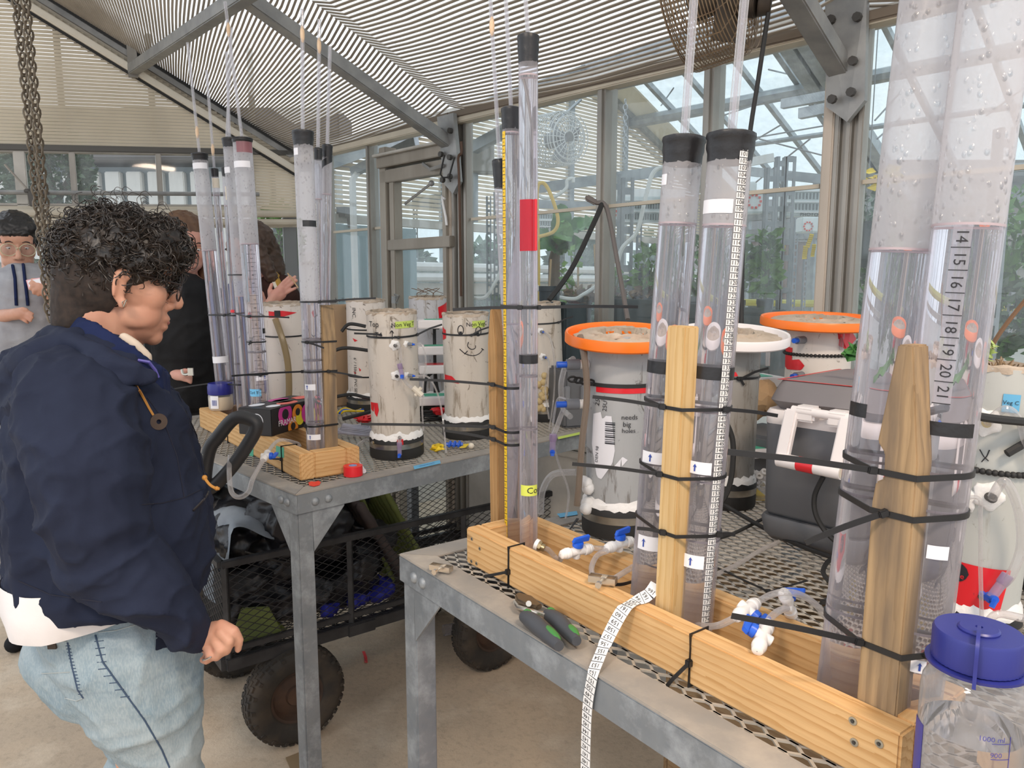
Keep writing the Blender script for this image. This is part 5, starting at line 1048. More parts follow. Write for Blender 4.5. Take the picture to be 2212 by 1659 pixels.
M_SAND = mat('sandy_sealant', (.55, .46, .37), .95, 0, (.42, .34, .26), 20, bump=.8, bscale=40, bdist=.006); M_ORANGE = mat('orange_lid', (.95, .20, .012), .35); M_WLID = mat('white_lid', (.84, .80, .79), .35)
M_GREENS = mat('green_tape', (.08, .42, .27), .5); M_LIME = mat('lime_note', (.52, .66, .13), .6); M_SKY = mat('blue_note', (.13, .42, .66), .6)
class Col: pass
def column(label, p, r, ztop, m, base=True, lean=(0, 0), soil=True, group='upright test pipes', wall=.006, band=True, rim=None, name='pipe_column'):
    K = Col(); p = Vector((p[0], p[1], TZ + .001)); top = Vector((p.x + lean[0], p.y + lean[1], ztop)); K.p0, K.p1, K.r = p, top, r; K.d = (top - p).normalized(); K.L = (top - p).length; K.fn = cylfn(p, top, r)
    t = thing(name, label, 'pipe', p, group); K.root = t; z0 = .03 if base else 0; L = K.L
    rnd = random.Random(int(abs(p.x * 1000)))
    b = MB(); b.lathe([(r - wall, z0), (r, z0), (r, L), (r - wall, L)], p, K.d, 40, close=True); b.build('tube_wall', m, t, 60)
    b = MB(); b.lathe([(r - wall * 1.3, L - .004), (r * 1.01, L - .005), (r * 1.008, L + .003), (r - wall * 1.2, L + .004)], p, K.d, 40, close=True); b.v = [tuple(Vector(q) + Vector((rnd.uniform(-1, 1), rnd.uniform(-1, 1), rnd.uniform(-1, 1))) * .0022) for q in b.v]; b.build('rough_rim', rim or M_SAND, t, 60)
    if soil: b = MB(); b.disc(p + K.d * (L - (.02 if soil is True else soil)), K.d, r - wall, 24); b.build('soil', M_SOIL, t, 0)
    if base:
        b = MB(); b.lathe([(.001, 0), (r * 1.10, 0), (r * 1.115, .004), (r * 1.115, .052), (r * 1.09, .056), (r, .056)], p, K.d, 40); b.build('rubber_cap', M_DARK, t, 40)
        if band: b = MB(); b.lathe([(r * 1.117, .030), (r * 1.124, .030), (r * 1.124, .044), (r * 1.117, .044)], p, K.d, 40, close=True); b.build('steel_band', M_STRAP, t, 40)
        b = MB(); b.lathe([(r * 1.10, .0555), (r * 1.09, .062), (r * 1.04, .066), (r * 1.005, .072)], p, K.d, 48); b.v = [tuple(Vector(q) + Vector((0, 0, rnd.uniform(-.004, .004)))) for q in b.v]; b.build('sealant_bead', M_PUTTY, t, 60)
    K.k = p.y / F
    K.s = lambda py: _bis(lambda s: proj(K.p0 + K.d * s + (C0 - K.p0).normalized() * r)[1] - py, 0, L * 1.05)
    K.ax = lambda px, py: math.asin(max(-.99, min(.99, (px - proj(K.p0 + K.d * K.s(py))[0]) * (K.k * .96) / r))) * r
    return K
def kpatch(K, px0, px1, py0, py1, m, name='label', o=.0012, poly=None):
    pm = (py0 + py1) / 2; x0, x1 = K.ax(px0, pm), K.ax(px1, pm); s1, s0 = K.s(py0), K.s(py1); b = MB()
    if poly:
        xa, xb = min(q[0] for q in poly), max(q[0] for q in poly); n = 14; col = []
        for i in range(n + 1):
            x = xa + (xb - xa) * min(.999, max(.001, i / n)); ys = [p[1] + (q[1] - p[1]) * (x - p[0]) / (q[0] - p[0]) for p, q in zip(poly, poly[1:] + poly[:1]) if (p[0] - x) * (q[0] - x) < 0]; col.append((x, min(ys), max(ys)) if ys else (x, .5, .5))
        vs = [K.fn(x0 + (x1 - x0) * x, s1 + (s0 - s1) * y, o) for x, y0, y1 in col for y in (y0, y1)]; b.add(vs, [(2 * i, 2 * i + 1, 2 * i + 3, 2 * i + 2) for i in range(n)])
    else: patch(b, K.fn, x0, x1, s0, s1, o, 8)
    return b.build(name, m, K.root, 60)
def kwrite(K, txt, px, py, h, m=None, rot=0.0, o=.002, name='lettering', par=None):
    b = MB(); write(b, txt, lambda x, y: K.fn(K.ax(px, py) + x, K.s(py) + y, o), h * K.k, 0, 0, rot); return b.build(name, m or M_BLK, par or K.root, 0, kind='stuff')
def kpen(K, lines, wd=.0012, m=None, name='pen_marks', r_o=.001):
    b = MB()
    for L_ in lines: b.tube(smooth_path([K.fn(K.ax(x, y), K.s(y), r_o) for x, y in L_], 4), wd, 4)
    return b.build(name, m or M_BLK, K.root, 0, kind='stuff')
def port(K, px, py, rp=.02, kind='luer', out=.0, dirx=0.0, nm=None):
    """white sealant blob with a fitting through the pipe wall; returns the outer end of the fitting"""
    q = K.fn(K.ax(px, py), K.s(py)); c = K.p0 + K.d * K.s(py); n = (q - c).normalized(); rnd = random.Random(int(px * 7 + py)); b = MB(); b.ball(q, (rp, rp, rp), None, 14, 9); x, y, z = basis(n)
    vs = []
    for v in b.v: v = Vector(v) - q; h = v.dot(x); l = v - x * h; f = 1 + .28 * math.sin(5 * math.atan2(l.dot(y), l.dot(z)) + px) * .5 + rnd.uniform(-.06, .06); vs.append(tuple(q + l * f + x * h * .3))
    b.v = vs; o = b.build('sealant_blob', M_PUTTY, K.root, 60)
    d = (n + Vector((dirx, 0, 0))).normalized(); b = MB(); k = max(.55, min(1.0, rp / .02))
    if kind == 'luer':
        b.cyl(q, q + d * .02 * k, .006 * k, n=14); b.build('nipple', M_VALVE, o, 40); b = MB(); b.lathe([(.001, .012 * k), (.0085 * k, .012 * k), (.009 * k, .016 * k), (.009 * k, .036 * k), (.007 * k, .038 * k), (.001, .038 * k)], q, d, 18); b.build('grey_sleeve', M_GREY, o, 40)
        b = MB(); b.cyl(q + d * .036 * k, q + d * .052 * k, .006 * k, .0045 * k, 14); b.build('blue_tip', M_BLUE, o, 40); return q + d * .052 * k
    b.cyl(q, q + d * .016 * k, .0065 * k, n=14); b.build('barb', M_BRASS if kind == 'brass' else M_BOLT, o, 40); return q + d * .014 * k
def lid(K, R_, m, hole, name='bucket_lid', tilt=7):
    c = K.p0 + K.d * (K.L - .012); D = (K.d + Vector((0, -math.tan(R(tilt)), 0))).normalized(); b = MB(); b.lathe([(hole, .010), (R_ * .86, .006), (R_ * .93, .004), (R_ * .95, .016), (R_ * .985, .018), (R_, .014), (R_ * 1.0, -.001), (R_ * .97, -.004), (R_ * .93, -.001), (hole, .004)], c, D, 56, close=True); b.build(name, m, K.root, 40)
    rnd = random.Random(5); b = MB(); b.lathe([(hole * .96, .005), (hole * 1.02, .018), (hole * 1.35, .017), (R_ * .78, .012), (R_ * .84, .0085)], c, D, 56)
    b.v = [tuple(Vector(q) + Vector((rnd.uniform(-1, 1), rnd.uniform(-1, 1), rnd.uniform(-.6, .6))) * .0032) for q in b.v]; b.build('sealant_ring', M_SAND, K.root, 60)
def strapband(K, py, label, m=M_TIE, w_=.005, tails=(), beads=False, tilt=0.0):
    s = K.s(py); t = thing('cable_tie', label, 'cable tie', K.p0 + K.d * s, 'ties round the pipes'); b = MB(); c = K.p0 + K.d * s; x, y, z = basis(K.d)
    P_ = [c + (y * math.cos(k * math.pi / 18) + z * math.sin(k * math.pi / 18)) * (K.r + .0015) + K.d * (tilt * math.cos(k * math.pi / 18)) for k in range(36)]; b.tube(P_, 0, closed=True, rect=(.0015, w_)); b.build('strap', m, t, 30)
    if beads:
        b = MB()
        for k in range(54): a_ = k * math.pi / 27; b.ball(c + (y * math.cos(a_) + z * math.sin(a_)) * (K.r + .003), .0042, None, 7, 5)
        b.build('bead_row', m, t, 60, kind='stuff')
    for (hx, hy), (tx, ty) in tails:
        q = K.fn(K.ax(hx, hy), s, .003); e = Y(tx, ty, q.y); b = MB(); b.box(q, (.007, .007, .008)); b.build('head', m, t, 30, .001); b = MB(); b.tube([q, (q + e) / 2 + Z * .003, e], 0, rect=(.0013, .005)); b.build('tail', m, t, 30)
    return t
# ---------------------------------------------------------------- columns on the near bench
K1 = column('grey pipe column carrying the nearer orange lid', Y(1336, 1150, 1.42), .0655, Y(1336, 722, 1.42).z, M_PVCG, soil=.07); lid(K1, .110, M_ORANGE, .046)
kpatch(K1, 1278, 1330, 868, 1015, M_LBL, 'torn_label', poly=[(.05, .05), (.45, 0), (.5, .12), (.62, .05), (.85, .05), (.98, .55), (.9, .75), (.5, 1), (.3, .98), (.0, .5), (.05, .3)]); kpatch(K1, 1328, 1356, 962, 985, M_LBL, 'torn_label', poly=[(0, .9), (.6, 0), (1, .3), (.5, 1)])
b = MB()
for i in range(11): patch(b, K1.fn, K1.ax(1308, 910), K1.ax(1329, 910), K1.s(936) + i * .004, K1.s(936) + i * .004 + (.0012 if i % 3 else .0024), .0022, 3)
b.build('barcode', M_BLK, K1.root, 0, kind='stuff'); kwrite(K1, '25', 1292, 848, 12, rot=1.4); kwrite(K1, '25UT', 1308, 850, 10, rot=1.5); kwrite(K1, 'DEN 98', 1290, 962, 8, rot=1.5)
kwrite(K1, 'needs', 1360, 877, 11); kwrite(K1, 'big', 1354, 892, 11); kwrite(K1, 'holes', 1358, 906, 10)
kpatch(K1, 1288, 1400, 812, 826, M_REDT, 'red_tape'); strapband(K1, 810, 'rubber strap round the grey orange-lidded pipe', M_DARK, .007, (), False, 0)
b = MB(); 
for i in range(4): q = K1.fn(K1.ax(1280, 806), K1.s(806)) + Vector((-.006 - .011 * i, -.004, .002 * i)); b.tube([q + Vector((.008 * math.cos(a_), 0, .005 * math.sin(a_))) for a_ in [k * math.pi / 5 for k in range(10)]], .0022, 5, closed=True)
b.build('strap_eyelet', M_DARK, K1.root, 60, kind='stuff')
for py, lb in ((769, 'upper'), (858, 'lower')):
    e = K1.fn(-K1.r * 1.35, K1.s(py)); c = K1.p0 + K1.d * K1.s(py); d = Vector((-1, -.15, 0)); e = c + d.normalized() * K1.r; b = MB(); b.lathe([(.001, 0), (.009, 0), (.009, .012), (.0075, .013), (.009, .014), (.009, .02), (.001, .02)], e, d, 16); b.build('white_nipple', M_VALVE, K1.root, 40); b = MB(); b.lathe([(.001, .018), (.0105, .018), (.0105, .043), (.001, .043)], e, d, 18); b.build('grey_sleeve', M_GREY, K1.root, 40); b = MB(); b.cyl(e + d.normalized() * .043, e + d.normalized() * .062, .0062, n=14); b.build('blue_tip', M_BLUE, K1.root, 40)
chose([Y(1253, 725, 1.38), Y(1262, 770, 1.36), Y(1268, 850, 1.36), Y(1258, 950, 1.36), Y(1250, 1050, 1.36), Y(1246, 1092, 1.36)], 'brownish old hose hanging down beside the grey orange-lidded pipe', .0062, 'old_hose', sheer('brown_hose', (.80, .70, .58), .75, (.42, .34, .27), .3, .3))
b = MB(); b.tube([Y(1257, 748, 1.375), Y(1262, 766, 1.365)], .0066, 10); o = b.build('tape_wrap', M_TAPEK, K1.root)
b = MB(); q = K1.p0 + Vector((-.068, -.03, .10)); rnd = random.Random(2)
for i in range(7): b.ball(q + Vector((rnd.uniform(-.006, .008), rnd.uniform(-.01, .01), rnd.uniform(-.05, .02))), .013, None, 8, 6)
b.build('putty_lump', M_PUTTY, K1.root, 60)
chose([Y(1238, 775, 1.5), Y(1222, 790, 1.55), Y(1212, 830, 1.55), Y(1216, 880, 1.55), Y(1232, 900, 1.5)], 'wide clear hose bowed left of the grey orange-lidded pipe', .006)
chose([Y(1222, 862, 1.40), Y(1205, 862, 1.42), Y(1196, 905, 1.42), Y(1194, 945, 1.42), Y(1206, 1000, 1.42), Y(1228, 1062, 1.42), Y(1222, 1120, 1.40)], 'thin clear line hanging left of the grey pipe down to the bench', .0022)
chose([Y(1190, 950, 1.4), Y(1200, 930, 1.4), Y(1215, 890, 1.42), Y(1232, 862, 1.42)], 'clear line with violet stopcock left of grey pipe', .005)
def stopcock(p, d, label, m2=None, k=1.0, group='violet stopcocks'):
    t = thing('stopcock', label, 'valve', p, group); d = Vector(d).normalized(); s = basis(d)[1]; b = MB(); b.cyl(p - d * .016 * k, p + d * .018 * k, .0058 * k, n=14); b.lathe([(.0058 * k, .004 * k), (.0072 * k, .006 * k), (.0072 * k, .018 * k), (.0058 * k, .019 * k)], p, d, 14); b.build('body', MATS.get('violet_clear') or sheer('violet_clear', (.86, .80, .92), .45, (.66, .55, .72), .3, .1), t, 40)
    b = MB(); b.bar(p - d * .02 * k - s * .004 * k, p - d * .018 * k + s * .018 * k, .006 * k, .005 * k); b.cyl(p - d * .016 * k - s * .008 * k, p - d * .016 * k + s * .006 * k, .005 * k, n=12); b.bar(p - d * .016 * k - s * .008 * k, p - d * .026 * k - s * .010 * k, .005 * k, .004 * k); b.build('handle', M_BLUE, t, 35)
stopcock(Y(1194, 958, 1.395), (.05, 0, 1), 'violet stopcock with blue lever beside the grey pipe')
chose([Y(1168, 1110, 1.50), Y(1172, 1060, 1.50), Y(1195, 1025, 1.50), Y(1245, 1020, 1.47)], 'clear hose loop rising behind the rear beam near grey pipe', .007)
K2 = column('grey pipe column carrying the white lid', Y(1562, 1120, 1.60), .060, Y(1566, 722, 1.60).z, pvcmat('dull_grey_pvc', (.33, .32, .30), (.27, .26, .24), (.10, .075, .05), .52, .64), soil=.06, lean=(.005, 0)); lid(K2, .118, M_WLID, .044)
strapband(K2, 800, 'thin black tie round the white-lidded grey pipe', M_TIE, .004, (((1600, 800), (1660, 795)), ((1594, 806), (1607, 832)))); kpatch(K2, 1578, 1594, 786, 798, M_REDT, 'red_tape', poly=[(0, .2), (.7, 0), (1, .7), (.1, 1)])
chose([Y(1665, 728, 1.72), Y(1660, 745, 1.72), Y(1658, 790, 1.72)], 'short clear hose below the white lid', .005)
hose([Y(1565, 905, 1.42), Y(1582, 950, 1.42), Y(1582, 1010, 1.42), Y(1572, 1060, 1.42), Y(1548, 1100, 1.42)], .0055, 'black_cable', 'black cable bowing past the white-lidded pipe', M_DARK, 'cable')
K3 = column('white pipe column with red tape under the farther orange lid', Y(1752, 1040, 1.80), .074, Y(1752, 690, 1.80).z, M_PVCC, soil=.05); lid(K3, .138, M_ORANGE, .055, tilt=4)
kpatch(K3, 1686, 1714, 736, 788, M_REDT, 'red_tape', poly=[(0, 0), (1, .05), (1, .8), (.8, 1), (.1, .9)]); kpatch(K3, 1700, 1740, 762, 788, M_REDT, 'red_tape', poly=[(0, .3), (.8, 0), (1, .5), (.9, .9), (.1, 1)])
strapband(K3, 752, 'beaded black tie round the red-taped white pipe', M_DARK, .003, (), True)
b = MB(); q = Y(1818, 745, 1.74); b.prism([Y(1800, 715, 1.735), Y(1816, 722, 1.72), Y(1838, 712, 1.73), Y(1850, 732, 1.74), Y(1830, 756, 1.72), Y(1808, 744, 1.73)], Vector((0, .003, 0))); b.build('red_tape_flap', M_REDT, K3.root, 0); b = MB(); b.tube([Y(1822, 700, 1.725), Y(1817, 755, 1.725)], .005, 8); b.build('clear_stub', M_HAZE, K3.root); b = MB(); b.tube([Y(1823, 696, 1.722), Y(1822, 706, 1.722)], .0055, 8); b.build('tape_wrap', M_TAPEK, K3.root)
for py in (719, 796):
    d = Vector((-.75, -.65, 0)).normalized(); e = K3.p0 + K3.d * K3.s(py) + d * K3.r; b = MB(); b.lathe([(.001, 0), (.009, 0), (.009, .03), (.001, .03)], e, d, 16); b.build('grey_sleeve', M_GREY, K3.root, 40); b = MB(); b.cyl(e + d * .03, e + d * .045, .006, n=12); b.build('blue_tip', M_BLUE, K3.root, 40)
K4 = column('pale pipe column tagged Veg C beside the blue-capped bottle', Y(2084, 1400, .95), .0535, Y(2114, 790, .96).z, M_PVCT, lean=(.018, .0), soil=.012)
kpatch(K4, 2165, 2196, 815, 854, M_SKY, 'blue_note'); kwrite(K4, 'Veg C', 2180, 833, 8.5)
kpatch(K4, 2024, 2170, 1186, 1280, M_REDT, 'red_tape', poly=[(0, .0), (.5, .02), (1, .04), (.98, .98), (.6, 1.0), (.26, .97), (.2, .72), (.1, .6), (-.05, .5)])
kpatch(K4, 2042, 2098, 1188, 1232, M_BLK, 'black_oval', .0022, poly=[(.5 + .5 * math.cos(k * math.pi / 10), .5 + .5 * math.sin(k * math.pi / 10)) for k in range(20)]); kwrite(K4, 'Tuck', 2067, 1203, 13, M_REDT, -.12, .0034); kwrite(K4, 'Tape', 2073, 1215, 13, M_REDT, -.12, .0034)
kpen(K4, [[(2022, 1232), (2060, 1240), (2108, 1247)], [(2022, 1236), (2060, 1243), (2108, 1250)]], .0004, M_BLK, 'fine_print'); kpatch(K4, 2114, 2132, 1240, 1258, M_BOLT, 'dark_plug', .003, poly=[(.5 + .5 * math.cos(k * math.pi / 6), .5 + .5 * math.sin(k * math.pi / 6)) for k in range(12)])
kpen(K4, [[(2122, 940), (2132, 956), (2140, 938)], [(2132, 956), (2125, 966)], [(2132, 956), (2138, 962)]], .0006)
strapband(K4, 985, 'beaded black tie round the Veg C column', M_DARK, .003, (), True)
pe = port(K4, 2088, 1052, .017, 'luer', dirx=.25); pf = port(K4, 2136, 1036, .018, 'dark', dirx=.3); pg = port(K4, 2086, 880, .015, 'none', dirx=.1); ph = port(K4, 2134, 880, .017, 'brass', dirx=.3); pi = port(K4, 2113, 1324, .018, 'dark', dirx=.3); pj = port(K4, 2090, 890, .014, 'luer', dirx=.5)
chose([pf, Y(2170, 1040, .875), Y(2200, 1100, .87), Y(2206, 1180, .87), Y(2185, 1240, .87), Y(2160, 1266, .875)], 'thick clear hose curving from Veg C column to stopcock', .0058); stopcock(Y(2158, 1268, .875), (.5, 0, .8), 'violet stopcock with blue lever before the red tape')
chose([pe, Y(2112, 1075, .87), Y(2118, 1120, .87), Y(2118, 1220, .87), Y(2121, 1345, .865)], 'thin white line dropping past red tape behind the bottle', .0024); chose([pi, Y(2150, 1328, .875), Y(2212, 1336, .88), Y(2280, 1346, .88)], 'clear hose leaving the lowest Veg C port to the right', .005)
chose([ph, Y(2170, 884, .885), Y(2200, 905, .885), Y(2215, 950, .885), Y(2230, 1000, .885)], 'clear hose from the top Veg C port curving right', .005)
hose([Y(2035, 876, .85), Y(2090, 894, .86), Y(2150, 905, .87), Y(2260, 915, .89)], .0052, 'black_cable', 'thick black cable crossing the Veg C column top', M_DARK, 'cable'); hose([Y(2175, 980, .89), Y(2230, 950, .89), Y(2290, 930, .90)], .005, 'black_cable', 'black cable leaving the beaded tie to the right', M_DARK, 'cable')
b = MB(); rnd = random.Random(4)
for i in range(60):
    a_ = rnd.uniform(0, 6.3); rr = rnd.uniform(0, .045); q = K4.p1 + Vector((math.cos(a_) * rr - .012, math.sin(a_) * rr, -.008)); b.tube([q, q + Vector((rnd.uniform(-.02, .02), rnd.uniform(-.02, .02), rnd.uniform(.002, .02)))], .0009, 4)
b.build('dead_grass', M_LITTER, K4.root, 0, kind='stuff'); b = MB(); b.tube(smooth_path([Y(2128, 782, .96), Y(2150, 735, .96), Y(2188, 682, .96), Y(2240, 620, .96)], 4), [.0028] * 13, 5); b.build('twig', mat('twig', (.16, .09, .05), .8), K4.root)
blade([Y(2132, 775, .96), Y(2128, 750, .95), Y(2140, 735, .94)], .010, K4.root, mat('pale_leaf', (.38, .5, .15), .5)); blade([Y(2115, 782, .96), Y(2090, 764, .95), Y(2072, 768, .94)], .006, K4.root, MATS['pale_leaf'])
K5 = column('white pipe column at the right frame edge behind Veg C', Y(2262, 1250, 1.34), .0650, Y(2262, 768, 1.34).z, M_PVCC)
K6 = column('pale pipe base peeping past Veg C lower right', Y(2300, 1370, 1.10), .055, Y(2300, 800, 1.10).z, M_PVCT)
# ---------------------------------------------------------------- cooler
def rbox(u0, u1, v0, v1, z0, z1, r_, fr=FN, taper=0.0, n=5):
    b = MB(); prof = [(r_ * .6, z0), (0, z0 + r_ * .6), (taper, z1 - r_ * .3), (taper + r_ * .2, z1)] ; rings = []
    for ins, z in prof:
        ring = []
        for cu, cv, a0 in ((u1 - r_, v1 - r_, 0), (u0 + r_, v1 - r_, 1), (u0 + r_, v0 + r_, 2), (u1 - r_, v0 + r_, 3)):
            for k in range(n + 1): a_ = (a0 + k / n) * math.pi / 2; ring.append(fr(cu + math.cos(a_) * (r_ - ins), cv + math.sin(a_) * (r_ - ins), z))
        rings.append(ring)
    m = len(rings[0]); vs = [p for g in rings for p in g]; fs = [(i * m + k, i * m + (k + 1) % m, (i + 1) * m + (k + 1) % m, (i + 1) * m + k) for i in range(len(rings) - 1) for k in range(m)]
    fs += [tuple(range(m))[::-1], tuple((len(rings) - 1) * m + k for k in range(m))]; b.add(vs, fs); return b
cp_ = G(1640, 1163, TZ); cu, cv = FN.inv(cp_); FC = Frame(FN(cu, cv), 42.0, TZ)
t = thing('cooler', 'grey and white cool box with a white swing handle', 'cooler', FC(-.16, .14)); M_COOL = mat('cooler_grey', (.125, .13, .14), .55); M_COOLT = mat('cooler_lid_grey', (.205, .19, .195), .5)
CW, CD = .34, .32; rbox(-CW, 0, 0, CD, .002, .05, .022, FC, -.006).build('foot', M_COOL, t, 50); rbox(-CW, 0, 0, CD, .046, .245, .022, FC, -.004).build('body', M_COOL, t, 50); rbox(-CW - .004, .004, -.004, CD + .004, .212, .252, .024, FC).build('white_band', M_WLID, t, 50); rbox(-CW - .002, .002, -.002, CD + .002, .248, .305, .035, FC, .012).build('lid', M_COOLT, t, 50)
rt_ = MB(); patch(rt_, lambda x, y, o=0: FC(x, .020 + y, .3055 + o), -CW + .03, -.012, -.004, .004, .001, 4); patch(rt_, lambda x, y, o=0: FC(-.016 + y, x, .3055 + o), .02, CD - .05, -.003, .003, .001, 4); rt_.build('red_tape', M_REDT, t, 0)
hp = lambda px, py, off: PL(px, py, FC.b, FC(0, -off).dot(FC.b)); w1 = M_WLID
for px in (1745, 1815): b = MB(); q = hp(px, 893 + (px - 1745) * .16, .012); b.bar(q - FC.a * -.018, q + FC.a * -.018, .030, .028); b.build('hinge_block', w1, t, 40, .004)
b = MB(); b.tube([hp(1712, 885, .02), hp(1842, 905, .02)], .008, 12); b.build('hinge_bar', w1, t)
for x0, x1, y0, y1 in ((1712, 1690, 884, 990), (1832, 1806, 902, 1020)): b = MB(); b.bar(hp(x0, y0, .022), hp(x1, y1, .045), .024, .014, FC.b); b.build('handle_arm', w1, t, 40, .003)
b = MB(); b.tube([hp(1681, 992, .048), hp(1818, 1021, .048)], .0125, 18); b.build('grip', w1, t, 50); q0, q1 = hp(1681, 992, .048), hp(1818, 1021, .048); b = MB(); b.tube([q0.lerp(q1, .33), q0.lerp(q1, .60)], .0129, 18, caps=False); b.build('red_tape', M_REDT, t, 60)
b = MB(); b.cyl(q1 + (q1 - q0).normalized() * .0002, q1 + (q1 - q0).normalized() * .0006, .010, n=16); b.build('grip_bore', M_CREAM, t, 0)
hose([hp(1778, 1030, .03), hp(1760, 1070, .03), hp(1762, 1110, .03), hp(1785, 1150, .03), hp(1830, 1190, .04)], .0045, 'black_cable', 'black cable hanging in front of the cooler', M_DARK, 'cable')
hose([P(1555, 1085, .02), P(1640, 1135, .012), P(1720, 1175, .008), P(1800, 1205, .008), P(1860, 1230, .008)], .0045, 'black_cable', 'black cable running along the mesh before the cooler', M_DARK, 'cable'); hose([P(1790, 1255, .01), P(1778, 1235, .012), P(1790, 1212, .012), P(1815, 1210, .01), P(1850, 1222, .01)], .004, 'black_cable', 'small loop of black cable by the cooler corner', M_DARK, 'cable')
hose([P(1545, 1165, .006), P(1590, 1150, .006), P(1650, 1120, .006)], .0035, 'black_cable', 'black cable end lying near the paper-ruled column', M_DARK, 'cable')
for q, lb in (((1540, 1222, 1660, 1278, 1744, 1254), 'loose black cable tie on the mesh right of paper ruler'), ((1762, 1310, 1778, 1300, 1800, 1282), 'loose black cable tie by the foot of huge left column'), ((1190, 1190, 1215, 1165, 1248, 1120), 'loose black cable tie leaning on the rear beam')):
    t2 = thing('cable_tie', lb, 'cable tie', P(q[0], q[1], .003), 'loose cable ties'); b = MB(); b.tube([P(q[0], q[1], .004), P(q[2], q[3], .010 if q[0] != 1190 else .05), P(q[4], q[5], .02 if q[0] != 1190 else .07)], 0, rect=(.0045, .0013)); b.build('strap', M_TIE, t2, 0); b = MB(); b.box(P(q[2], q[3], .012 if q[0] != 1190 else .05), (.007, .007, .006)); b.build('head', M_TIE, t2, 0)
leafp = thing('leaf_sprig', 'green leaf sprig lying on the cooler lid edge', 'leaf', Y(1838, 760, 1.42)); blade([FC(-.27, .10, .309), Y(1838, 768, 1.36), Y(1848, 756, 1.35), Y(1862, 755, 1.35)], .012, leafp, M_BAN)
t = thing('blue_lid_bag', 'plastic bag of white fittings between grey pipe and cooler', 'bag', P(1625, 1035, 0)); b = MB(); q = Y(1636, 1040, 1.62)
for i in range(14): c = Y(1622 + (i % 4) * 9, 1022 + (i // 4) * 9, 1.60 + .02 * (i % 3)); b = MB(); b.lathe([(.003, 0), (.008, 0), (.008, .008), (.003, .008)], c, (math.sin(i), -1, math.cos(i * 2)), 12, close=True); b.build('white_fitting', M_VALVE, t, 40)
b = MB(); b.ball(q + Vector((0, .0, -.01)), (.035, .05, .03), None, 14, 9); b.build('clear_bag', M_ROD, t, 60); b = MB(); b.box(q + Vector((-.01, .02, -.035)), (.05, .06, .012)); b.build('yellow_card', M_YEL, t, 0)
def wbox(p, label, top=None, s=(.10, .07, .02), rz=.3):
    t = thing('small_white_box', label, 'box', p, 'small white sensor boxes'); M = Matrix.Rotation(rz, 3, 'Z'); b = MB(); b.box(p, s, M); b.build('case', M_WLID, t, 30, .003)
    if top: b = MB(); b.box(p + Z * (s[2] / 2 + .0008), (s[0] * .6, s[1] * .55, .001), M); b.build('tape_patch', top, t, 0)
    return t
wbox(Y(1625, 975, 1.75), 'white box with green tape low between grey pipe and cooler', M_GREENS); wbox(Y(1628, 822, 1.95), 'white box with green tape above the brown paper bag', M_GREENS, (.13, .1, .025))
t = thing('paper_bag', 'crumpled brown paper bag behind the cooler', 'bag', Y(1635, 870, 1.9)); b = MB(); b.ball(Y(1636, 860, 1.9), (.05, .06, .05), None, 14, 9); rnd = random.Random(1); b.v = [tuple(Vector(q) + Vector((rnd.uniform(-1, 1), rnd.uniform(-1, 1), rnd.uniform(-1, 1))) * .008) for q in b.v]; b.build('bag', mat('kraft_paper', (.50, .33, .18), .9), t, 20)
t = thing('grey_toolbox', 'grey plastic case under the clutter behind the cooler', 'case', P(1640, 985, 0)); b = MB(); q = FN(-.06, 1.0, .06); b.box(q, (.16, .14, .12), Matrix.Rotation(R(36), 3, 'Z')); b.build('shell', M_COOL, t, 30, .008)
# ---------------------------------------------------------------- water bottle
bp = Vector((.398, .600, TZ + .0012)); t = thing('water_bottle', 'clear water bottle with dark blue loop cap at the right frame edge', 'bottle', bp); br = .0405; BH = .150
M_BOT = sheer('bottle_plastic', (.93, .93, .95), .24, (.62, .62, .62), .35, .08)
b = MB(); b.lathe([(.001, .002), (br * .9, .0), (br, .006), (br, BH * .86), (br * .97, BH * .92), (br * .84, BH * .98), (br * .76, BH), (br * .76, BH + .010)], bp, n=40); b.build('body', M_BOT, t, 50)
b = MB(); b.lathe([(.001, .004), (br * .95, .005), (br * .965, .010), (br * .965, .100), (.001, .100)], bp, n=40); b.build('water', M_WATER, t, 40)
M_CAP = mat('navy_cap', (.022, .028, .20), .38); c = bp + Z * (BH + .010); b = MB(); rr = br * .84; prof = []
vs = []; fs = []; n = 96; hs = [(0, 1), (.024, 1), (.027, .97), (.0275, .0)]
for h, f in hs:
    for k in range(n): r_ = rr * f * (1 + (.018 if k % 2 and f > .98 else 0)); a_ = 2 * math.pi * k / n; vs.append(c + Vector((r_ * math.cos(a_), r_ * math.sin(a_), h)))
for i in range(3):
    for k in range(n): fs.append((i * n + k, i * n + (k + 1) % n, (i + 1) * n + (k + 1) % n, (i + 1) * n + k))
b.add(vs, fs); b.build('cap', M_CAP, t, 40)
b = MB(); b.lathe([(br * .78, -.004), (br * .95, -.004), (br * .96, -.0015), (br * .78, -.001)], c, n=40, close=True); b.build('cap_ring', M_CAP, t, 40); b = MB(); b.lathe([(.001, .028), (.003, .028), (.003, .030), (.0145, .030), (.016, .0285), (.016, .0275), (.001, .0275)], c, n=28); b.build('pivot_disc', M_CAP, t, 40)
f_ = (Vector((0, 0, 0)) + (C0 - c)); f_.z = 0; f_.normalize(); b = MB(); b.tube(smooth_path([c + f_ * .012 + Z * .030, c + f_ * rr * .9 + Z * .031, c + f_ * (rr + .004) + Z * .026, c + f_ * (rr + .0045) + Z * .008, c + f_ * (rr + .006) - Z * .006], 5), 0, rect=(.0115, .0028), up=f_.cross(Z).to_tuple()); b.build('loop_strap', M_CAP, t, 40)
bf = cylfn(bp, bp + Z * .2, br + .0003); b = MB(); M_PR = mat('navy_print', (.06, .06, .30), .5)
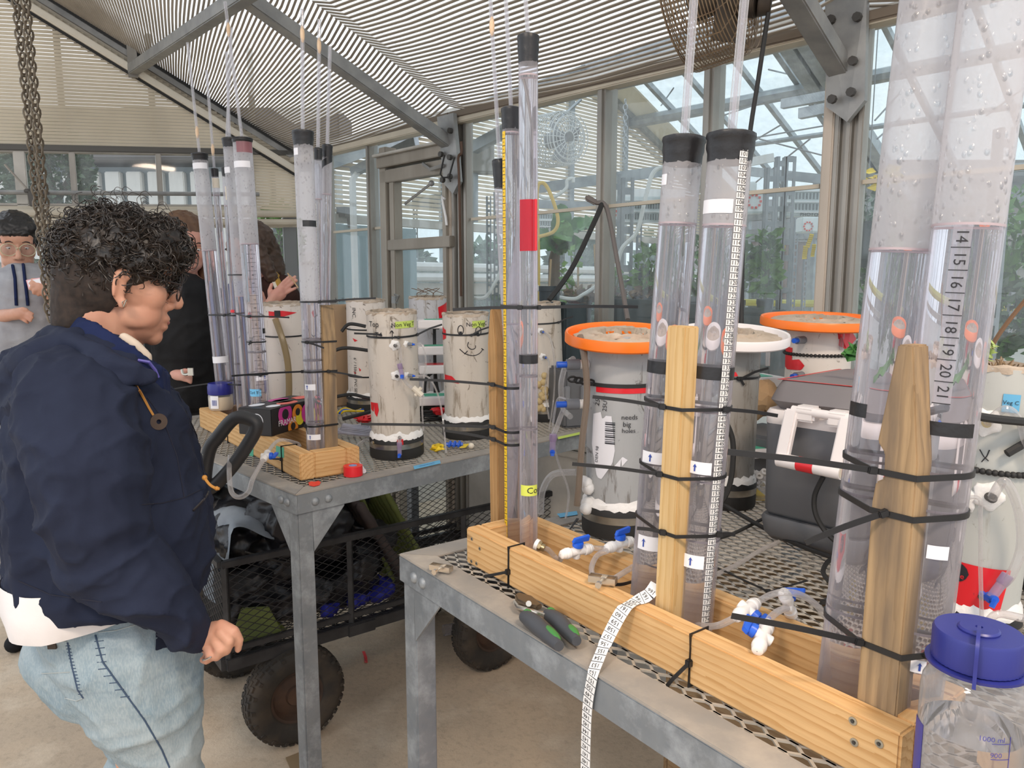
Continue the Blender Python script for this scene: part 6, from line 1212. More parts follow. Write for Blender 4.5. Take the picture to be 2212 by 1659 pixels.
for i, w_ in enumerate(('1000 ml', '900', '800', '700', '600', '500', '400')):
    write(b, w_, bf, .0046, .020 + (.0 if i else -.004), .112 - i * .0136); patch(b, bf, .016, .031, .1085 - i * .0136, .1089 - i * .0136, .0003, 3)
patch(b, bf, .0305, .0309, .02, .115, .0003, 1); b.build('scale_print', M_PR, t, 0, kind='stuff')
b = MB(); patch(b, lambda x, y, o=0: bf(x, y, o), -.0600, -.040, .02, .10, .0004, 6); b.build('navy_panel', M_PR, t, 60)
# ================================================================ rig and columns on the far bench
_o = G(649, 1039, TZ); _e = G(432, 922, TZ); _d = _e - _o; LB = Frame(_o, math.degrees(math.atan2(-_d.x, _d.y)), TZ); LL = _d.length; LWD = LB.inv(G(763, 1011, TZ))[1]
frame_box(LB, 0, LL, 0, LWD, .038, .066, 'beam_frame', 'short pine beam frame on the far bench carrying slim pipes', M_WOOD, None)
vm = LWD * .5
l1 = tube('l1', 'clear column with black tape square beside the brown stake', LB, 683, vm - .014, (654, 285), .0235, 651, .022)
l1b = tube('l1b', 'slim clear column with slanted black tape behind the brown stake', LB, 700, vm + .058, (707, 315), .0125, 420, .02, clear=M_HAZE, fog=M_HAZE)
l1c = tube('l1c', 'slim short clear column hidden between two far-bench columns', LB, 690, vm + .034, (687, 322), .0095, 430, .018, clear=M_HAZE, fog=M_HAZE)
l2 = tube('l2', 'clear column with rule and pinkish top, front of the left cluster', LB, 566, vm - .015, (523, 300), .0265, 527, .008)
l2a = tube('l2a', 'clear column tucked behind the pinkish-topped one', LB, 541, vm + .03, (496, 300), .0215, 640, .018)
l3 = tube('l3', 'leftmost clear column of the far bench with white speckles', LB, 487, vm - .012, (431, 333), .0235, 541, .014)
l3b = tube('l3b', 'slim clear column right of the leftmost one with tape tag', LB, 508, vm + .03, (463, 366), .0115, 422, .016, clear=M_HAZE, fog=M_HAZE)
l3c = tube('l3c', 'slim clear column with pale tape strip left of ruled column', LB, 520, vm + .012, (487, 364), .0115, 445, .016, clear=M_HAZE, fog=M_HAZE)
for T, tp, lb in ((l1, (653, 20), 'clear riser on the black-taped column of the far bench'), (l1c, (690, 42), 'clear riser with amber glue between the two slim caps'), (l1b, (713, 100), 'clear riser on the slanted-tape slim column'), (l2, (486, 4), 'clear riser leaning from the pinkish-topped column'), (l2a, (489, 112), 'clear riser on the column tucked behind'), (l3, (405, 92), 'clear riser on the leftmost far-bench column'), (l3b, (446, 152), 'shortest clear riser on the tape-tagged slim column'), (l3c, (500, 60), 'clear riser on the pale-strip slim column')):
    rod(T, tp, lb, .0045, 0, (.8,) if T in (l1c, l2, l1) else (.2,) if T in (l3b, l3) else None)
tlabel(l1, 484, 13, -8, 19.5, M_TAPEK, name='black_tape'); tlabel(l1, 330, 14, -19, -11, M_LBL); tlabel(l1, 834, 13, -17, 4, M_LBL, (-13, 9, 0)); tlabel(l1, 941, 12, -17, 10, M_LBL, (-11, 8, 1)); tlabel(l1b, 349, 15, -11, 11, M_TAPEK, name='black_tape', tilt=.6)
tlabel(l2, 357, 13, -19, 12, M_LBL); tlabel(l2, 320, 22, -12, 18, sheer('pink_film', (.8, .5, .55), .4, (.62, .36, .38), .2, .2), name='pink_film'); tlabel(l3, 360, 12, -17, 12, M_LBL); tlabel(l3, 776, 14, -16, 18, M_LBL, name='grey_tape'); tlabel(l3, 669, 10, -19, -14, M_TAPEK, name='black_tape'); tlabel(l3b, 396, 20, -6, 9, M_CREAM, name='tape_tag'); tlabel(l3c, 418, 28, -3, 8, M_CREAM, name='tape_strip'); tlabel(l3c, 672, 6, -9, 0, M_REDT, name='red_tape'); tlabel(l2a, 369, 12, -18, -4, M_LBL)
tlabel(l2, 814, 13, -6, 26, M_LBL, (12, 9, 0)); tlabel(l2, 846, 16, -21, 3, MATS.get('pale_blue_note') or mat('pale_blue_note', (.16, .50, .78), .6), None, ('Ctrl T', .009, 0), 'blue_note'); tlabel(l2, 715, 11, 14, 26, M_TAPEK, name='black_tape')
ruler(l2, 532, 880, 2, 17, 1, 20, 'printed_rule', -math.pi / 2, .0065, M_HAZE, True); ruler(l1, 440, 720, 21, 5, 70, 92, 'edge_rule', -math.pi / 2, .003)
for T, ys in ((l1, (732, 778, 912)), (l2, (760,)), (l3, (824,)), (l3c, (786, 824))):
    for py in ys: pen_ring(T, py, 3)
sL1 = stake('sL1', 'pointed weathered stake beside the black-taped column', LB, 711, vm + .020, (705, 659), .036, .034, .09, M_OLD)
sL2 = stake('sL2', 'pale flat slat standing behind the ruled clear column', LB, 553, vm + .006, (545, 636), .040, .012, 0, M_WOOD2); 
tie([l2, l2a], 683, 'upper black cable tie round the far-left column cluster', None, ((540, (625, 686)),), .0045, ref=0)
tie([l3, l3b, l3c], 680, 'black cable tie round the leftmost columns, upper level', None, ((484, (516, 674)),), .0045, ref=0)
tie([l2a, l3c], 594, 'thin black cable tie high between slim columns', None, (), .004, ref=1)
tie([l2, sL2], 738, 'black cable tie with stub tail round ruled column and slat', None, ((542, (537, 745)),), .004, ref=0)
tie([l3, l3b, l3c, ], 826, 'black cable tie round leftmost columns just above blue-lidded jar', None, ((460, (340, 846)),), .0045, ref=0)
tie([l2, sL2], 808, 'black cable tie low on ruled column with long tails', None, ((560, (500, 812)),), .0045, ref=0)
for py, lb, tl in ((738, 'upper', ((660, (700, 752)),)), (802, 'middle', ((652, (502, 812)), (722, (782, 815)))), (918, 'lowest', ((660, (666, 938)),))): tie([l1, sL1], py, lb + ' black cable tie round the black-taped column and stake', None, tl, .0045, ref=0)
tie([l1, l1b, sL1], 652, 'black cable tie with long tail at the stake tip', None, ((690, (812, 644)),), .0045, ref=0)
beam_tie(LB, 610, 1000, 0, .038, .066, .5, (583, 990), 'black cable tie knotted over green tape on short frame'); beam_tie(LB, 493, 950, 0, .038, .066, .55, (462, 946), 'black cable tie on the short frame behind the handle')
b = MB(); fb = lambda px0, px1, py0, py1, m, lb, pl=None: None
def face_note(px0, px1, py0, py1, m, label, name='tape_note'):
    q = [PL(x, y, LB.b, LB(0, -.0008).dot(LB.b)) for x, y in ((px0, py0), (px1, py0 + 4), (px1, py1 + 4), (px0, py1))]; b = MB(); b.prism(q, LB.b * .0005); o = b.build(name, m); _props(o, label, 'tape', None, None); return o
face_note(596, 613, 963, 985, M_GREENS, 'green tape strip under the tie on the short frame'); face_note(524, 547, 957, 982, M_GREENS, 'green tape note on the short frame behind the handle')
# jar, glove box, tape roll
jb = P(478, 884, .067); t = thing('petroleum_jelly_jar', 'squat clear jar with dark blue lid on the frame end', 'jar', jb); k = jb.y / F; jr = 25 * k
M_JEL = mat('pale_jelly', (.68, .58, .42), .3); b = MB(); b.lathe([(.001, 0), (jr * .86, 0), (jr * .98, .008), (jr, .03), (jr * .97, .045), (.001, .045)], jb, n=32); b.build('contents', M_JEL, t, 50); b = MB(); b.lathe([(jr * .9, 0), (jr * 1.02, .008), (jr * 1.03, .045), (jr * .98, .058)], jb, n=32); b.build('glass', M_ROD, t, 50)
b = MB(); b.lathe([(jr * 1.03, .052), (jr * 1.06, .056), (jr * 1.06, .078), (jr * .98, .089), (jr * .3, .093), (.001, .093)], jb, n=36); b.build('cap', mat('deep_blue_cap', (.018, .022, .21), .3), t, 40)
jf = cylfn(jb, jb + Z * .1, jr * 1.035); b = MB(); patch(b, jf, -jr * .95, -jr * .2, .008, .050, .0006, 6); o = b.build('label', M_LBL, t, 60); b = MB()
for i in range(6): patch(b, jf, -jr * .75 + i * .0028, -jr * .75 + i * .0028 + .0013, .018, .036, .0012, 1)
b.build('barcode', M_INK, o, 0)
gd = P(690, 905, .067) - P(590, 935, .067); gx = gd.normalized(); gy = Z.cross(gx); g0 = P(588, 943, .067); gl_, gw, gh = .245, .11, .075
t = thing('glove_box', 'black glove box with bright circles lettered FRAMAR', 'box', g0); b = MB(); b.prism([g0, g0 + gx * gl_, g0 + gx * gl_ + gy * gw, g0 + gy * gw], Z * gh); b.build('carton', mat('black_carton', (.014, .013, .015), .4), t, 30, .002)
gf = planefn(g0 + Z * 0, gx, Z, .0); go = lambda x, y, o=0.0: gf(x, y) - gy * (o + .0006)
def dots(L_, fn, par=t):
    for x, y, r_, c, nm in L_: b = MB(); n = 22; b.add([fn(x + r_ * math.cos(2 * math.pi * i / n), max(.002, min(gh - .002, y + r_ * math.sin(2 * math.pi * i / n))), .0004 * L_.index((x, y, r_, c, nm))) for i in range(n)], [tuple(range(n))]); b.build('printed_circle', c, par, 0)
M_MAG = mat('magenta_print', (.62, .04, .30), .4); M_ORP = mat('orange_print', (.85, .28, .02), .4); M_YLP = mat('yellow_print', (.85, .70, .03), .4); M_CRL = mat('coral_print', (.85, .15, .12), .4); M_KP = MATS['black_carton']
dots([(.062, .052, .032, M_MAG, 1), (.062, .052, .015, M_KP, 2), (.095, .010, .024, M_ORP, 3), (.095, .012, .011, M_KP, 4), (.118, .046, .026, M_ORP, 5), (.128, .030, .020, M_YLP, 6), (.118, .050, .011, M_KP, 7), (.165, .040, .03, M_MAG, 8), (.165, .040, .013, M_KP, 9), (.205, .03, .02, M_YLP, 10)], go)
b = MB(); write(b, 'FRAMAR', lambda x, y: go(x, y, .006), .017, .062, .031, 0, .95); b.build('lettering', M_LBL, t, 0)
ge = lambda x, y, o=0.0: g0 + gy * (gw - x) + Z * y - gx * (.0006 + o); dots([(.062, .040, .021, M_LBL, 1), (.062, .040, .0185, M_KP, 2)], ge); b = MB(); b.bar(ge(.058, .030, .001), ge(.072, .052, .001), .001, .006); b.bar(ge(.066, .03, .001), ge(.058, .05, .001), .001, .003); b.build('leaf_emblem', M_LBL, t, 0)
gt = lambda x, y, o=0.0: g0 + gx * x + gy * y + Z * (gh + .0006 + o); 
for x, y, rx, m in ((.05, .03, .02, M_LBL), (.05, .085, .022, M_LBL), (.115, .03, .030, M_CRL), (.15, .085, .03, M_MAG), (.14, .06, .035, M_KP), (.21, .05, .028, M_CRL)): b = MB(); b.add([gt(x + rx * 1.3 * math.cos(i * .3142), max(.002, min(gw - .002, y + rx * .8 * math.sin(i * .3142))), .0003) for i in range(20)], [tuple(range(20))]); b.build('printed_circle', m, t, 0)
rp_ = P(763, 1027, 0); t = thing('tape_roll', 'roll of red tape lying flat at the bench corner', 'tape roll', rp_ + Z * .001); rr = 21 * rp_.y / F; b = MB(); b.lathe([(rr * .38, .001), (rr, .001), (rr, .026), (rr * .42, .026)], rp_, n=40, close=True); b.build('red_tape', M_REDT, t, 40); b = MB(); b.lathe([(rr * .34, .001), (rr * .42, .001), (rr * .42, .0265), (rr * .34, .0265)], rp_, n=30, close=True); b.build('paper_core', mat('blue_core', (.25, .35, .6), .6), t, 40)
t = thing('red_heart_scrap', 'small red tape scrap shaped like a heart on the bench corner', 'tape', P(680, 1045, .001)); b = MB(); b.prism([P(x, y, .0012) for x, y in ((666, 1043), (672, 1040), (680, 1041), (688, 1039), (693, 1042), (690, 1048), (678, 1051), (668, 1049))], Z * .0006); b.build('tape', M_REDT, t, 0)
v1, v2 = valve(P(574, 985, .055), P(588, 962, .07) - P(560, 1005, .05), (.7, -.5, -.1), 'blue-handled valve hanging on the side of the short frame', 1.05)
chose([v1, P(600, 952, .075), P(640, 957, .06), P(648, 965, .05)], 'clear hose from hanging valve into the black-taped column', .0045)
chose([v2, Y(548, 1030, 1.70), Y(537, 1062, 1.68), Y(517, 1074, 1.68), Y(500, 1062, 1.70), Y(495, 1020, 1.74), Y(497, 985, 1.8)], 'clear hose looping below the far bench edge', .0058)
# ---------------------------------------------------------------- white pipes
def lcol(px, py, y, r_px, pytop, label, m, toppx=None, **k):
    p = Y(px, py, y); tp = Y(toppx or px, pytop, y); return column(label, p, r_px * y / F, tp.z, m, lean=(tp.x - p.x, -.022), soil=.03, **k)
C1 = lcol(858, 975, 2.085, 53, 673, 'dirty white pipe column tagged Non Veg T with arrow', M_PVCW, 848)
C2 = lcol(1010, 940, 2.36, 49, 677, 'dirty white pipe column with an inked smiley face', M_PVCW, 1006)
C3 = lcol(795, 878, 2.88, 41, 648, 'clean white pipe column printed with pipe maker text', M_PVCC, 792)
C4 = lcol(928, 880, 2.92, 40, 642, 'pale bluish pipe column with roots behind Non Veg T', pvcmat('bluish_pvc', (.60, .60, .62), (.54, .53, .54)), 925)
C5 = lcol(628, 905, 2.62, 46, 655, 'white pipe column with red tape and tan hose behind columns', M_PVCC, 617)
C6 = lcol(1180, 905, 2.66, 40, 655, 'scuffed white pipe column behind the red-taped clear column', M_PVCW, 1170)
def note(K, txt, px0, px1, py0, py1): o = kpatch(K, px0, px1, py0, py1, M_LIME, 'lime_note'); kwrite(K, txt, (px0 + px1) / 2 - 1, (py0 + py1) / 2, 9)
note(C1, 'Non Veg T', 853, 893, 680, 695); note(C2, 'Non VegC', 1020, 1047, 681, 696)
kwrite(C1, 'Top', 808, 686, 12); kwrite(C1, 'T4', 818, 709, 12); kpen(C1, [[(847, 718), (847, 706), (846, 700)], [(842, 705), (846, 699), (850, 705)]], .001); kwrite(C1, 'x', 846, 690, 8); kwrite(C1, 'T', 896, 702, 6)
E_ = lambda cx, cy, rx, ry: [(cx + rx * math.cos(i * .55), cy + ry * math.sin(i * .55)) for i in range(13)]
kpen(C2, [E_(995, 700, 6, 10), E_(1033, 704, 6, 10), [(1012, 726), (1010, 735), (1018, 742), (1026, 740), (1027, 734)], [(993, 741), (1005, 751), (1022, 756), (1036, 752), (1043, 744)], [(1040, 742), (1045, 746)], [(1003, 752), (1010, 745)]], .0013)
for x, y in ((995, 707), (1031, 709)): kpatch(C2, x - 3, x + 3, y - 4, y + 4, M_BLK, 'ink_dot')
kwrite(C3, 'INC.', 765, 668, 9, rot=-math.pi / 2); kwrite(C3, "6' / 150mm PVC SEWER", 768, 812, 7, rot=-math.pi / 2)
for q in ((762, 773, 722, 730), (764, 770, 794, 800), (775, 780, 785, 794)): kpatch(C3, *q, M_REDT, 'red_fleck', poly=[(0, 0), (1, .6), (.4, 1)])
kpatch(C1, 801, 818, 857, 888, M_REDT, 'red_tape', poly=[(0, .05), (.95, 0), (1, .5), (.8, 1), (.5, .7), (0, .55)]); kpatch(C2, 960, 992, 800, 816, M_REDT, 'red_tape', poly=[(0, 0), (.6, .05), (1, 1), (0, .75)]); kpatch(C2, 956, 963, 696, 726, M_REDT, 'red_tape', poly=[(0, 0), (1, .2), (.5, .5), (1, .8), (0, 1)])
kpatch(C4, 946, 968, 645, 680, M_REDT, 'red_tape', poly=[(0, .3), (1, 0), (.95, .9), (.05, 1)]); kpatch(C5, 582, 640, 660, 676, M_REDT, 'red_tape', poly=[(0, .1), (.35, .2), (.45, .0), (1, .35), (.4, .95), (0, 1)]); kpatch(C5, 594, 606, 660, 672, M_TAPEK, 'black_tape', .003)
w_ = [None] * 9
pr1 = port(C1, 852, 731, .014, 'dark', dirx=.2); pr2 = port(C1, 877, 730, .009, 'luer', dirx=.9); pr3 = port(C1, 855, 797, .014, 'dark', dirx=.2); pr4 = port(C1, 878, 798, .009, 'luer', dirx=.9); pr5 = port(C1, 862, 930, .014, 'dark', dirx=.1); pr6 = port(C1, 811, 944, .013, 'brass', dirx=-.4)
y_ = 1.985
chose([pr1, Y(862, 745, y_), Y(865, 775, y_), Y(866, 796, y_)], 'clear hose joining two ports of the Non Veg T column', .0042); stopcock(Y(866, 800, y_), (-.2, 0, 1), 'violet stopcock on the Non Veg T column'); chose([Y(867, 812, y_), Y(880, 830, y_), Y(896, 842, y_)], 'short clear hose below the Non Veg T stopcock', .0042)
b = MB(); q = Y(902, 845, y_); b.cyl(q + Vector((-.012, 0, .01)), q + Vector((.012, 0, -.012)), .008, n=10); b.cyl(q + Vector((-.006, 0, -.012)), q + Vector((.01, 0, .01)), .005, n=8); o = b.build('hose_coupler', M_CREAM); _props(o, 'cream hose coupler dangling beside the Non Veg T column', 'fitting', None, None)
chose([pr2, Y(912, 745, y_), Y(920, 780, y_), Y(915, 820, y_), Y(912, 880, y_), Y(915, 930, y_)], 'thin clear line arcing from the upper Non Veg T luer', .0024); chose([pr4, Y(925, 815, y_), Y(945, 850, y_), Y(956, 900, y_), Y(964, 978, y_ - .05)], 'thin clear line from the lower Non Veg T luer to the mesh', .0024)
chose([pr5, Y(863, 950, y_), Y(863, 965, y_)], 'short hose stub under red tape on Non Veg T', .005); kpatch(C1, 857, 868, 932, 944, M_REDT, 'red_tape', .016); stopcock(Y(863, 970, y_), (0, 0, 1), 'blue stopcock in front of the Non Veg T base')
chose([pr6, P(790, 950, .012), P(766, 968, .008), P(755, 985, .008)], 'clear hose from Non Veg T base toward red tape roll', .0045)
strapband(C1, 714, 'black tie round the Non Veg T column top', M_TIE, .005, (((860, 714), (765, 720)), ((900, 712), (955, 701)))); strapband(C2, 711, 'black tie across the inked face eyes', M_TIE, .005, (((1018, 712), (1058, 706)),)); strapband(C3, 704, 'black tie round the printed white pipe', M_TIE, .005); strapband(C3, 806, 'lower black tie round the printed white pipe', M_TIE, .005); strapband(C4, 682, 'black tie round the rooted pipe', M_TIE, .0045); strapband(C5, 717, 'black tie round the tan-hosed pipe', M_TIE, .005); strapband(C6, 690, 'black tie round the scuffed pipe', M_TIE, .005, (((1205, 680), (1238, 684)),))
for q, lb in ((((738, 716, 755, 700, 790, 705), 2.55), 'black cable looping left of the printed pipe'), (((700, 770, 740, 752, 796, 757), 2.5), 'black cable arch behind the brown stake'), (((720, 858, 760, 852, 800, 860, 850, 858), 2.55), 'black cable crossing low before the printed pipe'), (((740, 905, 790, 892, 830, 880), 2.3), 'black cable from glove box toward Non Veg T'), (((938, 720, 940, 790, 945, 840, 960, 880), 2.75), 'black cable down between Non Veg columns'), (((918, 870, 920, 820, 945, 800, 965, 800), 2.7), 'black cable arc between the Non Veg columns')):
    xs = q[0]; hose([Y(xs[i], xs[i + 1], q[1]) for i in range(0, len(xs), 2)], .006, 'black_cable', lb, M_DARK, 'cable')
b = MB(); rnd = random.Random(8); c0 = P(950, 905, .012)
for i in range(7): rr = .05 + .012 * rnd.random(); b.tube([c0 + Vector((rr * 1.3 * math.cos(k * .4189), rr * math.sin(k * .4189), .006 * i + .004 * math.sin(k * 1.3 + i))) for k in range(15)], .0035, 5, closed=True)
o = b.build('cable_coil', M_DARK); _props(o, 'coil of black cable on the mesh between Non Veg columns', 'cable', None, None)
t = thing('hose_bundle', 'coil of clear white tubing left of the Non Veg T base', 'hose', P(765, 935, 0)); b = MB(); c0 = P(768, 935, .016)
for i in range(9): rr = .5 + .06 * i; b.tube([c0 + Vector(((.062 - .003 * i) * math.cos(k * .3142), (.030 - .002 * i) * math.sin(k * .3142), .004 * math.sin(k * .6 + i) + .003 * i)) for k in range(20)], .0038, 6, closed=True)
b.build('coil', sheer('milky_hose', (.9, .9, .95), .7, (.74, .74, .82), .2, .2), t, 60)
def crumple(px, py, z, rad, m, name, label, cat='tape', seed=1, par=None):
    b = MB(); rnd = random.Random(seed); c = P(px, py, z); b.ball(c, rad, None, 12, 7); b.v = [tuple(Vector(q) + Vector((rnd.uniform(-1, 1) * rad[0], rnd.uniform(-1, 1) * rad[1], rnd.uniform(-.8, .8) * rad[2])) * .45) for q in b.v]; o = b.build(name, m, None, 15); _props(o, label, cat, None, None); return o
crumple(790, 903, .014, (.035, .03, .012), M_REDT, 'crumpled_red_tape', 'crumpled red tape behind the white tubing coil'); crumple(948, 888, .05, (.025, .02, .012), M_REDT, 'crumpled_red_tape', 'crumpled red tape on the cable coil', seed=3); crumple(945, 966, .012, (.018, .014, .010), M_YEL, 'yellow_scrap', 'crumpled yellow tape scrap in front of smiley column', seed=5)
t = thing('blue_manifold', 'blue stopcock manifold lying before the smiley column', 'valve', P(980, 960, 0)); b = MB(); b.tube([P(963, 960, .008), P(1000, 960, .008)], .006, 8); 
for x in (970, 980, 990): b.tube([P(x, 964, .008), P(x + 3, 954, .016)], .004, 6)
b.build('body', M_BLUE, t, 40); t = thing('marked_scrap', 'yellow marked scrap beside the blue manifold', 'tape', P(1004, 966, 0)); b = MB(); b.prism([P(992, 968, .004), P(1002, 960, .004), P(1014, 959, .004), (P(1006, 967, .004))], Z * .001); b.build('scrap', M_YEL, t, 0); o = MB().ball(P(1018, 963, .009), .009, None, 12, 8).build('foam_plug', M_CREAM); _props(o, 'small cream foam plug beside the yellow scrap', 'plug', None, None)
t = thing('edge_label', 'light blue handwritten tape label on the far bench edge', 'tape', P(922, 1003, .001)); q = [P(893, 1007, .0012), P(950, 994, .0012), P(952, 1001, .0012), P(895, 1014, .0012)]; b = MB(); b.prism(q, Z * .0004); b.build('tape', M_SKY, t, 0); b = MB(); write(b, 'Non.Veg T', planefn((q[0] + q[2]) / 2 + Z * .0009, q[1] - q[0], Z.cross(q[1] - q[0])), .009); b.build('lettering', M_INK, t, 0)
t = thing('edge_label', 'lime tape label on the far bench edge behind clear columns', 'tape', P(1230, 945, .001)); b = MB(); b.prism([P(1205, 944, .0012), P(1254, 933, .0012), P(1255, 938, .0012), P(1206, 949, .0012)], Z * .0004); b.build('tape', M_LIME, t, 0)
t = thing('edge_label', 'light blue tape label on the near bench rear corner', 'tape', FN(-.02, .30, .001)); q = [P(1203, 1110, .0015), P(1246, 1104, .0015), P(1248, 1112, .0015), P(1210, 1118, .0015)]; b = MB(); b.prism(q, Z * .0004); b.build('tape', M_SKY, t, 0)
t = thing('marker_pen', 'white marker pen with blue cap behind red tape roll', 'pen', P(772, 1000, 0)); b = MB(); b.cyl(P(772, 998, .007), P(786, 1018, .007), .006, n=12); b.build('barrel', M_LBL, t, 40); b = MB(); b.cyl(P(766, 985, .007), P(772, 998, .007), .0065, n=12); b.build('cap', M_INK, t, 40)
for a in ((P(945, 696, 0) * 0 + Y(940, 699, 2.7), 'white sensor box with green tape, uppermost behind smiley', M_GREENS), (Y(940, 755, 2.7), 'white sensor box with green tape, second behind smiley', M_GREENS), (Y(942, 795, 2.7), 'white sensor box with red tape behind smiley', M_REDT), (Y(940, 862, 2.6), 'white sensor box with green tape, lowest behind smiley', M_GREENS)): wbox(a[0], a[1], a[2], (.13, .11, .03), .2)
t = thing('sensor_pole', 'black pole holding white sensor boxes behind smiley column', 'pole', P(938, 880, 0)); b = MB(); b.tube([zt(Y(938, 690, 2.76), TZ), Y(938, 690, 2.76)], .006, 8); b.build('pole', M_DARK, t); b = MB(); b.cyl(zt(Y(938, 690, 2.76), TZ), zt(Y(938, 690, 2.76), TZ + .012), .04, n=20); b.build('foot', M_DARK, t, 40)
for z_ in (699, 755, 795, 862): b = MB(); q = Y(940, z_, 2.7); b.bar(q + Vector((0, .03, -.02)), Vector((q.x, 2.765, q.z - .02)), .02, .006); b.build('bracket', M_DARK, t, 0)
t = thing('cardboard_box', 'brown cardboard box behind the printed white pipe', 'box', P(735, 850, 0)); b = MB(); q = zt(Y(735, 700, 3.02), TZ); M = Matrix.Rotation(R(40), 3, 'Z'); b.box(q + Z * .20, (.20, .16, .40), M); b.build('carton', mat('cardboard', (.42, .29, .18), .85), t, 30, .003)
for py, w_ in ((648, .05), (665, .07), (700, .06)): b = MB(); write(b, 'clay' if py != 648 else 'boiling chips', planefn(q + M @ Vector((0, -.0815, 0)) + Z * (Y(735, py, 2.95).z - TZ), M @ Vector((1, 0, 0)), Z), .018); b.build('lettering', M_BLK, t, 0)
t = thing('root_sprigs', 'dry twigs sprouting from the bluish pipe top', 'twig', C4.p1); b = MB(); rnd = random.Random(6)
for i in range(7): q = C4.p1 + Vector((rnd.uniform(-.04, .04), rnd.uniform(-.03, .03), -.015)); b.tube([q, q + Vector((rnd.uniform(-.05, .05), 0, .03)), q + Vector((rnd.uniform(-.08, .08), 0, .05))], .0013, 4)
b.build('twig', MATS['twig'], t, 0, kind='stuff')
pr7 = port(C6, 1167, 706, .012, 'luer', dirx=.6); pr8 = port(C6, 1172, 761, .012, 'luer', dirx=.6)
chose([pr7, Y(1190, 735, 2.5), Y(1198, 790, 2.5), Y(1196, 860, 2.5), Y(1186, 930, 2.45)], 'thin clear line from the upper port of the scuffed pipe', .003); chose([pr8, Y(1186, 790, 2.5), Y(1178, 840, 2.5), Y(1186, 905, 2.45)], 'thin clear line from the lower port of the scuffed pipe', .003)
b = MB(); q = C6.p0 + Vector((-.02, -.07, .08)); rnd = random.Random(9)
for i in range(14): b.ball(q + Vector((rnd.uniform(-.015, .015), rnd.uniform(-.005, .01), rnd.uniform(-.05, .1))), .013, None, 7, 5)
b.build('putty_lump', MATS.get('yellow_foam') or mat('yellow_foam', (.62, .48, .25), .9), C6.root, 60, kind='stuff')
hose([C5.p1 + Vector((-.005, -.085, -.05)), Y(612, 740, 2.50), Y(622, 790, 2.50), Y(624, 850, 2.50), Y(620, 885, 2.50)], .011, 'tan_hose', 'tan hose running down the front of the white pipe', sheer('tan_hose', (.8, .7, .5), .85, (.50, .39, .22), .2, .2))
t = thing('grey_case', 'dark grey plastic tool case behind the grey orange-lidded pipe', 'case', P(1230, 860, 0)); q = zt(Y(1232, 800, 2.55), TZ); b = MB(); b.box(q + Z * .10, (.11, .16, .20), Matrix.Rotation(R(20), 3, 'Z')); b.build('shell', M_COOL, t, 30, .008)
for k in (-1, 1): b = MB(); b.box(q + Matrix.Rotation(R(20), 3, 'Z') @ Vector((-.02 + .03 * k, -.085, .12)), (.02, .012, .05), Matrix.Rotation(R(20), 3, 'Z')); b.build('latch', M_GREY, t, 30, .003)
t = thing('yellow_leads', 'yellow and blue leads heaped behind the glove box', 'cable', P(745, 890, 0)); 
for i, m in enumerate((M_YEL, M_BLUE, M_YEL)): b = MB(); b.tube(smooth_path([P(728 + 5 * i, 893, .01), P(745, 882 + 3 * i, .02), P(768, 888, .012), P(786, 880 + 4 * i, .008)], 5), .004, 6); b.build('lead', m, t)
P2 = zt(Y(1075, 600, 2.9), TZ)
# ================================================================ garden cart under the far bench, with coats and bags
CN, CR_, CFw = G(640, 1598, 0), G(1060, 1440, 0), G(505, 1460, 0); _c = (CR_ - CN).normalized(); CT = Frame(CN, math.degrees(math.atan2(_c.y, _c.x)), 0)
CU, CV0, CV1, CZ0, CZ1 = .60, -.21, 1.12, .333, .655
M_CART = mat('black_cart_paint', (.022, .022, .024), .5, .2, (.045, .045, .048), 15, stain=[((.28, .25, .2), 22, .70, .74, (1, 1, 1))]); M_TYRE = mat('tyre_rubber', (.030, .026, .022), .85, 0, (.075, .055, .038), 9, .4, .65, bump=.4, bscale=40)
ct = thing('garden_cart', 'black mesh-sided garden cart with pneumatic tyres under the far bench', 'cart', CT(.3, .4, 0))
def cbar(p, q, w_=.025, h=.025, nm='rail', m=M_CART): b = MB(); b.bar(p, q, w_, h); return b.build(nm, m, ct, 30, .002)
for u in (0, CU):
    cbar(CT(u, CV0, CZ0), CT(u, CV1, CZ0), .03, .04, 'frame_rail'); cbar(CT(u, CV0, CZ1), CT(u, CV1, CZ1), .022, .022, 'top_rail'); cbar(CT(u, CV0, CZ0 + .045), CT(u, CV1, CZ0 + .045), .015, .02, 'side_rail')
    for v in (CV0 + .01, .21, .67, CV1 - .01): cbar(CT(u, v, CZ0), CT(u, v, CZ1), .018, .018, 'upright')
for v in (CV0, CV1): cbar(CT(0, v, CZ0), CT(CU, v, CZ0), .03, .04, 'frame_rail'); cbar(CT(0, v, CZ1), CT(CU, v, CZ1), .022, .022, 'top_rail')
cbar(CT(-.005, CV0 + .40, CZ0 - .004), CT(-.005, CV0 + .50, CZ0 - .004), .03, .04, 'latch_plate')
def xmesh(o, ex, ey, lx, ly, nm, sx=.046, sy=.024, m=M_CART):
    b = MB(); k = 0; y = 0.0
    while y < ly:
        pts = []; x = 0.0; i = 0
        while x <= lx: pts.append(o + ex * x + ey * (y + sy * .25 * (1 if (i + k) % 2 else -1))); x += sx / 2; i += 1
        b.tube(pts, 0, rect=(.0022, .0022), caps=False); y += sy / 2; k += 1
    o_ = b.build(nm, m, ct, 0, kind='stuff'); return o_
for u in (0, CU): xmesh(CT(u, CV0, CZ0 + .02), CT.b, Z, CV1 - CV0, CZ1 - CZ0 - .02, 'side_mesh')
for v in (CV0, CV1): xmesh(CT(0, v, CZ0 + .02), CT.a, Z, CU, CZ1 - CZ0 - .02, 'end_mesh')
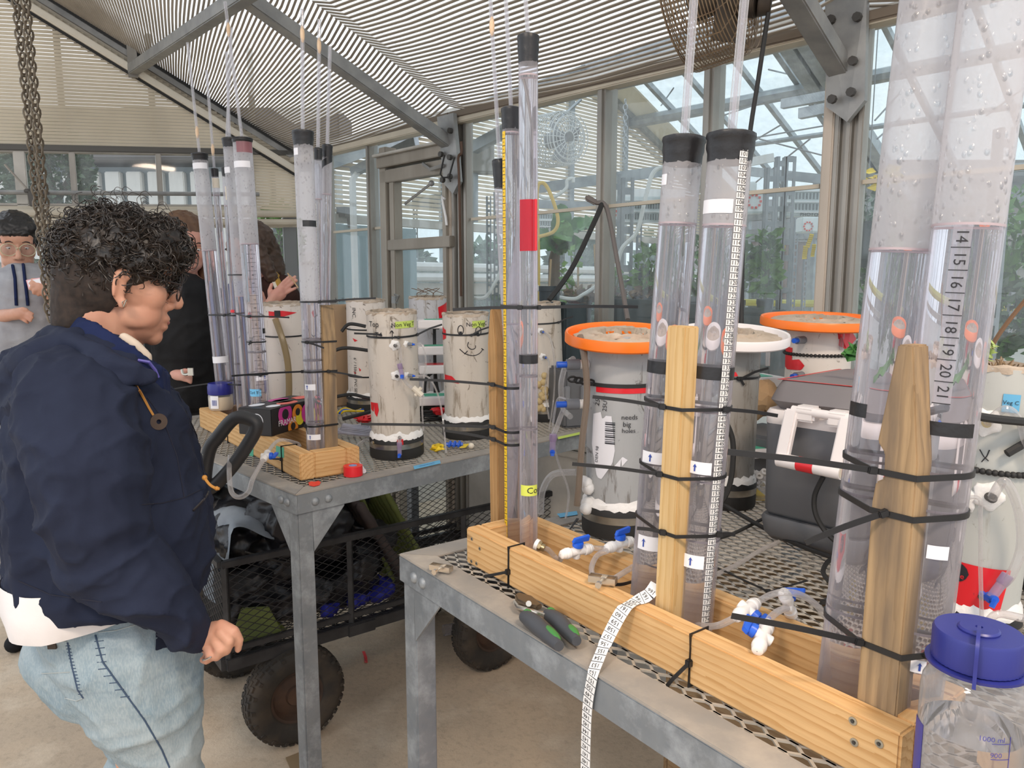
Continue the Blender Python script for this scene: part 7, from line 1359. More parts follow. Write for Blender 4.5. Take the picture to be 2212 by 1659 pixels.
xmesh(CT(0, CV0, CZ0 + .02), CT.b, CT.a, CV1 - CV0, CU, 'floor_mesh')
def wheel(u, v, turn=0.0):
    c = CT(u, v, .165); d = (Matrix.Rotation(turn, 3, 'Z') @ CT.a); b = MB(); prof = []
    for i in range(15): a_ = math.pi * (i / 14) ; prof.append((.165 - .048 + .048 * math.sin(a_) ** .7 if 0 < i < 14 else .095, -.046 * math.cos(a_) * (1 if 0 < i < 14 else .8)))
    b.lathe([(.088, -.03)] + prof + [(.088, .03)], c, d, 44, close=True); t_ = b.build('tyre', M_TYRE, ct, 50); b = MB(); x, y, z = basis(d)
    for k in range(40):
        a_ = k * math.pi / 20; e = y * math.cos(a_) + z * math.sin(a_); tg = x.cross(e); M = Matrix((x, tg, e)).transposed()
        for j, off in enumerate((-.028, -.011, .006, .023)): a2 = a_ + (j % 2) * math.pi / 40; e2 = y * math.cos(a2) + z * math.sin(a2); M2 = Matrix((x, x.cross(e2), e2)).transposed(); b.box(c + d * (off + .0025) + e2 * (.1635 - abs(off) * .16), (.012, .016, .007), M2)
        b.box(c + d * (.038 if k % 2 else -.038) + e * .148, (.012, .011, .012), M)
    b.build('tread_blocks', M_TYRE, t_, 0, kind='stuff')
    b = MB(); b.lathe([(.001, -.02), (.03, -.022), (.034, -.012), (.07, -.006), (.080, -.026), (.092, -.03), (.092, .03), (.080, .026), (.07, .006), (.034, .012), (.03, .022), (.001, .02)], c, d, 36); b.build('hub', mat('rusty_hub', (.045, .032, .026), .7, .3, (.10, .055, .035), 10) if 'rusty_hub' not in MATS else MATS['rusty_hub'], ct, 40)
wheel(.0, .0, -.0); wheel(.545, -.02, 0); wheel(.0, .793); wheel(.545, .80)
for v in (0.0, .795): cbar(CT(.0, v, .165), CT(.545, v, .165), .02, .02, 'axle'); cbar(CT(.27, v, .165), CT(.27, v, CZ0), .05, .05, 'fork')
# pull handle
yh = 1.78; h_ = lambda x, y, d=0: Y(x, y, yh + d); D_ = [h_(443, 1025), h_(452, 972), h_(470, 945), h_(508, 903), h_(545, 908), h_(553, 925), h_(535, 960), h_(500, 1010), h_(462, 1050), h_(446, 1052)]
b = MB(); b.tube(smooth_path(D_, 5, True), [.0165] * 50, 10, closed=True); b.build('pull_handle', mat('black_grip', (.028, .028, .03), .5), ct, 60)
b = MB(); b.bar(h_(438, 1062, .01), h_(447, 985, .01), .028, .006, (0, 1, 0)); p_ = b.build('handle_bracket', M_CART, ct, 30, .002); b = MB(); b.cyl(h_(443, 981, -.012), h_(443, 981, .03), .006, n=10); b.build('rivet', M_SCREW, p_, 40)
cbar(h_(440, 1055, .01), CT(.27, CV0 - .03, .27), .025, .025, 'pull_rod'); cbar(CT(.27, CV0 - .035, .27), CT(.27, 0, .24), .03, .03, 'tongue')
# ---------------------------------------------------------------- helper for soft forms
def remeshed(b, name, m, parent, voxel, smooth=4, wrinkle=0.0, freq=14.0, cuts=(), label=None, sharp=60, fold=None):
    me0 = bpy.data.meshes.new(name); me0.from_pydata(b.v, [], b.f); bm = bmesh.new(); bm.from_mesh(me0); bmesh.ops.recalc_face_normals(bm, faces=bm.faces); bm.to_mesh(me0); bm.free()
    o = bpy.data.objects.new(name, me0); COL.objects.link(o); md = o.modifiers.new('r', 'REMESH'); md.mode = 'VOXEL'; md.voxel_size = voxel; md.use_smooth_shade = True
    if smooth: sm = o.modifiers.new('s', 'SMOOTH'); sm.iterations = smooth; sm.factor = .5
    dg = bpy.context.evaluated_depsgraph_get(); me = bpy.data.meshes.new_from_object(o.evaluated_get(dg)); bpy.data.objects.remove(o)
    if wrinkle:
        from mathutils import noise
        n = len(me.vertices); co = np.empty(n * 3); me.vertices.foreach_get('co', co); no = np.empty(n * 3); me.vertices.foreach_get('normal', no); co = co.reshape(-1, 3); no = no.reshape(-1, 3)
        h = np.empty(n)
        for i in range(n):
            p = Vector(co[i]); q = fold(p) if fold else Vector((p.x, p.y, p.z * 1.5)); a = noise.noise(q * freq); c = noise.noise(q * freq * 2.3 + Vector((3, 1, 7))); e_ = noise.noise(q * freq * .5 + Vector((9, 2, 5))); h[i] = (max(0.0, 1 - abs(a) * 2.6) ** 2.2) * .95 + (max(0.0, 1 - abs(c) * 3) ** 2) * .30 + e_ * .45 - .35
        co += no * (h * wrinkle)[:, None]; me.vertices.foreach_set('co', co.ravel())
    if cuts:
        bm = bmesh.new(); bm.from_mesh(me)
        for p, nrm in cuts: bmesh.ops.bisect_plane(bm, geom=bm.verts[:] + bm.edges[:] + bm.faces[:], plane_co=p, plane_no=nrm, clear_outer=True)
        bm.to_mesh(me); bm.free()
    me.name = name; me.materials.clear(); me.materials.append(m); me.polygons.foreach_set('use_smooth', [True] * len(me.polygons)); me.update(); M = recenter(me); return child(name, me, parent, M, label)
def surf(o):
    from mathutils.bvhtree import BVHTree
    M = WM[o.name]; vs = [M @ v.co for v in o.data.vertices]; return BVHTree.FromPolygons(vs, [tuple(p.vertices) for p in o.data.polygons])
def onsurf(T, px, py, off=.001):
    d = ray(px, py).normalized(); h = T.ray_cast(C0, d)
    return (h[0] - d * off) if h[0] is not None else None
def seam(T, pts, r, nm, m, parent, off=.0005, k=5, n=5):
    P_ = []; 
    for i, (x, y) in enumerate(pts[:-1]):
        for s in range(k): P_.append(onsurf(T, x + (pts[i + 1][0] - x) * s / k, y + (pts[i + 1][1] - y) * s / k, off))
    P_.append(onsurf(T, *pts[-1], off)); P_ = [p for p in P_ if p is not None]; b = MB(); b.tube(P_, r, n); return b.build(nm, m, parent)
# ---------------------------------------------------------------- the load
t = thing('puffer_jacket', 'black quilted puffer jacket heaped in the cart', 'jacket', CT(.3, .1, CZ0 + .03)); b = MB(); rnd = random.Random(21)
for i in range(46):
    v = rnd.uniform(-.13, .40); u = rnd.uniform(.10, .52); z = rnd.uniform(.45, .70) + .10 * math.exp(-((v - .07) / .2) ** 2); b.cap(CT(u, v, z), .062, CT(u + rnd.uniform(-.14, .14), v + rnd.uniform(-.18, .18), z + rnd.uniform(-.05, .05)), .055)
for i in range(6): b.cap(CT(.12, -.15 + i * .09, .44), .07, CT(.5, -.13 + i * .09, .46), .07)
q_ = remeshed(b, 'quilted_shell', mat('black_nylon_cloth', (.012, .012, .015), .38, spec=.6), t, .010, 14, .020, 11)
for v in q_.data.vertices:
    p = WM[q_.name] @ v.co; u_, v_ = CT.inv(p); p = CT(min(max(u_, .02), .58), max(v_, -.19), max(p.z, CZ0 + .03)); v.co = WM[q_.name].inverted() @ p
b = MB(); b.tube(smooth_path([CT(.06, -.12, .66), CT(.05, 0, .60), CT(.06, .12, .56)], 5), .004, 6); b.build('zip', M_BOLT, t)
t = thing('grey_sweater', 'grey garment draped over the cart front behind the puffer jacket', 'garment', CT(.3, -.12, .5)); b = MB()
n_ = 18; vs = []
for j in range(n_):
    for i in range(n_):
        f_, g_ = i / (n_ - 1), j / (n_ - 1); vs.append(CT(.03 + .5 * f_ + .02 * math.sin(5 * g_), -.20 + .16 * g_ + .015 * math.sin(9 * f_), .70 + .07 * math.sin(math.pi * g_) * (.6 + .4 * math.sin(7 * f_)) + .012 * math.sin(16 * f_ + 6 * g_) - (.22 * max(0, .25 - g_) / .25 if f_ < .9 else 0)))
b.add(vs, [(j * n_ + i, j * n_ + i + 1, (j + 1) * n_ + i + 1, (j + 1) * n_ + i) for j in range(n_ - 1) for i in range(n_ - 1)]); b.build('cloth', mat('grey_knit', (.26, .29, .32), .9, 0, (.2, .22, .25), 12), t, 60)
t = thing('olive_bag', 'olive green tote bag with dark side leaning in the cart', 'bag', CT(.3, .5, CZ0)); M_OLV = mat('olive_cloth', (.17, .20, .05), .7, 0, (.13, .16, .045), 6); b = MB()
for k in range(9): f_ = k / 8; b.cap(CT(.16 + .32 * f_, .40, .80 - .02 * math.sin(3 * f_)), .012, CT(.14 + .34 * f_, .60, .40), .012)
for k in range(9): f_ = k / 8; b.cap(CT(.16 + .32 * f_, .33, .74), .012, CT(.14 + .34 * f_, .44, .40), .012)
remeshed(b, 'bag_panel', M_OLV, t, .008, 2, .004, 9); b = MB()
for k in range(8): f_ = k / 7; b.cap(CT(.10 + .3 * f_, .30, .72), .02, CT(.10 + .32 * f_, .47, .42), .02)
remeshed(b, 'dark_side', mat('brown_grey_cloth', (.085, .065, .06), .75), t, .010, 2, .004, 9)
t = thing('green_cloth', 'folded olive green cloth on the cart floor near its front corner', 'cloth', CT(.05, -.08, CZ0)); b = MB(); b.prism([CT(.02, -.19, .38), CT(.02, -.02, .37), CT(.03, -.06, .47), CT(.05, -.14, .48)], CT.a * .01); b.prism([CT(.02, -.16, .372), CT(.02, -.0, .365), CT(.10, -.02, .385), CT(.1, -.15, .385)], Z * .01); b.build('folded_sheet', M_OLV, t, 30, .003)
t = thing('blue_bag', 'crumpled royal blue bag on the cart floor behind bench leg', 'bag', CT(.1, .3, CZ0)); b = MB()
for i in range(9): b.cap(CT(.06 + .02 * (i % 3), .15 + .032 * i, .39), .026, CT(.14, .17 + .03 * i, .40 + .012 * (i % 2)), .022)
remeshed(b, 'bag', mat('royal_blue', (.02, .025, .30), .6), t, .007, 1, .008, 20)
t = thing('floor_tube', 'short clear plastic tube lying on the floor by the rear wheel', 'tube', G(975, 1360, .03)); b = MB(); b.lathe([(.024, 0), (.024, .16)], G(958, 1362, .028), G(1010, 1352, .028) - G(958, 1362, .028), 20); b.build('shell', M_HAZE, t, 60)
for (px, py, lb) in ((790, 1417, 'red tape scrap on the floor between the benches'), (1, 1, None)):
    if lb: o = MB().prism([G(782, 1408, .004), G(788, 1407, .012), G(793, 1420, .010), G(794, 1432, .004), G(787, 1430, .006), G(786, 1418, .004)], Z * .002).build('tape_scrap', M_REDT, None, 0); _props(o, lb, 'tape', None, None)
for i, q in enumerate(((620, 1640, 700, 1659), (700, 1650, 770, 1640))): pass
t = thing('floor_plate', 'brown stained board scrap on the floor at the bench leg', 'board', G(650, 1650, 0)); b = MB(); b.prism([G(617, 1640, .001), G(655, 1625, .001), G(700, 1665, .001), G(640, 1690, .001)], Z * .006); b.build('board', mat('brown_board', (.26, .18, .10), .8), t, 0)
# ================================================================ people
def skinmat(name, c, c2): 
    t = NT(name); v = t.coord(); col = t.mix(t.ramp(t.noise(v, 14, 5), .35, .7), c, c2); return t.done(t.pri(col, .48, 0, t.bump(t.noise(v, 160, 3), .12, .0006), .4, Subsurface_Weight=.08, Subsurface_Scale=.01))
M_SKIN = skinmat('skin_warm', (.58, .31, .21), (.50, .24, .16)); M_SKIN2 = skinmat('skin_light', (.60, .34, .24), (.52, .26, .18)); M_SKIN3 = skinmat('skin_pale', (.64, .36, .28), (.58, .27, .21))
M_HAIR = mat('black_hair', (.010, .008, .007), .42, 0, (.030, .020, .014), 60, spec=.6); M_HAIRB = mat('brown_hair', (.10, .048, .025), .5, 0, (.16, .085, .045), 40, stretch=(1, 1, .15)); M_HAIRK = mat('dark_hair', (.009, .008, .008), .4, spec=.6)
def cloth(name, c, c2, sc=8, bump=.25, bs=240): return mat(name, c, .85, 0, c2, sc, bump=bump, bscale=bs, bdist=.0008, spec=.2)
M_NAVY = cloth('navy_twill', (.0135, .018, .037), (.018, .024, .048)); M_NAVYL = cloth('navy_lining', (.009, .016, .055), (.012, .02, .07)); M_TEE = cloth('white_jersey', (.78, .75, .74), (.70, .67, .66)); M_GREYH = cloth('grey_fleece', (.36, .36, .38), (.29, .29, .31), 14); M_BLACKC = cloth('black_cotton', (.011, .011, .012), (.018, .018, .019)); M_BROWNC = cloth('maroon_brown_wool', (.035, .016, .013), (.05, .022, .018)); M_SHIRTB = cloth('light_blue_cotton', (.17, .22, .42), (.22, .27, .48)); M_DENIMD = cloth('dark_denim', (.02, .04, .10), (.03, .06, .13))
def denim():
    t = NT('washed_denim'); v = t.coord(); c = t.mix(t.ramp(t.noise(v, 5, 4), .32, .66), (.20, .285, .34), (.36, .42, .44)); c = t.mix(t.math('MULTIPLY', t.ramp(t.noise(t.coord((1, 1, 5), (2, 1, 0)), 9, 5), .55, .8), .5), c, (.13, .19, .24))
    w_ = t.noise(t.coord((1, 1, .25)), 420, 2); c = t.mix(t.math('MULTIPLY', t.ramp(w_, .4, .65), .3), c, (.50, .55, .56)); return t.done(t.pri(c, .85, 0, t.bump(w_, .3, .0006), .2))
M_DENIM = denim(); M_CORD = mat('orange_cord', (.48, .22, .04), .6); M_LENS = sheer('lens', (.9, .93, .95), .06, (.6, .65, .7), .2, .02); M_FRAME = mat('glasses_metal', (.42, .38, .30), .3, .7); M_FRAMEK = mat('glasses_dark', (.02, .015, .015), .35); M_EYE = mat('eye_white', (.75, .72, .70), .25); M_IRIS = mat('iris', (.03, .015, .01), .2); M_LIP = skinmat('lip', (.45, .17, .14), (.40, .14, .12))
class Head: pass
def head(b, c, f, s=1.0, up=(0, 0, 1), jaw=1.0, kx=.92):
    H = Head(); f = Vector(f).normalized(); r = f.cross(Vector(up)).normalized(); u = r.cross(f); H.c, H.f, H.r, H.u, H.s = Vector(c), f, r, u, s; M = Matrix((f, r, u)).transposed()
    P_ = H.P = lambda x, y, z: H.c + (f * x * kx + r * y + u * z) * s
    E = lambda p, rad: b.ball(P_(*p), (rad[0] * s * kx, rad[1] * s, rad[2] * s), M, 20, 14)
    E((-.010, 0, .032), (.098, .076, .090)); E((.022, 0, .0), (.072, .068, .085)); E((.036, 0, -.055), (.058 * jaw, .054 * jaw, .062)); E((.072, 0, -.098), (.020, .024, .018)); E((.040, 0, -.088), (.046, .042, .022))
    E((.060, 0, .040), (.040, .060, .042)); E((.064, 0, -.045), (.028, .040, .058))
    for k in (-1, 1):
        E((.056, k * .040, -.020), (.030, .026, .034)); E((.076, k * .030, .026), (.018, .028, .010)); E((.096, k * .012, -.038), (.011, .009, .008)); E((.045, k * .035, -.055), (.036, .024, .034))
        E((-.004, k * .077, -.014), (.013, .006, .030)); E((.0, k * .081, .008), (.016, .006, .012)); E((-.014, k * .084, -.010), (.005, .005, .025)); E((.004, k * .079, -.042), (.009, .006, .011)); E((.030, k * .048, -.062), (.040, .012, .024))
    b.cap(P_(.086, 0, .018), .010 * s, P_(.112, 0, -.028), .012 * s); E((.112, 0, -.032), (.012, .013, .010)); E((.088, 0, -.062), (.014, .026, .010)); E((.086, 0, -.078), (.014, .022, .009)); E((.080, 0, -.050), (.014, .022, .012))
    b.cap(P_(-.028, 0, -.045), .056 * s, P_(-.045, 0, -.16), .058 * s); return H
def eyes(H, par, glasses=None, gl_r=.024, lens=True):
    for k in (-1, 1):
        b = MB(); b.ball(H.P(.077, k * .031, .006), (.0120 * H.s,) * 3, None, 12, 8); b.build('eye', M_EYE, par, 60); b = MB(); b.ball(H.P(.0868, k * .030, .001), (.0034 * H.s,) * 3, None, 8, 6); b.build('iris', M_IRIS, par, 60)
        b = MB(); b.tube([H.P(.094, k * (.016 + .007 * i), .028 + .004 * math.sin(i * .8)) for i in range(5)], .0026 * H.s, 6); b.build('eyebrow', M_HAIR, par); b = MB(); b.tube([H.P(.0875 - .0012 * abs(i - 2), k * (.019 + .006 * i), .0085 + .003 * math.sin(i * .8)) for i in range(5)], .0042 * H.s, 6); b.build('eyelid', M_SKIN2, par)
    b = MB(); b.tube([H.P(.097 - .0012 * i * i, .0075 * i, -.069 + .0008 * i * i) for i in (-3, -2, -1, 0, 1, 2, 3)], [.002 * H.s, .0038 * H.s, .005 * H.s, .005 * H.s, .005 * H.s, .0038 * H.s, .002 * H.s], 8); b.build('lips', M_LIP, par)
    if glasses:
        g = par_g = child('glasses', MB().tube([H.P(.112, -.008, .008), H.P(.116, 0, .010), H.P(.112, .008, .008)], .0016 * H.s, 6).mesh('glasses', glasses, 40), par)
        for k in (-1, 1):
            c = H.P(.108, k * .033, .0); b = MB(); b.tube([c + (H.r * math.cos(a_) * 1.1 + H.u * math.sin(a_) - H.f * .0) * gl_r * H.s for a_ in [i * math.pi / 12 for i in range(24)]], .0017 * H.s, 6, closed=True); b.build('rim', glasses, g)
            b = MB(); b.add([c + (H.r * math.cos(i * math.pi / 12) * 1.08 + H.u * math.sin(i * math.pi / 12)) * gl_r * .98 * H.s for i in range(24)], [tuple(range(24))]); b.build('lens', M_LENS, g, 0)
            b = MB(); b.tube([c + H.r * k * gl_r * 1.1 * H.s + H.u * .006 * H.s, H.P(.06, k * .080, .010), H.P(-.002, k * .086, .014), H.P(-.02, k * .084, -.008)], .0018 * H.s, 6); b.build('temple', glasses, g)
def finger(b, pts): b.chain(pts)
# ---------------------------------------------------------------- woman in the navy parka, nearest
YW = 1.36; KW = YW / F * .995
wp = lambda x, y, d=0.0: Y(x, y, YW + d)
def wc(b, L_): b.chain([(wp(x, y, d), r * KW) for x, y, d, r in L_])
pw = thing('person', 'person with curly dark hair in a navy parka and light jeans, foreground left', 'person', zt(wp(260, 1400), 0))
b = MB(); HW = head(b, wp(258, 604, .0), (.84, .52, -.16), .97)
b.cap(HW.P(-.020, 0, -.05), .060, wp(220, 775, .0), .070); wc(b, [(225, 800, 0, 80), (230, 950, 0, 120), (240, 1150, 0, 130), (245, 1380, 0, 130)])
for s in (-1, 1): wc(b, [(215, 850, s * .12, 70), (190, 850, s * .16, 62), (210, 1160, s * .17, 50)])
wc(b, [(210, 1160, -.17, 50), (330, 1275, -.17, 40), (428, 1368, -.155, 27)]); wc(b, [(210, 1160, .17, 50), (330, 1270, .17, 40), (400, 1320, .16, 28)])
D = -.155
wc(b, [(428, 1368, D, 24), (448, 1370, D, 25), (472, 1360, D, 19)]); wc(b, [(436, 1378, D, 22), (460, 1386, D, 20), (472, 1370, D, 19)]); wc(b, [(436, 1386, D + .006, 18), (448, 1396, D + .006, 15)])
wc(b, [(478, 1350, D - .004, 12), (506, 1362, D - .010, 10), (517, 1382, D - .006, 9), (514, 1403, D, 7.5)])
wc(b, [(478, 1366, D - .014, 12), (496, 1384, D - .024, 10), (490, 1406, D - .016, 9), (477, 1411, D - .004, 8)]); wc(b, [(466, 1384, D - .014, 11.5), (477, 1403, D - .024, 9.6), (468, 1420, D - .016, 8.6), (456, 1418, D - .004, 7.5)])
wc(b, [(448, 1396, D - .010, 10), (454, 1414, D - .018, 8.6), (447, 1428, D - .012, 7.8), (437, 1425, D - .002, 7)]); wc(b, [(446, 1362, D + .03, 14), (474, 1376, D + .045, 11), (494, 1394, D + .045, 9)])
for s in (-1, 1): wc(b, [(245, 1400, s * .09, 95), (330, 1600, s * .09, 75)]); b.chain([(wp(330, 1600, s * .09), .066), (Vector((wp(368, 1740, s * .09).x, YW + s * .09, .46)), .055), (Vector((wp(345, 1740, s * .09).x, YW + s * .09, .10)), .040), (Vector((wp(350, 1740, s * .09).x, YW + s * .09, .06)), .04)]); q = Vector((wp(350, 1740, s * .09).x, YW + s * .09, .045)); b.chain([(q, .04), (q + Vector((.16, 0, -.01)), .03)])
remeshed(b, 'body', M_SKIN, pw, .0033, 4)
eyes(HW, pw, M_FRAMEK, .025)
b = MB(); b.tube([wp(451, 1418, D - .016) + Vector((0.0095 * math.cos(a_), .0098 * math.sin(a_) , .004 * math.cos(a_))) for a_ in [i * math.pi / 8 for i in range(16)]], .0016, 6, closed=True); b.build('ring', mat('silver', (.6, .58, .56), .2, .9), pw)
b = MB(); q = HW.P(.002, .087, -.040); b.tube([q, q + Vector((.008, 0, .004)), q + Vector((.002, 0, -.008))], .0012, 5, closed=True); b.build('earring', M_FRAME, pw)
# parka
b = MB()
for d, k in ((-.07, .93), (0, 1.0), (.07, .93)): wc(b, [(216, 842, d * 1.2, 132 * k), (222, 960, d, 190 * k), (236, 1100, d, 212 * k), (246, 1230, d, 214 * k), (250, 1330, d, 200 * k)])
wc(b, [(150, 835, -.13, 88), (172, 880, -.18, 104), (186, 1000, -.225, 104), (203, 1110, -.235, 92), (222, 1188, -.22, 84)]); wc(b, [(222, 1192, -.22, 84), (330, 1278, -.21, 72), (392, 1335, -.18, 55), (426, 1366, -.155, 40)]); wc(b, [(210, 850, .14, 95), (215, 1000, .19, 95), (240, 1180, .19, 85), (380, 1290, .17, 60)])
wc(b, [(212, 1150, -.24, 56), (192, 1205, -.22, 40)])
hem = wp(200, 1336, -.19); hn = Vector((0, 0, -1))
jk = remeshed(b, 'parka', M_NAVY, pw, .0058, 2, .0125, 8.5, (), None, 60, lambda p: Vector((p.x * .8 + p.z * .35, p.y * .8, p.z * 1.1 - p.x * .5)))
_bm = bmesh.new(); _bm.from_mesh(jk.data); _Mi = WM[jk.name].inverted(); _low = [v for v in _bm.verts if ((WM[jk.name] @ v.co) - hem).dot(hn) > 0 and abs((WM[jk.name] @ v.co).y - YW) < .5 and not (proj(WM[jk.name] @ v.co)[0] > 335 and (WM[jk.name] @ v.co).y < YW - .10)]
bmesh.ops.delete(_bm, geom=_low, context='VERTS'); _bm.to_mesh(jk.data); _bm.free()
b = MB()
wc(b, [(165, 740, -.10, 36), (100, 778, -.12, 50), (48, 830, -.08, 56), (36, 848, .02, 58), (90, 800, .11, 52)]); wc(b, [(262, 815, -.16, 22), (215, 800, -.165, 32), (150, 815, -.185, 44), (84, 862, -.15, 52), (44, 892, -.08, 46)]); wc(b, [(130, 752, 0, 52), (70, 815, 0, 70)]); wc(b, [(318, 812, -.13, 15), (290, 800, -.15, 20), (240, 790, -.16, 30)]); wc(b, [(120, 720, -.06, 22), (150, 735, -.12, 24), (210, 765, -.15, 24), (262, 795, -.16, 20)])
hood_o = remeshed(b, 'hood', M_NAVY, pw, .0055, 2, .010, 9, (), None, 60, lambda p: Vector((p.x * .6 + p.z * .8, p.y, p.z * 1.3)))
b = MB()
NK = [(138, 688, .01), (148, 680, -.05), (185, 692, -.088), (240, 722, -.102), (300, 764, -.095), (345, 796, -.06), (364, 812, .0), (350, 800, .06), (290, 755, .10), (220, 715, .09), (165, 685, .06)]
for i in range(len(NK)):
    p, q = NK[i], NK[(i + 1) % len(NK)]
    for dz, r_ in ((0, 6), (8, 7), (17, 9), (28, 11), (42, 14)): b.cap(wp(p[0] - dz * .12, p[1] + dz, p[2] * (1 + dz * .004)), r_ * KW, wp(q[0] - dz * .12, q[1] + dz, q[2] * (1 + dz * .004)), r_ * KW)
remeshed(b, 'collar', M_NAVYL, pw, .005, 3, .004, 12)
TJ = surf(jk)
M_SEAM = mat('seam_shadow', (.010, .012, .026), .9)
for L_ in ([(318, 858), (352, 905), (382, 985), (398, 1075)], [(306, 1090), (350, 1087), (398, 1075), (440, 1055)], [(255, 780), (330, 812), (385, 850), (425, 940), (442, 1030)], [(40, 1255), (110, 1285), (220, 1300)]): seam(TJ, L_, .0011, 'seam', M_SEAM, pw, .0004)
seam(TJ, [(253, 788), (282, 812), (305, 850), (322, 882), (334, 902)], .0022, 'drawstring', M_CORD, pw, .0025)
q = onsurf(TJ, 342, 911, .003)
if q: b = MB(); b.lathe([(.004, 0), (.014, 0), (.014, .003), (.004, .003)], q, (C0 - q).normalized() + Vector((.45, 0, 0)), 20, close=True); b.build('toggle', mat('brown_leather', (.055, .035, .025), .7), pw)
b = MB(); b.tube(smooth_path([wp(440, 1030, -.08), wp(452, 1046, -.085), wp(464, 1054, -.085), wp(474, 1056, -.085)], 5), .0026, 6); b.ball(wp(442, 1032, -.08), .005, None, 8, 6); b.ball(wp(468, 1055, -.085), .004, None, 8, 6); b.build('zip_cord', M_CORD, pw)
seam(TJ, [(417, 1103), (432, 1088), (447, 1070), (450, 1062)], .0022, 'pocket_zip', M_FRAMEK, pw, .001)
b = MB(); wc(b, [(268, 728, -.09, 10), (292, 745, -.085, 11), (318, 770, -.075, 10), (320, 782, -.072, 8)]); wc(b, [(262, 736, -.085, 9), (300, 768, -.080, 11)]); remeshed(b, 'shirt_collar', mat('cream_shirt', (.62, .52, .42), .85), pw, .004, 2)
b = MB(); b.tube([wp(298, 778, -.105), wp(322, 782, -.10), (wp(336, 800, -.09)), wp(342, 815, -.085)], .0028, 6); b.build('zip_edge', mat('violet_zip', (.10, .09, .35), .5), pw)
# shirt hem, jeans
b = MB(); n_ = 72; vs = []; fs = []; cx_ = wp(252, 1330)
for j, (py_, g_) in enumerate(((1270, .97), (1310, 1.0), (1340, 1.0), (None, .97), (None, .94))):
    for k in range(n_):
        a_ = 2 * math.pi * k / n_; x_ = cx_.x + 172 * KW * g_ * math.cos(a_); y2 = YW + .238 * g_ * math.sin(a_); lo = 1374 - 30 * max(0, math.cos(a_)) - 26 * max(0, -math.cos(a_)) ** 3 + 3 * math.sin(5 * a_)
        vs.append(Vector((x_ + .004 * math.sin(9 * a_ + j), y2, wp(222, py_ or lo, -.19).z + (.012 if j == 4 else 0))))
for j in range(4):
    for k in range(n_): fs.append((j * n_ + k, j * n_ + (k + 1) % n_, (j + 1) * n_ + (k + 1) % n_, (j + 1) * n_ + k))
b.add(vs, fs); b.build('white_shirt', M_TEE, pw, 60)
b = MB()
for d, k in ((-.07, .86), (0, .97), (.07, .86)): wc(b, [(234, 1310, d, 172 * k), (246, 1385, d, 158 * k)])
for s in (-1, 1):
    wc(b, [(148, 1415, s * .07, 92), (215, 1455, s * .08, 105)]); wc(b, [(285, 1400, s * .09, 145), (312, 1510, s * .095, 122), (346, 1600, s * .09, 92), (358, 1665, s * .085, 74)] if s < 0 else [(275, 1400, s * .09, 140), (305, 1530, s * .10, 112), (312, 1620, s * .10, 80), (305, 1670, s * .10, 66)])
    x0 = wp(356 if s < 0 else 300, 1690, s * .09).x; b.chain([(wp(352 if s < 0 else 296, 1665, s * .085), 78 * KW), (Vector((x0 + .02, YW + s * .09, .47)), .072), (Vector((x0 - .02, YW + s * .09, .28)), .068), (Vector((x0 - .03, YW + s * .09, .10)), .062)])
jn = remeshed(b, 'jeans', M_DENIM, pw, .0065, 3, .0045, 11, ((wp(200, 1326, -.19), Vector((.04, 0, 1)).normalized()),)); TN = surf(jn)
M_DSEAM = mat('denim_seam', (.045, .075, .13), .9); M_DSEAML = mat('denim_thread', (.36, .40, .40), .9)
for L_ in ([(206, 1372), (222, 1430), (240, 1455), (272, 1500), (312, 1555), (350, 1620), (366, 1658)], [(146, 1388), (156, 1440), (168, 1490), (180, 1508)]): seam(TN, L_, .0016, 'seam', M_DSEAM, pw, .0003)
for L_ in ([(42, 1372), (80, 1384), (146, 1386)], [(180, 1508), (165, 1514), (140, 1508)], [(212, 1366), (250, 1362), (292, 1350)], [(90, 1455), (150, 1452)]): seam(TN, L_, .0010, 'stitching', M_DSEAML, pw, .0004)
for k in range(16): x, y = 150 + k * 1.8, 1395 + k * 7; seam(TN, [(x - 8, y), (x + 1, y)], .0008, 'seam_pucker', M_DSEAM, pw, .0003, 2, 4)
for k in range(9): x, y = 212 + k * 2 + max(0, k - 4) * 10, 1385 + k * 15; seam(TN, [(x - 8, y + 1), (x + 12, y - 1)], .0008, 'seam_pucker', M_DSEAM, pw, .0003, 2, 4)
q = onsurf(TN, 112, 1388, .001); b = MB(); b.box(q, (.014, .004, .022)); b.build('belt_loop', mat('brown_leather_tab', (.05, .035, .025), .7), pw, 0)
for s in (-1, 1): x0 = wp(356 if s < 0 else 300, 1690, s * .09).x - .03; b = MB(); b.chain([(Vector((x0 - .04, YW + s * .09, .05)), .048), (Vector((x0 + .08, YW + s * .09, .045)), .045), (Vector((x0 + .17, YW + s * .09, .035)), .034)]); b.v = [(q[0], q[1], max(q[2], .0)) for q in b.v]; b.build('shoe', M_BLACKC, pw, 50)
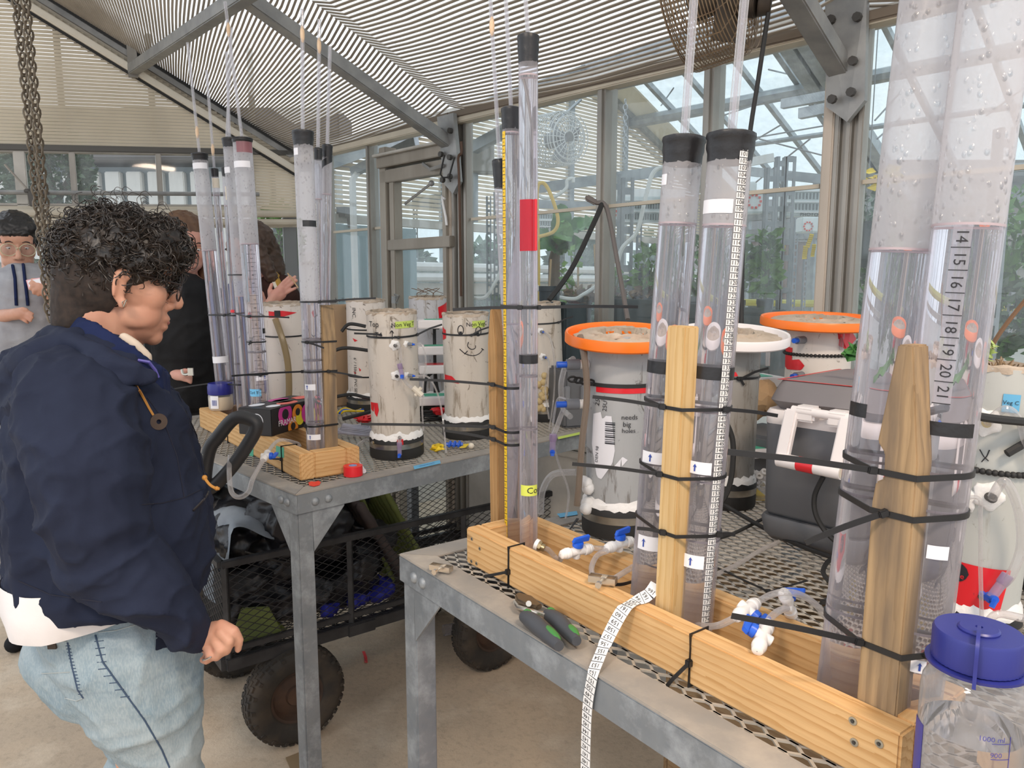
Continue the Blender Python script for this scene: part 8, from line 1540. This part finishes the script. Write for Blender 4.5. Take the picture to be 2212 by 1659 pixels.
# hair: a dark mass under loose curls, cropped nape
b = MB()
MW = Matrix((HW.f, HW.r, HW.u)).transposed()
for p, rd in (((-.010, 0, .043), (.099, .084, .086)), ((.055, 0, .082), (.052, .070, .040)), ((.088, .015, .068), (.030, .045, .028)), ((.090, -.03, .066), (.026, .035, .026)), ((-.052, 0, .035), (.040, .064, .050)), ((-.060, 0, -.012), (.028, .052, .036)), ((.0, .045, .085), (.055, .036, .028)), ((.0, -.03, .098), (.05, .045, .026)), ((.045, .074, .045), (.030, .016, .030))): b.ball(HW.P(*p), rd, MW, 18, 12)
hb = remeshed(b, 'hair', M_HAIR, pw, .007, 3, .006, 30)
b = MB(); b.ball(HW.P(-.020, 0, .0), (.090, .080, .088), Matrix((HW.f, HW.r, HW.u)).transposed(), 24, 16); b.cap(HW.P(-.055, 0, -.04), .056, HW.P(-.060, 0, -.082), .048); b.v = [q for q in b.v]
cr = remeshed(b, 'cropped_nape', mat('cropped_hair', (.016, .011, .009), .8, 0, (.035, .022, .016), 90), pw, .005, 2, .0012, 90, ((HW.P(.022, 0, 0), HW.f + HW.u * -.55),))
b = MB(); rnd = random.Random(33); hv = [WM[hb.name] @ v.co for v in hb.data.vertices]; hn_ = [v.normal.copy() for v in hb.data.vertices]
for i in range(1500):
    k = rnd.randrange(len(hv)); p, n = hv[k], hn_[k]
    if n.y > .75 and rnd.random() < .8: continue
    qx, qy, _ = proj(p)
    if (p.z < HW.c.z - .030 and qx > 190) or (262 < qx < 335 and qy > 588 and p.y < YW): continue
    t1 = n.orthogonal().normalized(); t1 = Matrix.Rotation(rnd.uniform(0, 6.28), 3, n) @ t1; t2 = n.cross(t1); R_ = rnd.uniform(.006, .0125); tn = rnd.uniform(.7, 1.5) * 2 * math.pi; lift = rnd.uniform(.2, 1.0); pts = []; K = 13
    for j in range(K):
        a_ = tn * j / (K - 1); s_ = j / (K - 1); pts.append(p + t1 * (R_ * math.sin(a_)) + n * (R_ * lift * (1 - math.cos(a_)) * .8 + (.004 * s_)) + t2 * (.022 * s_ * rnd.uniform(.9, 1.1)) - Z * (.008 * s_ * s_))
    b.tube(pts, [.0013 * (1 - .5 * j / (K - 1)) for j in range(K)], 4, caps=False)
for i in range(60):
    a_ = rnd.uniform(-.6, 3.7); p = HW.P(-.01 + .115 * math.cos(a_), rnd.uniform(-.06, .06), .055 + .088 * math.sin(a_)); d = (p - HW.P(0, 0, .04)).normalized(); s = Vector((-d.z, 0, d.x)); L_ = rnd.uniform(.015, .038); b.tube(smooth_path([p, p + d * L_ * .4 + s * L_ * .25, p + d * L_ * .7 + s * L_ * .05, p + d * L_ * .6 - s * L_ * .35], 4), .0006, 3, caps=False)
b.build('curls', M_HAIR, pw, 60, kind='stuff')
# ---------------------------------------------------------------- man in the grey hoodie
YM = 3.0; mp = lambda x, y, d=0.0: Y(x, y, YM + d); KM = YM / F
def mc(b, L_): b.chain([(mp(x, y, d), r * KM) for x, y, d, r in L_])
pm = thing('person', 'man with round glasses in a grey hoodie looking at a small card', 'person', zt(mp(60, 760), 0))
b = MB(); HM = head(b, mp(35, 526, 0), (.55, -.75, -.30), .93, jaw=1.06); b.cap(HM.P(-.02, 0, -.06), .052, mp(42, 605, .02), .058); mc(b, [(60, 640, .03, 60), (62, 760, .03, 70), (62, 900, .03, 66)])
mc(b, [(150, 640, .03, 28), (158, 690, -.02, 24), (122, 650, -.14, 17), (100, 628, -.19, 13)]); mc(b, [(-40, 640, .02, 28), (-50, 700, -.02, 24), (0, 684, -.16, 15), (22, 680, -.20, 12)])
def thin(q, k=.78): return [(x, y, d, r * k) for x, y, d, r in q]
def smallhand(c_, pts): mc(b, c_); [mc(b, thin(q)) for q in pts]
smallhand([(100, 628, -.19, 12), (88, 620, -.20, 12), (80, 618, -.20, 10)], [[(84, 612, -.205, 5.5), (74, 608, -.21, 5), (66, 612, -.215, 4.5)], [(82, 618, -.21, 5.5), (70, 618, -.22, 5), (66, 624, -.22, 4.5)], [(86, 625, -.21, 5.5), (75, 627, -.22, 5), (73, 633, -.215, 4.5)], [(92, 630, -.20, 5), (84, 634, -.21, 4.5), (83, 638, -.205, 4)], [(92, 614, -.19, 6), (80, 605, -.20, 5), (70, 604, -.21, 4.5)]])
smallhand([(22, 680, -.20, 12), (38, 678, -.21, 12), (50, 677, -.21, 11)], [[(48, 671, -.21, 5), (60, 673, -.215, 4.6), (70, 678, -.215, 4.2)], [(50, 676, -.215, 5), (62, 680, -.22, 4.6), (70, 686, -.22, 4.2)], [(49, 682, -.215, 5), (60, 688, -.22, 4.6), (66, 693, -.22, 4.2)], [(46, 688, -.21, 4.6), (56, 694, -.215, 4.2), (60, 697, -.21, 3.8)], [(36, 670, -.21, 6), (50, 667, -.22, 5), (58, 669, -.22, 4.4)]])
for s in (-1, 1): b.chain([(mp(62 + s * 30, 900, .03), .10), (zt(mp(62 + s * 32, 900, .03), .48), .07), (zt(mp(62 + s * 34, 900, .05), .09), .045)]); q = zt(mp(62 + s * 34, 900, .05), .04); b.chain([(q, .04), (q + Vector((.03, -.15, -.008)), .03)])
remeshed(b, 'body', M_SKIN2, pm, .0038, 2)
eyes(HM, pm, mat('pale_gold', (.62, .60, .42), .3, .5), .026)
b = MB(); Mh = Matrix((HM.f, HM.r, HM.u)).transposed(); b.ball(HM.P(-.018, 0, .045), tuple(q * .93 for q in (.104, .086, .092)), Mh, 22, 14); b.cap(HM.P(-.06, 0, -.01), .062, HM.P(-.075, 0, -.045), .045); b.cap(HM.P(.050, -.050, .078), .030, HM.P(.052, .050, .078), .030); b.cap(HM.P(.082, -.03, .066), .013, HM.P(.084, .045, .064), .013); b.cap(HM.P(.0, .075, .04), .017, HM.P(.012, .077, .0), .011); b.cap(HM.P(.0, -.075, .04), .017, HM.P(.012, -.077, .0), .011)
remeshed(b, 'hair', M_HAIRK, pm, .005, 2, .004, 45)
b = MB()
for d in (-.04, .06): mc(b, [(60, 640, d, 72), (60, 720, d, 86), (60, 830, d, 86), (60, 930, d, 80)])
mc(b, [(10, 612, .02, 34), (-45, 660, .02, 40), (-55, 705, -.03, 34), (-30, 696, -.10, 26)]); mc(b, [(110, 612, .02, 34), (152, 645, .03, 36), (160, 690, -.02, 32), (138, 668, -.10, 24)])
for q in ((8, 598, .02), (26, 612, -.04), (50, 622, -.06), (78, 612, -.04), (98, 594, .02), (84, 584, .09), (20, 584, .09)): b.ball(mp(*q), 17 * KM, None, 12, 8)
mc(b, [(20, 790, -.08, 40), (60, 830, -.1, 46), (110, 800, -.08, 40)])
hd = remeshed(b, 'hoodie', M_GREYH, pm, .0085, 3, .007, 9, ((zt(mp(60, 990), mp(60, 985).z), Vector((0, 0, -1))),)); TH = surf(hd)
for L_ in ([(27, 573), (32, 600), (34, 640), (35, 660)], [(50, 571), (53, 600), (58, 640), (60, 660)]): seam(TH, L_, .006, 'drawstring', M_NAVYL, pm, .006)
b = MB()
for s in (-1, 1): b.chain([(mp(62 + s * 26, 930, .03), .125), (zt(mp(62 + s * 32, 900, .03), .48), .085), (zt(mp(62 + s * 34, 900, .05), .08), .06)])
remeshed(b, 'trousers', M_DENIMD, pm, .011, 2, .006, 10)
for s in (-1, 1): q = zt(mp(62 + s * 34, 900, .05), .045); b = MB(); b.chain([(q, .05), (q + Vector((.03, -.16, -.01)), .036)]); b.v = [(q[0], q[1], max(q[2], 0)) for q in b.v]; b.build('shoe', M_BLACKC, pm, 50)
t = thing('paper_card', 'small pink-edged white card held by the man in grey', 'card', mp(74, 615, -.22)); e = [mp(56, 605, -.215), mp(90, 599, -.215), mp(93, 621, -.212), mp(62, 626, -.212)]; b = MB(); b.prism(e, Vector((0, .0015, 0))); b.build('card', mat('pink_card', (.80, .45, .50), .6), t, 0); c_ = (e[0] + e[2]) / 2; b = MB(); b.prism([c_ + (q - c_) * .82 - Vector((0, .001, 0)) for q in e], Vector((0, .0005, 0))); b.build('white_panel', M_LBL, t, 0)
# ---------------------------------------------------------------- woman in black behind
YB = 2.95; kp = lambda x, y, d=0.0: Y(x, y, YB + d); KB = YB / F
def kc(b, L_): b.chain([(kp(x, y, d), r * KB) for x, y, d, r in L_])
pb = thing('person', 'person with long brown hair in a black top behind curly hair', 'person', zt(kp(405, 760), 0))
b = MB(); HB_ = head(b, kp(398, 530, 0), (.60, -.75, -.28), .98); b.cap(HB_.P(-.02, 0, -.06), .05, kp(398, 612, .02), .055); kc(b, [(398, 640, .02, 55), (398, 760, .02, 60), (400, 880, .02, 60)])
for s in (-1, 1): b.chain([(kp(400 + s * 26, 880, .02), .10), (zt(kp(400 + s * 28, 880, .02), .46), .07), (zt(kp(400 + s * 28, 880, .04), .09), .045)]); q = zt(kp(400 + s * 28, 880, .04), .04); b.chain([(q, .04), (q + Vector((.03, -.14, -.008)), .03)])
kc(b, [(350, 640, .02, 26), (340, 740, 0, 21), (360, 800, -.1, 15), (385, 810, -.15, 12)]); kc(b, [(440, 640, .04, 24), (446, 740, .02, 19), (442, 830, -.02, 14), (440, 850, -.03, 12)])
kc(b, [(385, 810, -.15, 12), (398, 812, -.16, 11)]); kc(b, [(440, 850, -.03, 12), (436, 866, -.04, 11)])
for i in range(4): kc(b, [(396, 807 + i * 4, -.16, 5), (406, 810 + i * 4, -.165, 4.6), (412, 814 + i * 4, -.16, 4)]); kc(b, [(432 + i * 4, 868, -.04, 5), (431 + i * 4, 880, -.045, 4.6), (431 + i * 4, 888, -.04, 4)])
kc(b, [(390, 804, -.15, 5.5), (400, 800, -.17, 5), (406, 801, -.17, 4.2)]); kc(b, [(445, 862, -.04, 5.5), (450, 872, -.05, 5), (450, 880, -.05, 4.2)])
remeshed(b, 'body', M_SKIN3, pb, .0048, 2); eyes(HB_, pb)
b = MB(); Mh = Matrix((HB_.f, HB_.r, HB_.u)).transposed(); b.ball(HB_.P(-.020, 0, .042), (.100, .086, .090), Mh, 22, 14)
for s in (-1, 1): b.chain([(HB_.P(.03, s * .055, .095), .025), (HB_.P(.02, s * .085, .03), .028), (HB_.P(.005, s * .088, -.06), .032), (HB_.P(.02, s * .085, -.16), .034), (HB_.P(.04, s * .08, -.23), .022)])
b.chain([(HB_.P(-.07, 0, .0), .075), (HB_.P(-.085, 0, -.15), .07)]); remeshed(b, 'hair', M_HAIRB, pb, .006, 2, .004, 30, (), None, 60, lambda p: Vector((p.x * 2, p.y * 2, p.z * .3)))
b = MB()
for d in (-.04, .05): kc(b, [(400, 650, d, 62), (400, 740, d, 68), (402, 850, d, 62)])
kc(b, [(352, 640, .02, 36), (342, 740, .0, 30), (362, 798, -.09, 22)]); kc(b, [(440, 640, .04, 34), (446, 740, .02, 28), (442, 825, -.02, 21)])
remeshed(b, 'black_top', M_BLACKC, pb, .0095, 3, .007, 9, ((kp(400, 880), Vector((0, 0, -1))),))
b = MB()
for s in (-1, 1): b.chain([(kp(400 + s * 24, 870, .02), .125), (zt(kp(400 + s * 28, 880, .02), .46), .085), (zt(kp(400 + s * 28, 880, .04), .08), .06)])
remeshed(b, 'trousers', M_BLACKC, pb, .011, 2, .006, 10)
b = MB(); b.tube(smooth_path([kp(393, 798, -.20), kp(396, 808, -.205), (kp(406, 808, -.205)), kp(412, 802, -.20)], 4), .005, 6); b.box(kp(412, 803, -.205), (.02, .008, .028)); b.build('belt_clip', mat('clip_metal', (.55, .52, .45), .3, .8), pb)
for s in (-1, 1): q = zt(kp(400 + s * 28, 880, .04), .045); b = MB(); b.chain([(q, .05), (q + Vector((.03, -.15, -.01)), .036)]); b.v = [(q[0], q[1], max(q[2], 0)) for q in b.v]; b.build('shoe', M_BLACKC, pb, 50)
# ---------------------------------------------------------------- person raising a hand behind the left columns
YT = 3.12; tp_ = lambda x, y, d=0.0: Y(x, y, YT + d); KT = YT / F
def tcn(b, L_): b.chain([(tp_(x, y, d), r * KT) for x, y, d, r in L_])
pt = thing('person', 'person in a dark brown jacket raising an open hand behind clear columns', 'person', zt(tp_(545, 760), 0))
b = MB(); HT = head(b, tp_(540, 545, .0), (-.55, -.75, -.20), .96); b.cap(HT.P(-.02, 0, -.06), .05, tp_(545, 625, .02), .055); tcn(b, [(545, 650, .02, 52), (540, 760, .02, 56), (540, 880, .02, 58)])
for s in (-1, 1): b.chain([(tp_(540 + s * 25, 880, .02), .10), (zt(tp_(540 + s * 27, 880, .02), .46), .07), (zt(tp_(540 + s * 27, 880, .04), .09), .045)]); q = zt(tp_(540 + s * 27, 880, .04), .04); b.chain([(q, .04), (q + Vector((-.03, -.14, -.008)), .03)])
tcn(b, [(610, 640, .04, 26), (622, 740, .02, 21), (592, 690, -.12, 14), (584, 656, -.17, 11)]); tcn(b, [(500, 645, .08, 24), (496, 740, .06, 19), (500, 810, -.04, 13), (498, 828, -.07, 11)])
tcn(b, [(584, 656, -.17, 11), (596, 638, -.18, 12), (606, 628, -.18, 11)]); tcn(b, [(592, 650, -.17, 10), (608, 636, -.18, 10)])
for q in ([(602, 622, -.18, 5.5), (614, 608, -.185, 4.8), (626, 597, -.185, 4.2)], [(607, 625, -.18, 5.5), (622, 610, -.185, 4.8), (637, 598, -.185, 4.2)], [(611, 630, -.18, 5.5), (626, 617, -.185, 4.8), (640, 606, -.185, 4.2)], [(612, 636, -.18, 5), (627, 628, -.185, 4.4), (639, 622, -.185, 3.8)], [(584, 640, -.17, 6.5), (582, 628, -.175, 5.5), (587, 614, -.175, 4.4)]): tcn(b, thin(q))
tcn(b, [(498, 828, -.07, 11), (500, 848, -.08, 11)])
for i in range(4): tcn(b, [(493 + i * 5, 850, -.08, 5), (492 + i * 5, 862, -.085, 4.6), (493 + i * 5, 870, -.08, 4)])
tcn(b, [(508, 838, -.08, 5.5), (514, 850, -.09, 5), (514, 858, -.09, 4)])
remeshed(b, 'body', M_SKIN3, pt, .0038, 1); eyes(HT, pt)
b = MB(); Mh = Matrix((HT.f, HT.r, HT.u)).transposed(); b.ball(HT.P(-.022, 0, .040), (.100, .088, .092), Mh, 22, 14); b.chain([(HT.P(-.07, 0, .0), .072), (HT.P(-.075, -.02, -.09), .060)])
for s in (-1, 1): b.chain([(HT.P(.02, s * .08, .04), .028), (HT.P(0, s * .088, -.06), .034), (HT.P(-.01, s * .10, -.11), .026)])
for x, y, r_ in ((580, 560, 16), (588, 580, 13), (592, 592, 10), (596, 600, 7)): b.ball(tp_(x, y, .02), r_ * KT, None, 10, 8)
remeshed(b, 'hair', mat('dark_brown_hair', (.045, .024, .015), .5, 0, (.075, .042, .026), 40), pt, .006, 2, .006, 26)
b = MB()
for d in (-.03, .06): tcn(b, [(528, 650, d, 46), (515, 740, d, 50), (515, 850, d, 52)])
remeshed(b, 'blue_shirt', M_SHIRTB, pt, .0095, 3, .005, 10, ((tp_(540, 885), Vector((0, 0, -1))),))
b = MB(); tcn(b, [(585, 625, .02, 34), (604, 660, .03, 40), (610, 760, .03, 42), (600, 860, .03, 42)]); tcn(b, [(606, 625, .03, 34), (622, 660, .03, 36), (624, 738, .02, 32), (604, 706, -.08, 23), (594, 688, -.12, 20)]); tcn(b, [(560, 640, .08, 50), (560, 840, .10, 52)]); tcn(b, [(500, 645, .08, 30), (496, 740, .06, 26), (500, 800, -.0, 20)])
bj = remeshed(b, 'brown_jacket', M_BROWNC, pt, .0095, 3, .006, 9, ((tp_(540, 900), Vector((0, 0, -1))),)); TB_ = surf(bj)
seam(TB_, [(598, 586), (594, 600), (604, 622)], .016, 'yellow_strap', mat('mustard', (.42, .24, .04), .8), pt, .004); seam(TB_, [(590, 590), (590, 605), (600, 628)], .010, 'cream_strap', M_CREAM, pt, .008)
b = MB()
for s in (-1, 1): b.chain([(tp_(540 + s * 24, 870, .02), .12), (zt(tp_(540 + s * 27, 880, .02), .46), .085), (zt(tp_(540 + s * 27, 880, .04), .08), .06)])
remeshed(b, 'trousers', M_DENIMD, pt, .011, 2, .006, 10)
for s in (-1, 1): q = zt(tp_(540 + s * 27, 880, .04), .045); b = MB(); b.chain([(q, .05), (q + Vector((-.03, -.15, -.01)), .036)]); b.v = [(q[0], q[1], max(q[2], 0)) for q in b.v]; b.build('shoe', M_BLACKC, pt, 50)
t = thing('thin_stick', 'thin wooden stick between the raised fingers', 'stick', tp_(630, 610, -.2)); b = MB(); b.tube([tp_(621, 590, -.20), tp_(634, 607, -.20), tp_(644, 622, -.20)], .0025, 5); b.build('stick', M_CANE, t)
# ================================================================ hanging things overhead
YF = 2.05; M_WCAGE = mat('rusty_wire', (.30, .22, .14), .5, .5, (.20, .14, .09), 20)
f1 = fan(Y(1536, -12, YF), (.80, -.56, .16), .172, .15, 'brown caged fan hanging overhead from the shaded roof', M_WCAGE, mat('dirty_motor', (.055, .045, .038), .6, .3, (.10, .08, .06), 12), 19, .0016)
b = MB(); b.cyl(Y(1560, -6, YF), Y(1640, -2, YF - .05), .045, n=22); b.cyl(Y(1640, -2, YF - .05), Y(1668, -2, YF - .06), .042, .036, n=22); b.build('motor_housing', MATS['dirty_motor'], f1, 40, .003)
b = MB(); b.bar(Y(1600, -60, YF), Y(1600, -230, YF), .03, .03, (0, 1, 0)); b.build('hanger', M_STEEL, f1, 30)
hose([Y(1660, 28, 1.98), Y(1655, 60, 1.98), Y(1640, 160, 1.98), Y(1620, 290, 1.98), Y(1608, 420, 2.0), Y(1604, 560, 2.0), Y(1602, 700, 1.95)], .006, 'power_lead', 'black power cord dropping from the brown fan behind columns', M_DARK, 'cord')
hose([Y(1300, 440, 2.62), Y(1288, 470, 2.6), Y(1235, 580, 2.55), Y(1186, 648, 2.5)], .009, 'dark_lead', 'black cord slanting down left from the mullion knot', M_DARK, 'cord'); hose([Y(1270, 431, 2.62), Y(1288, 438, 2.62), Y(1304, 440, 2.62), Y(1316, 470, 2.6), Y(1340, 600, 2.5), Y(1356, 690, 2.4)], .008, 'grey_brown_cord', 'grey-brown cord slanting down right from the mullion knot', mat('grey_cord', (.16, .14, .13), .6), 'cord')
o = MB().box(Y(1277, 432, 2.62), (.045, .02, .02), Matrix.Rotation(.5, 3, 'Y')).build('cord_plug', MATS['grey_cord'], None, 30, .005); _props(o, 'grey cord end plug tied at the mullion', 'plug', None, None)
b = MB(); b.tube([W(960, 335, -.1), W(951, 376, -.1), W(957, 384, -.1), W(970, 383, -.1), W(973, 392, -.1)], .004, 5); b.tube([W(970, 383, -.1), W(982, 340, -.1)], .004, 5); o = b.build('wire_loop', M_DARK); _props(o, 'thin black wire loop hanging at the door post knee', 'wire', None, None)
M_CHAIN = mat('rusted_chain', (.13, .10, .07), .55, .6, (.19, .16, .12), 30)
YC = 2.3
links(Y(28, -70, YC), Y(107, 690, YC), 46, .036, .011, .0032, 'hanging_chain', 'left strand of the rusty jack chain hanging at upper left', M_CHAIN, 'chain', None, .1)
links(Y(48, -70, YC - .03), Y(118, 668, YC - .03), 45, .036, .011, .0032, 'hanging_chain', 'right strand of the rusty jack chain hanging at upper left', M_CHAIN, 'chain', None, .1)
for i, (lp, lo) in enumerate(zip(LAMPS, lamp_objs)):
    p = Vector(lp[0]); t = thing('grow_lamp', ('warm grow lamp hanging behind the camera over the near bench', 'warm grow lamp hanging behind the camera over the aisle')[i], 'lamp', p); b = MB(); b.lathe([(.10, .16), (.14, .12), (.36, .0), (.37, -.02), (.355, -.01), (.13, .11), (.10, .13)], p, (0, 0, 1), 4); b.build('reflector', M_WHITE, t, 30); b = MB(); b.tube([p + Z * .14, p + Z * .9], .004, 5); b.build('cable', M_DARK, t)
    WM[lo.name] = Matrix.Translation(lo.location); lo.parent = t; lo.matrix_basis = WM[t.name].inverted() @ WM[lo.name]
bpy.context.view_layer.update()
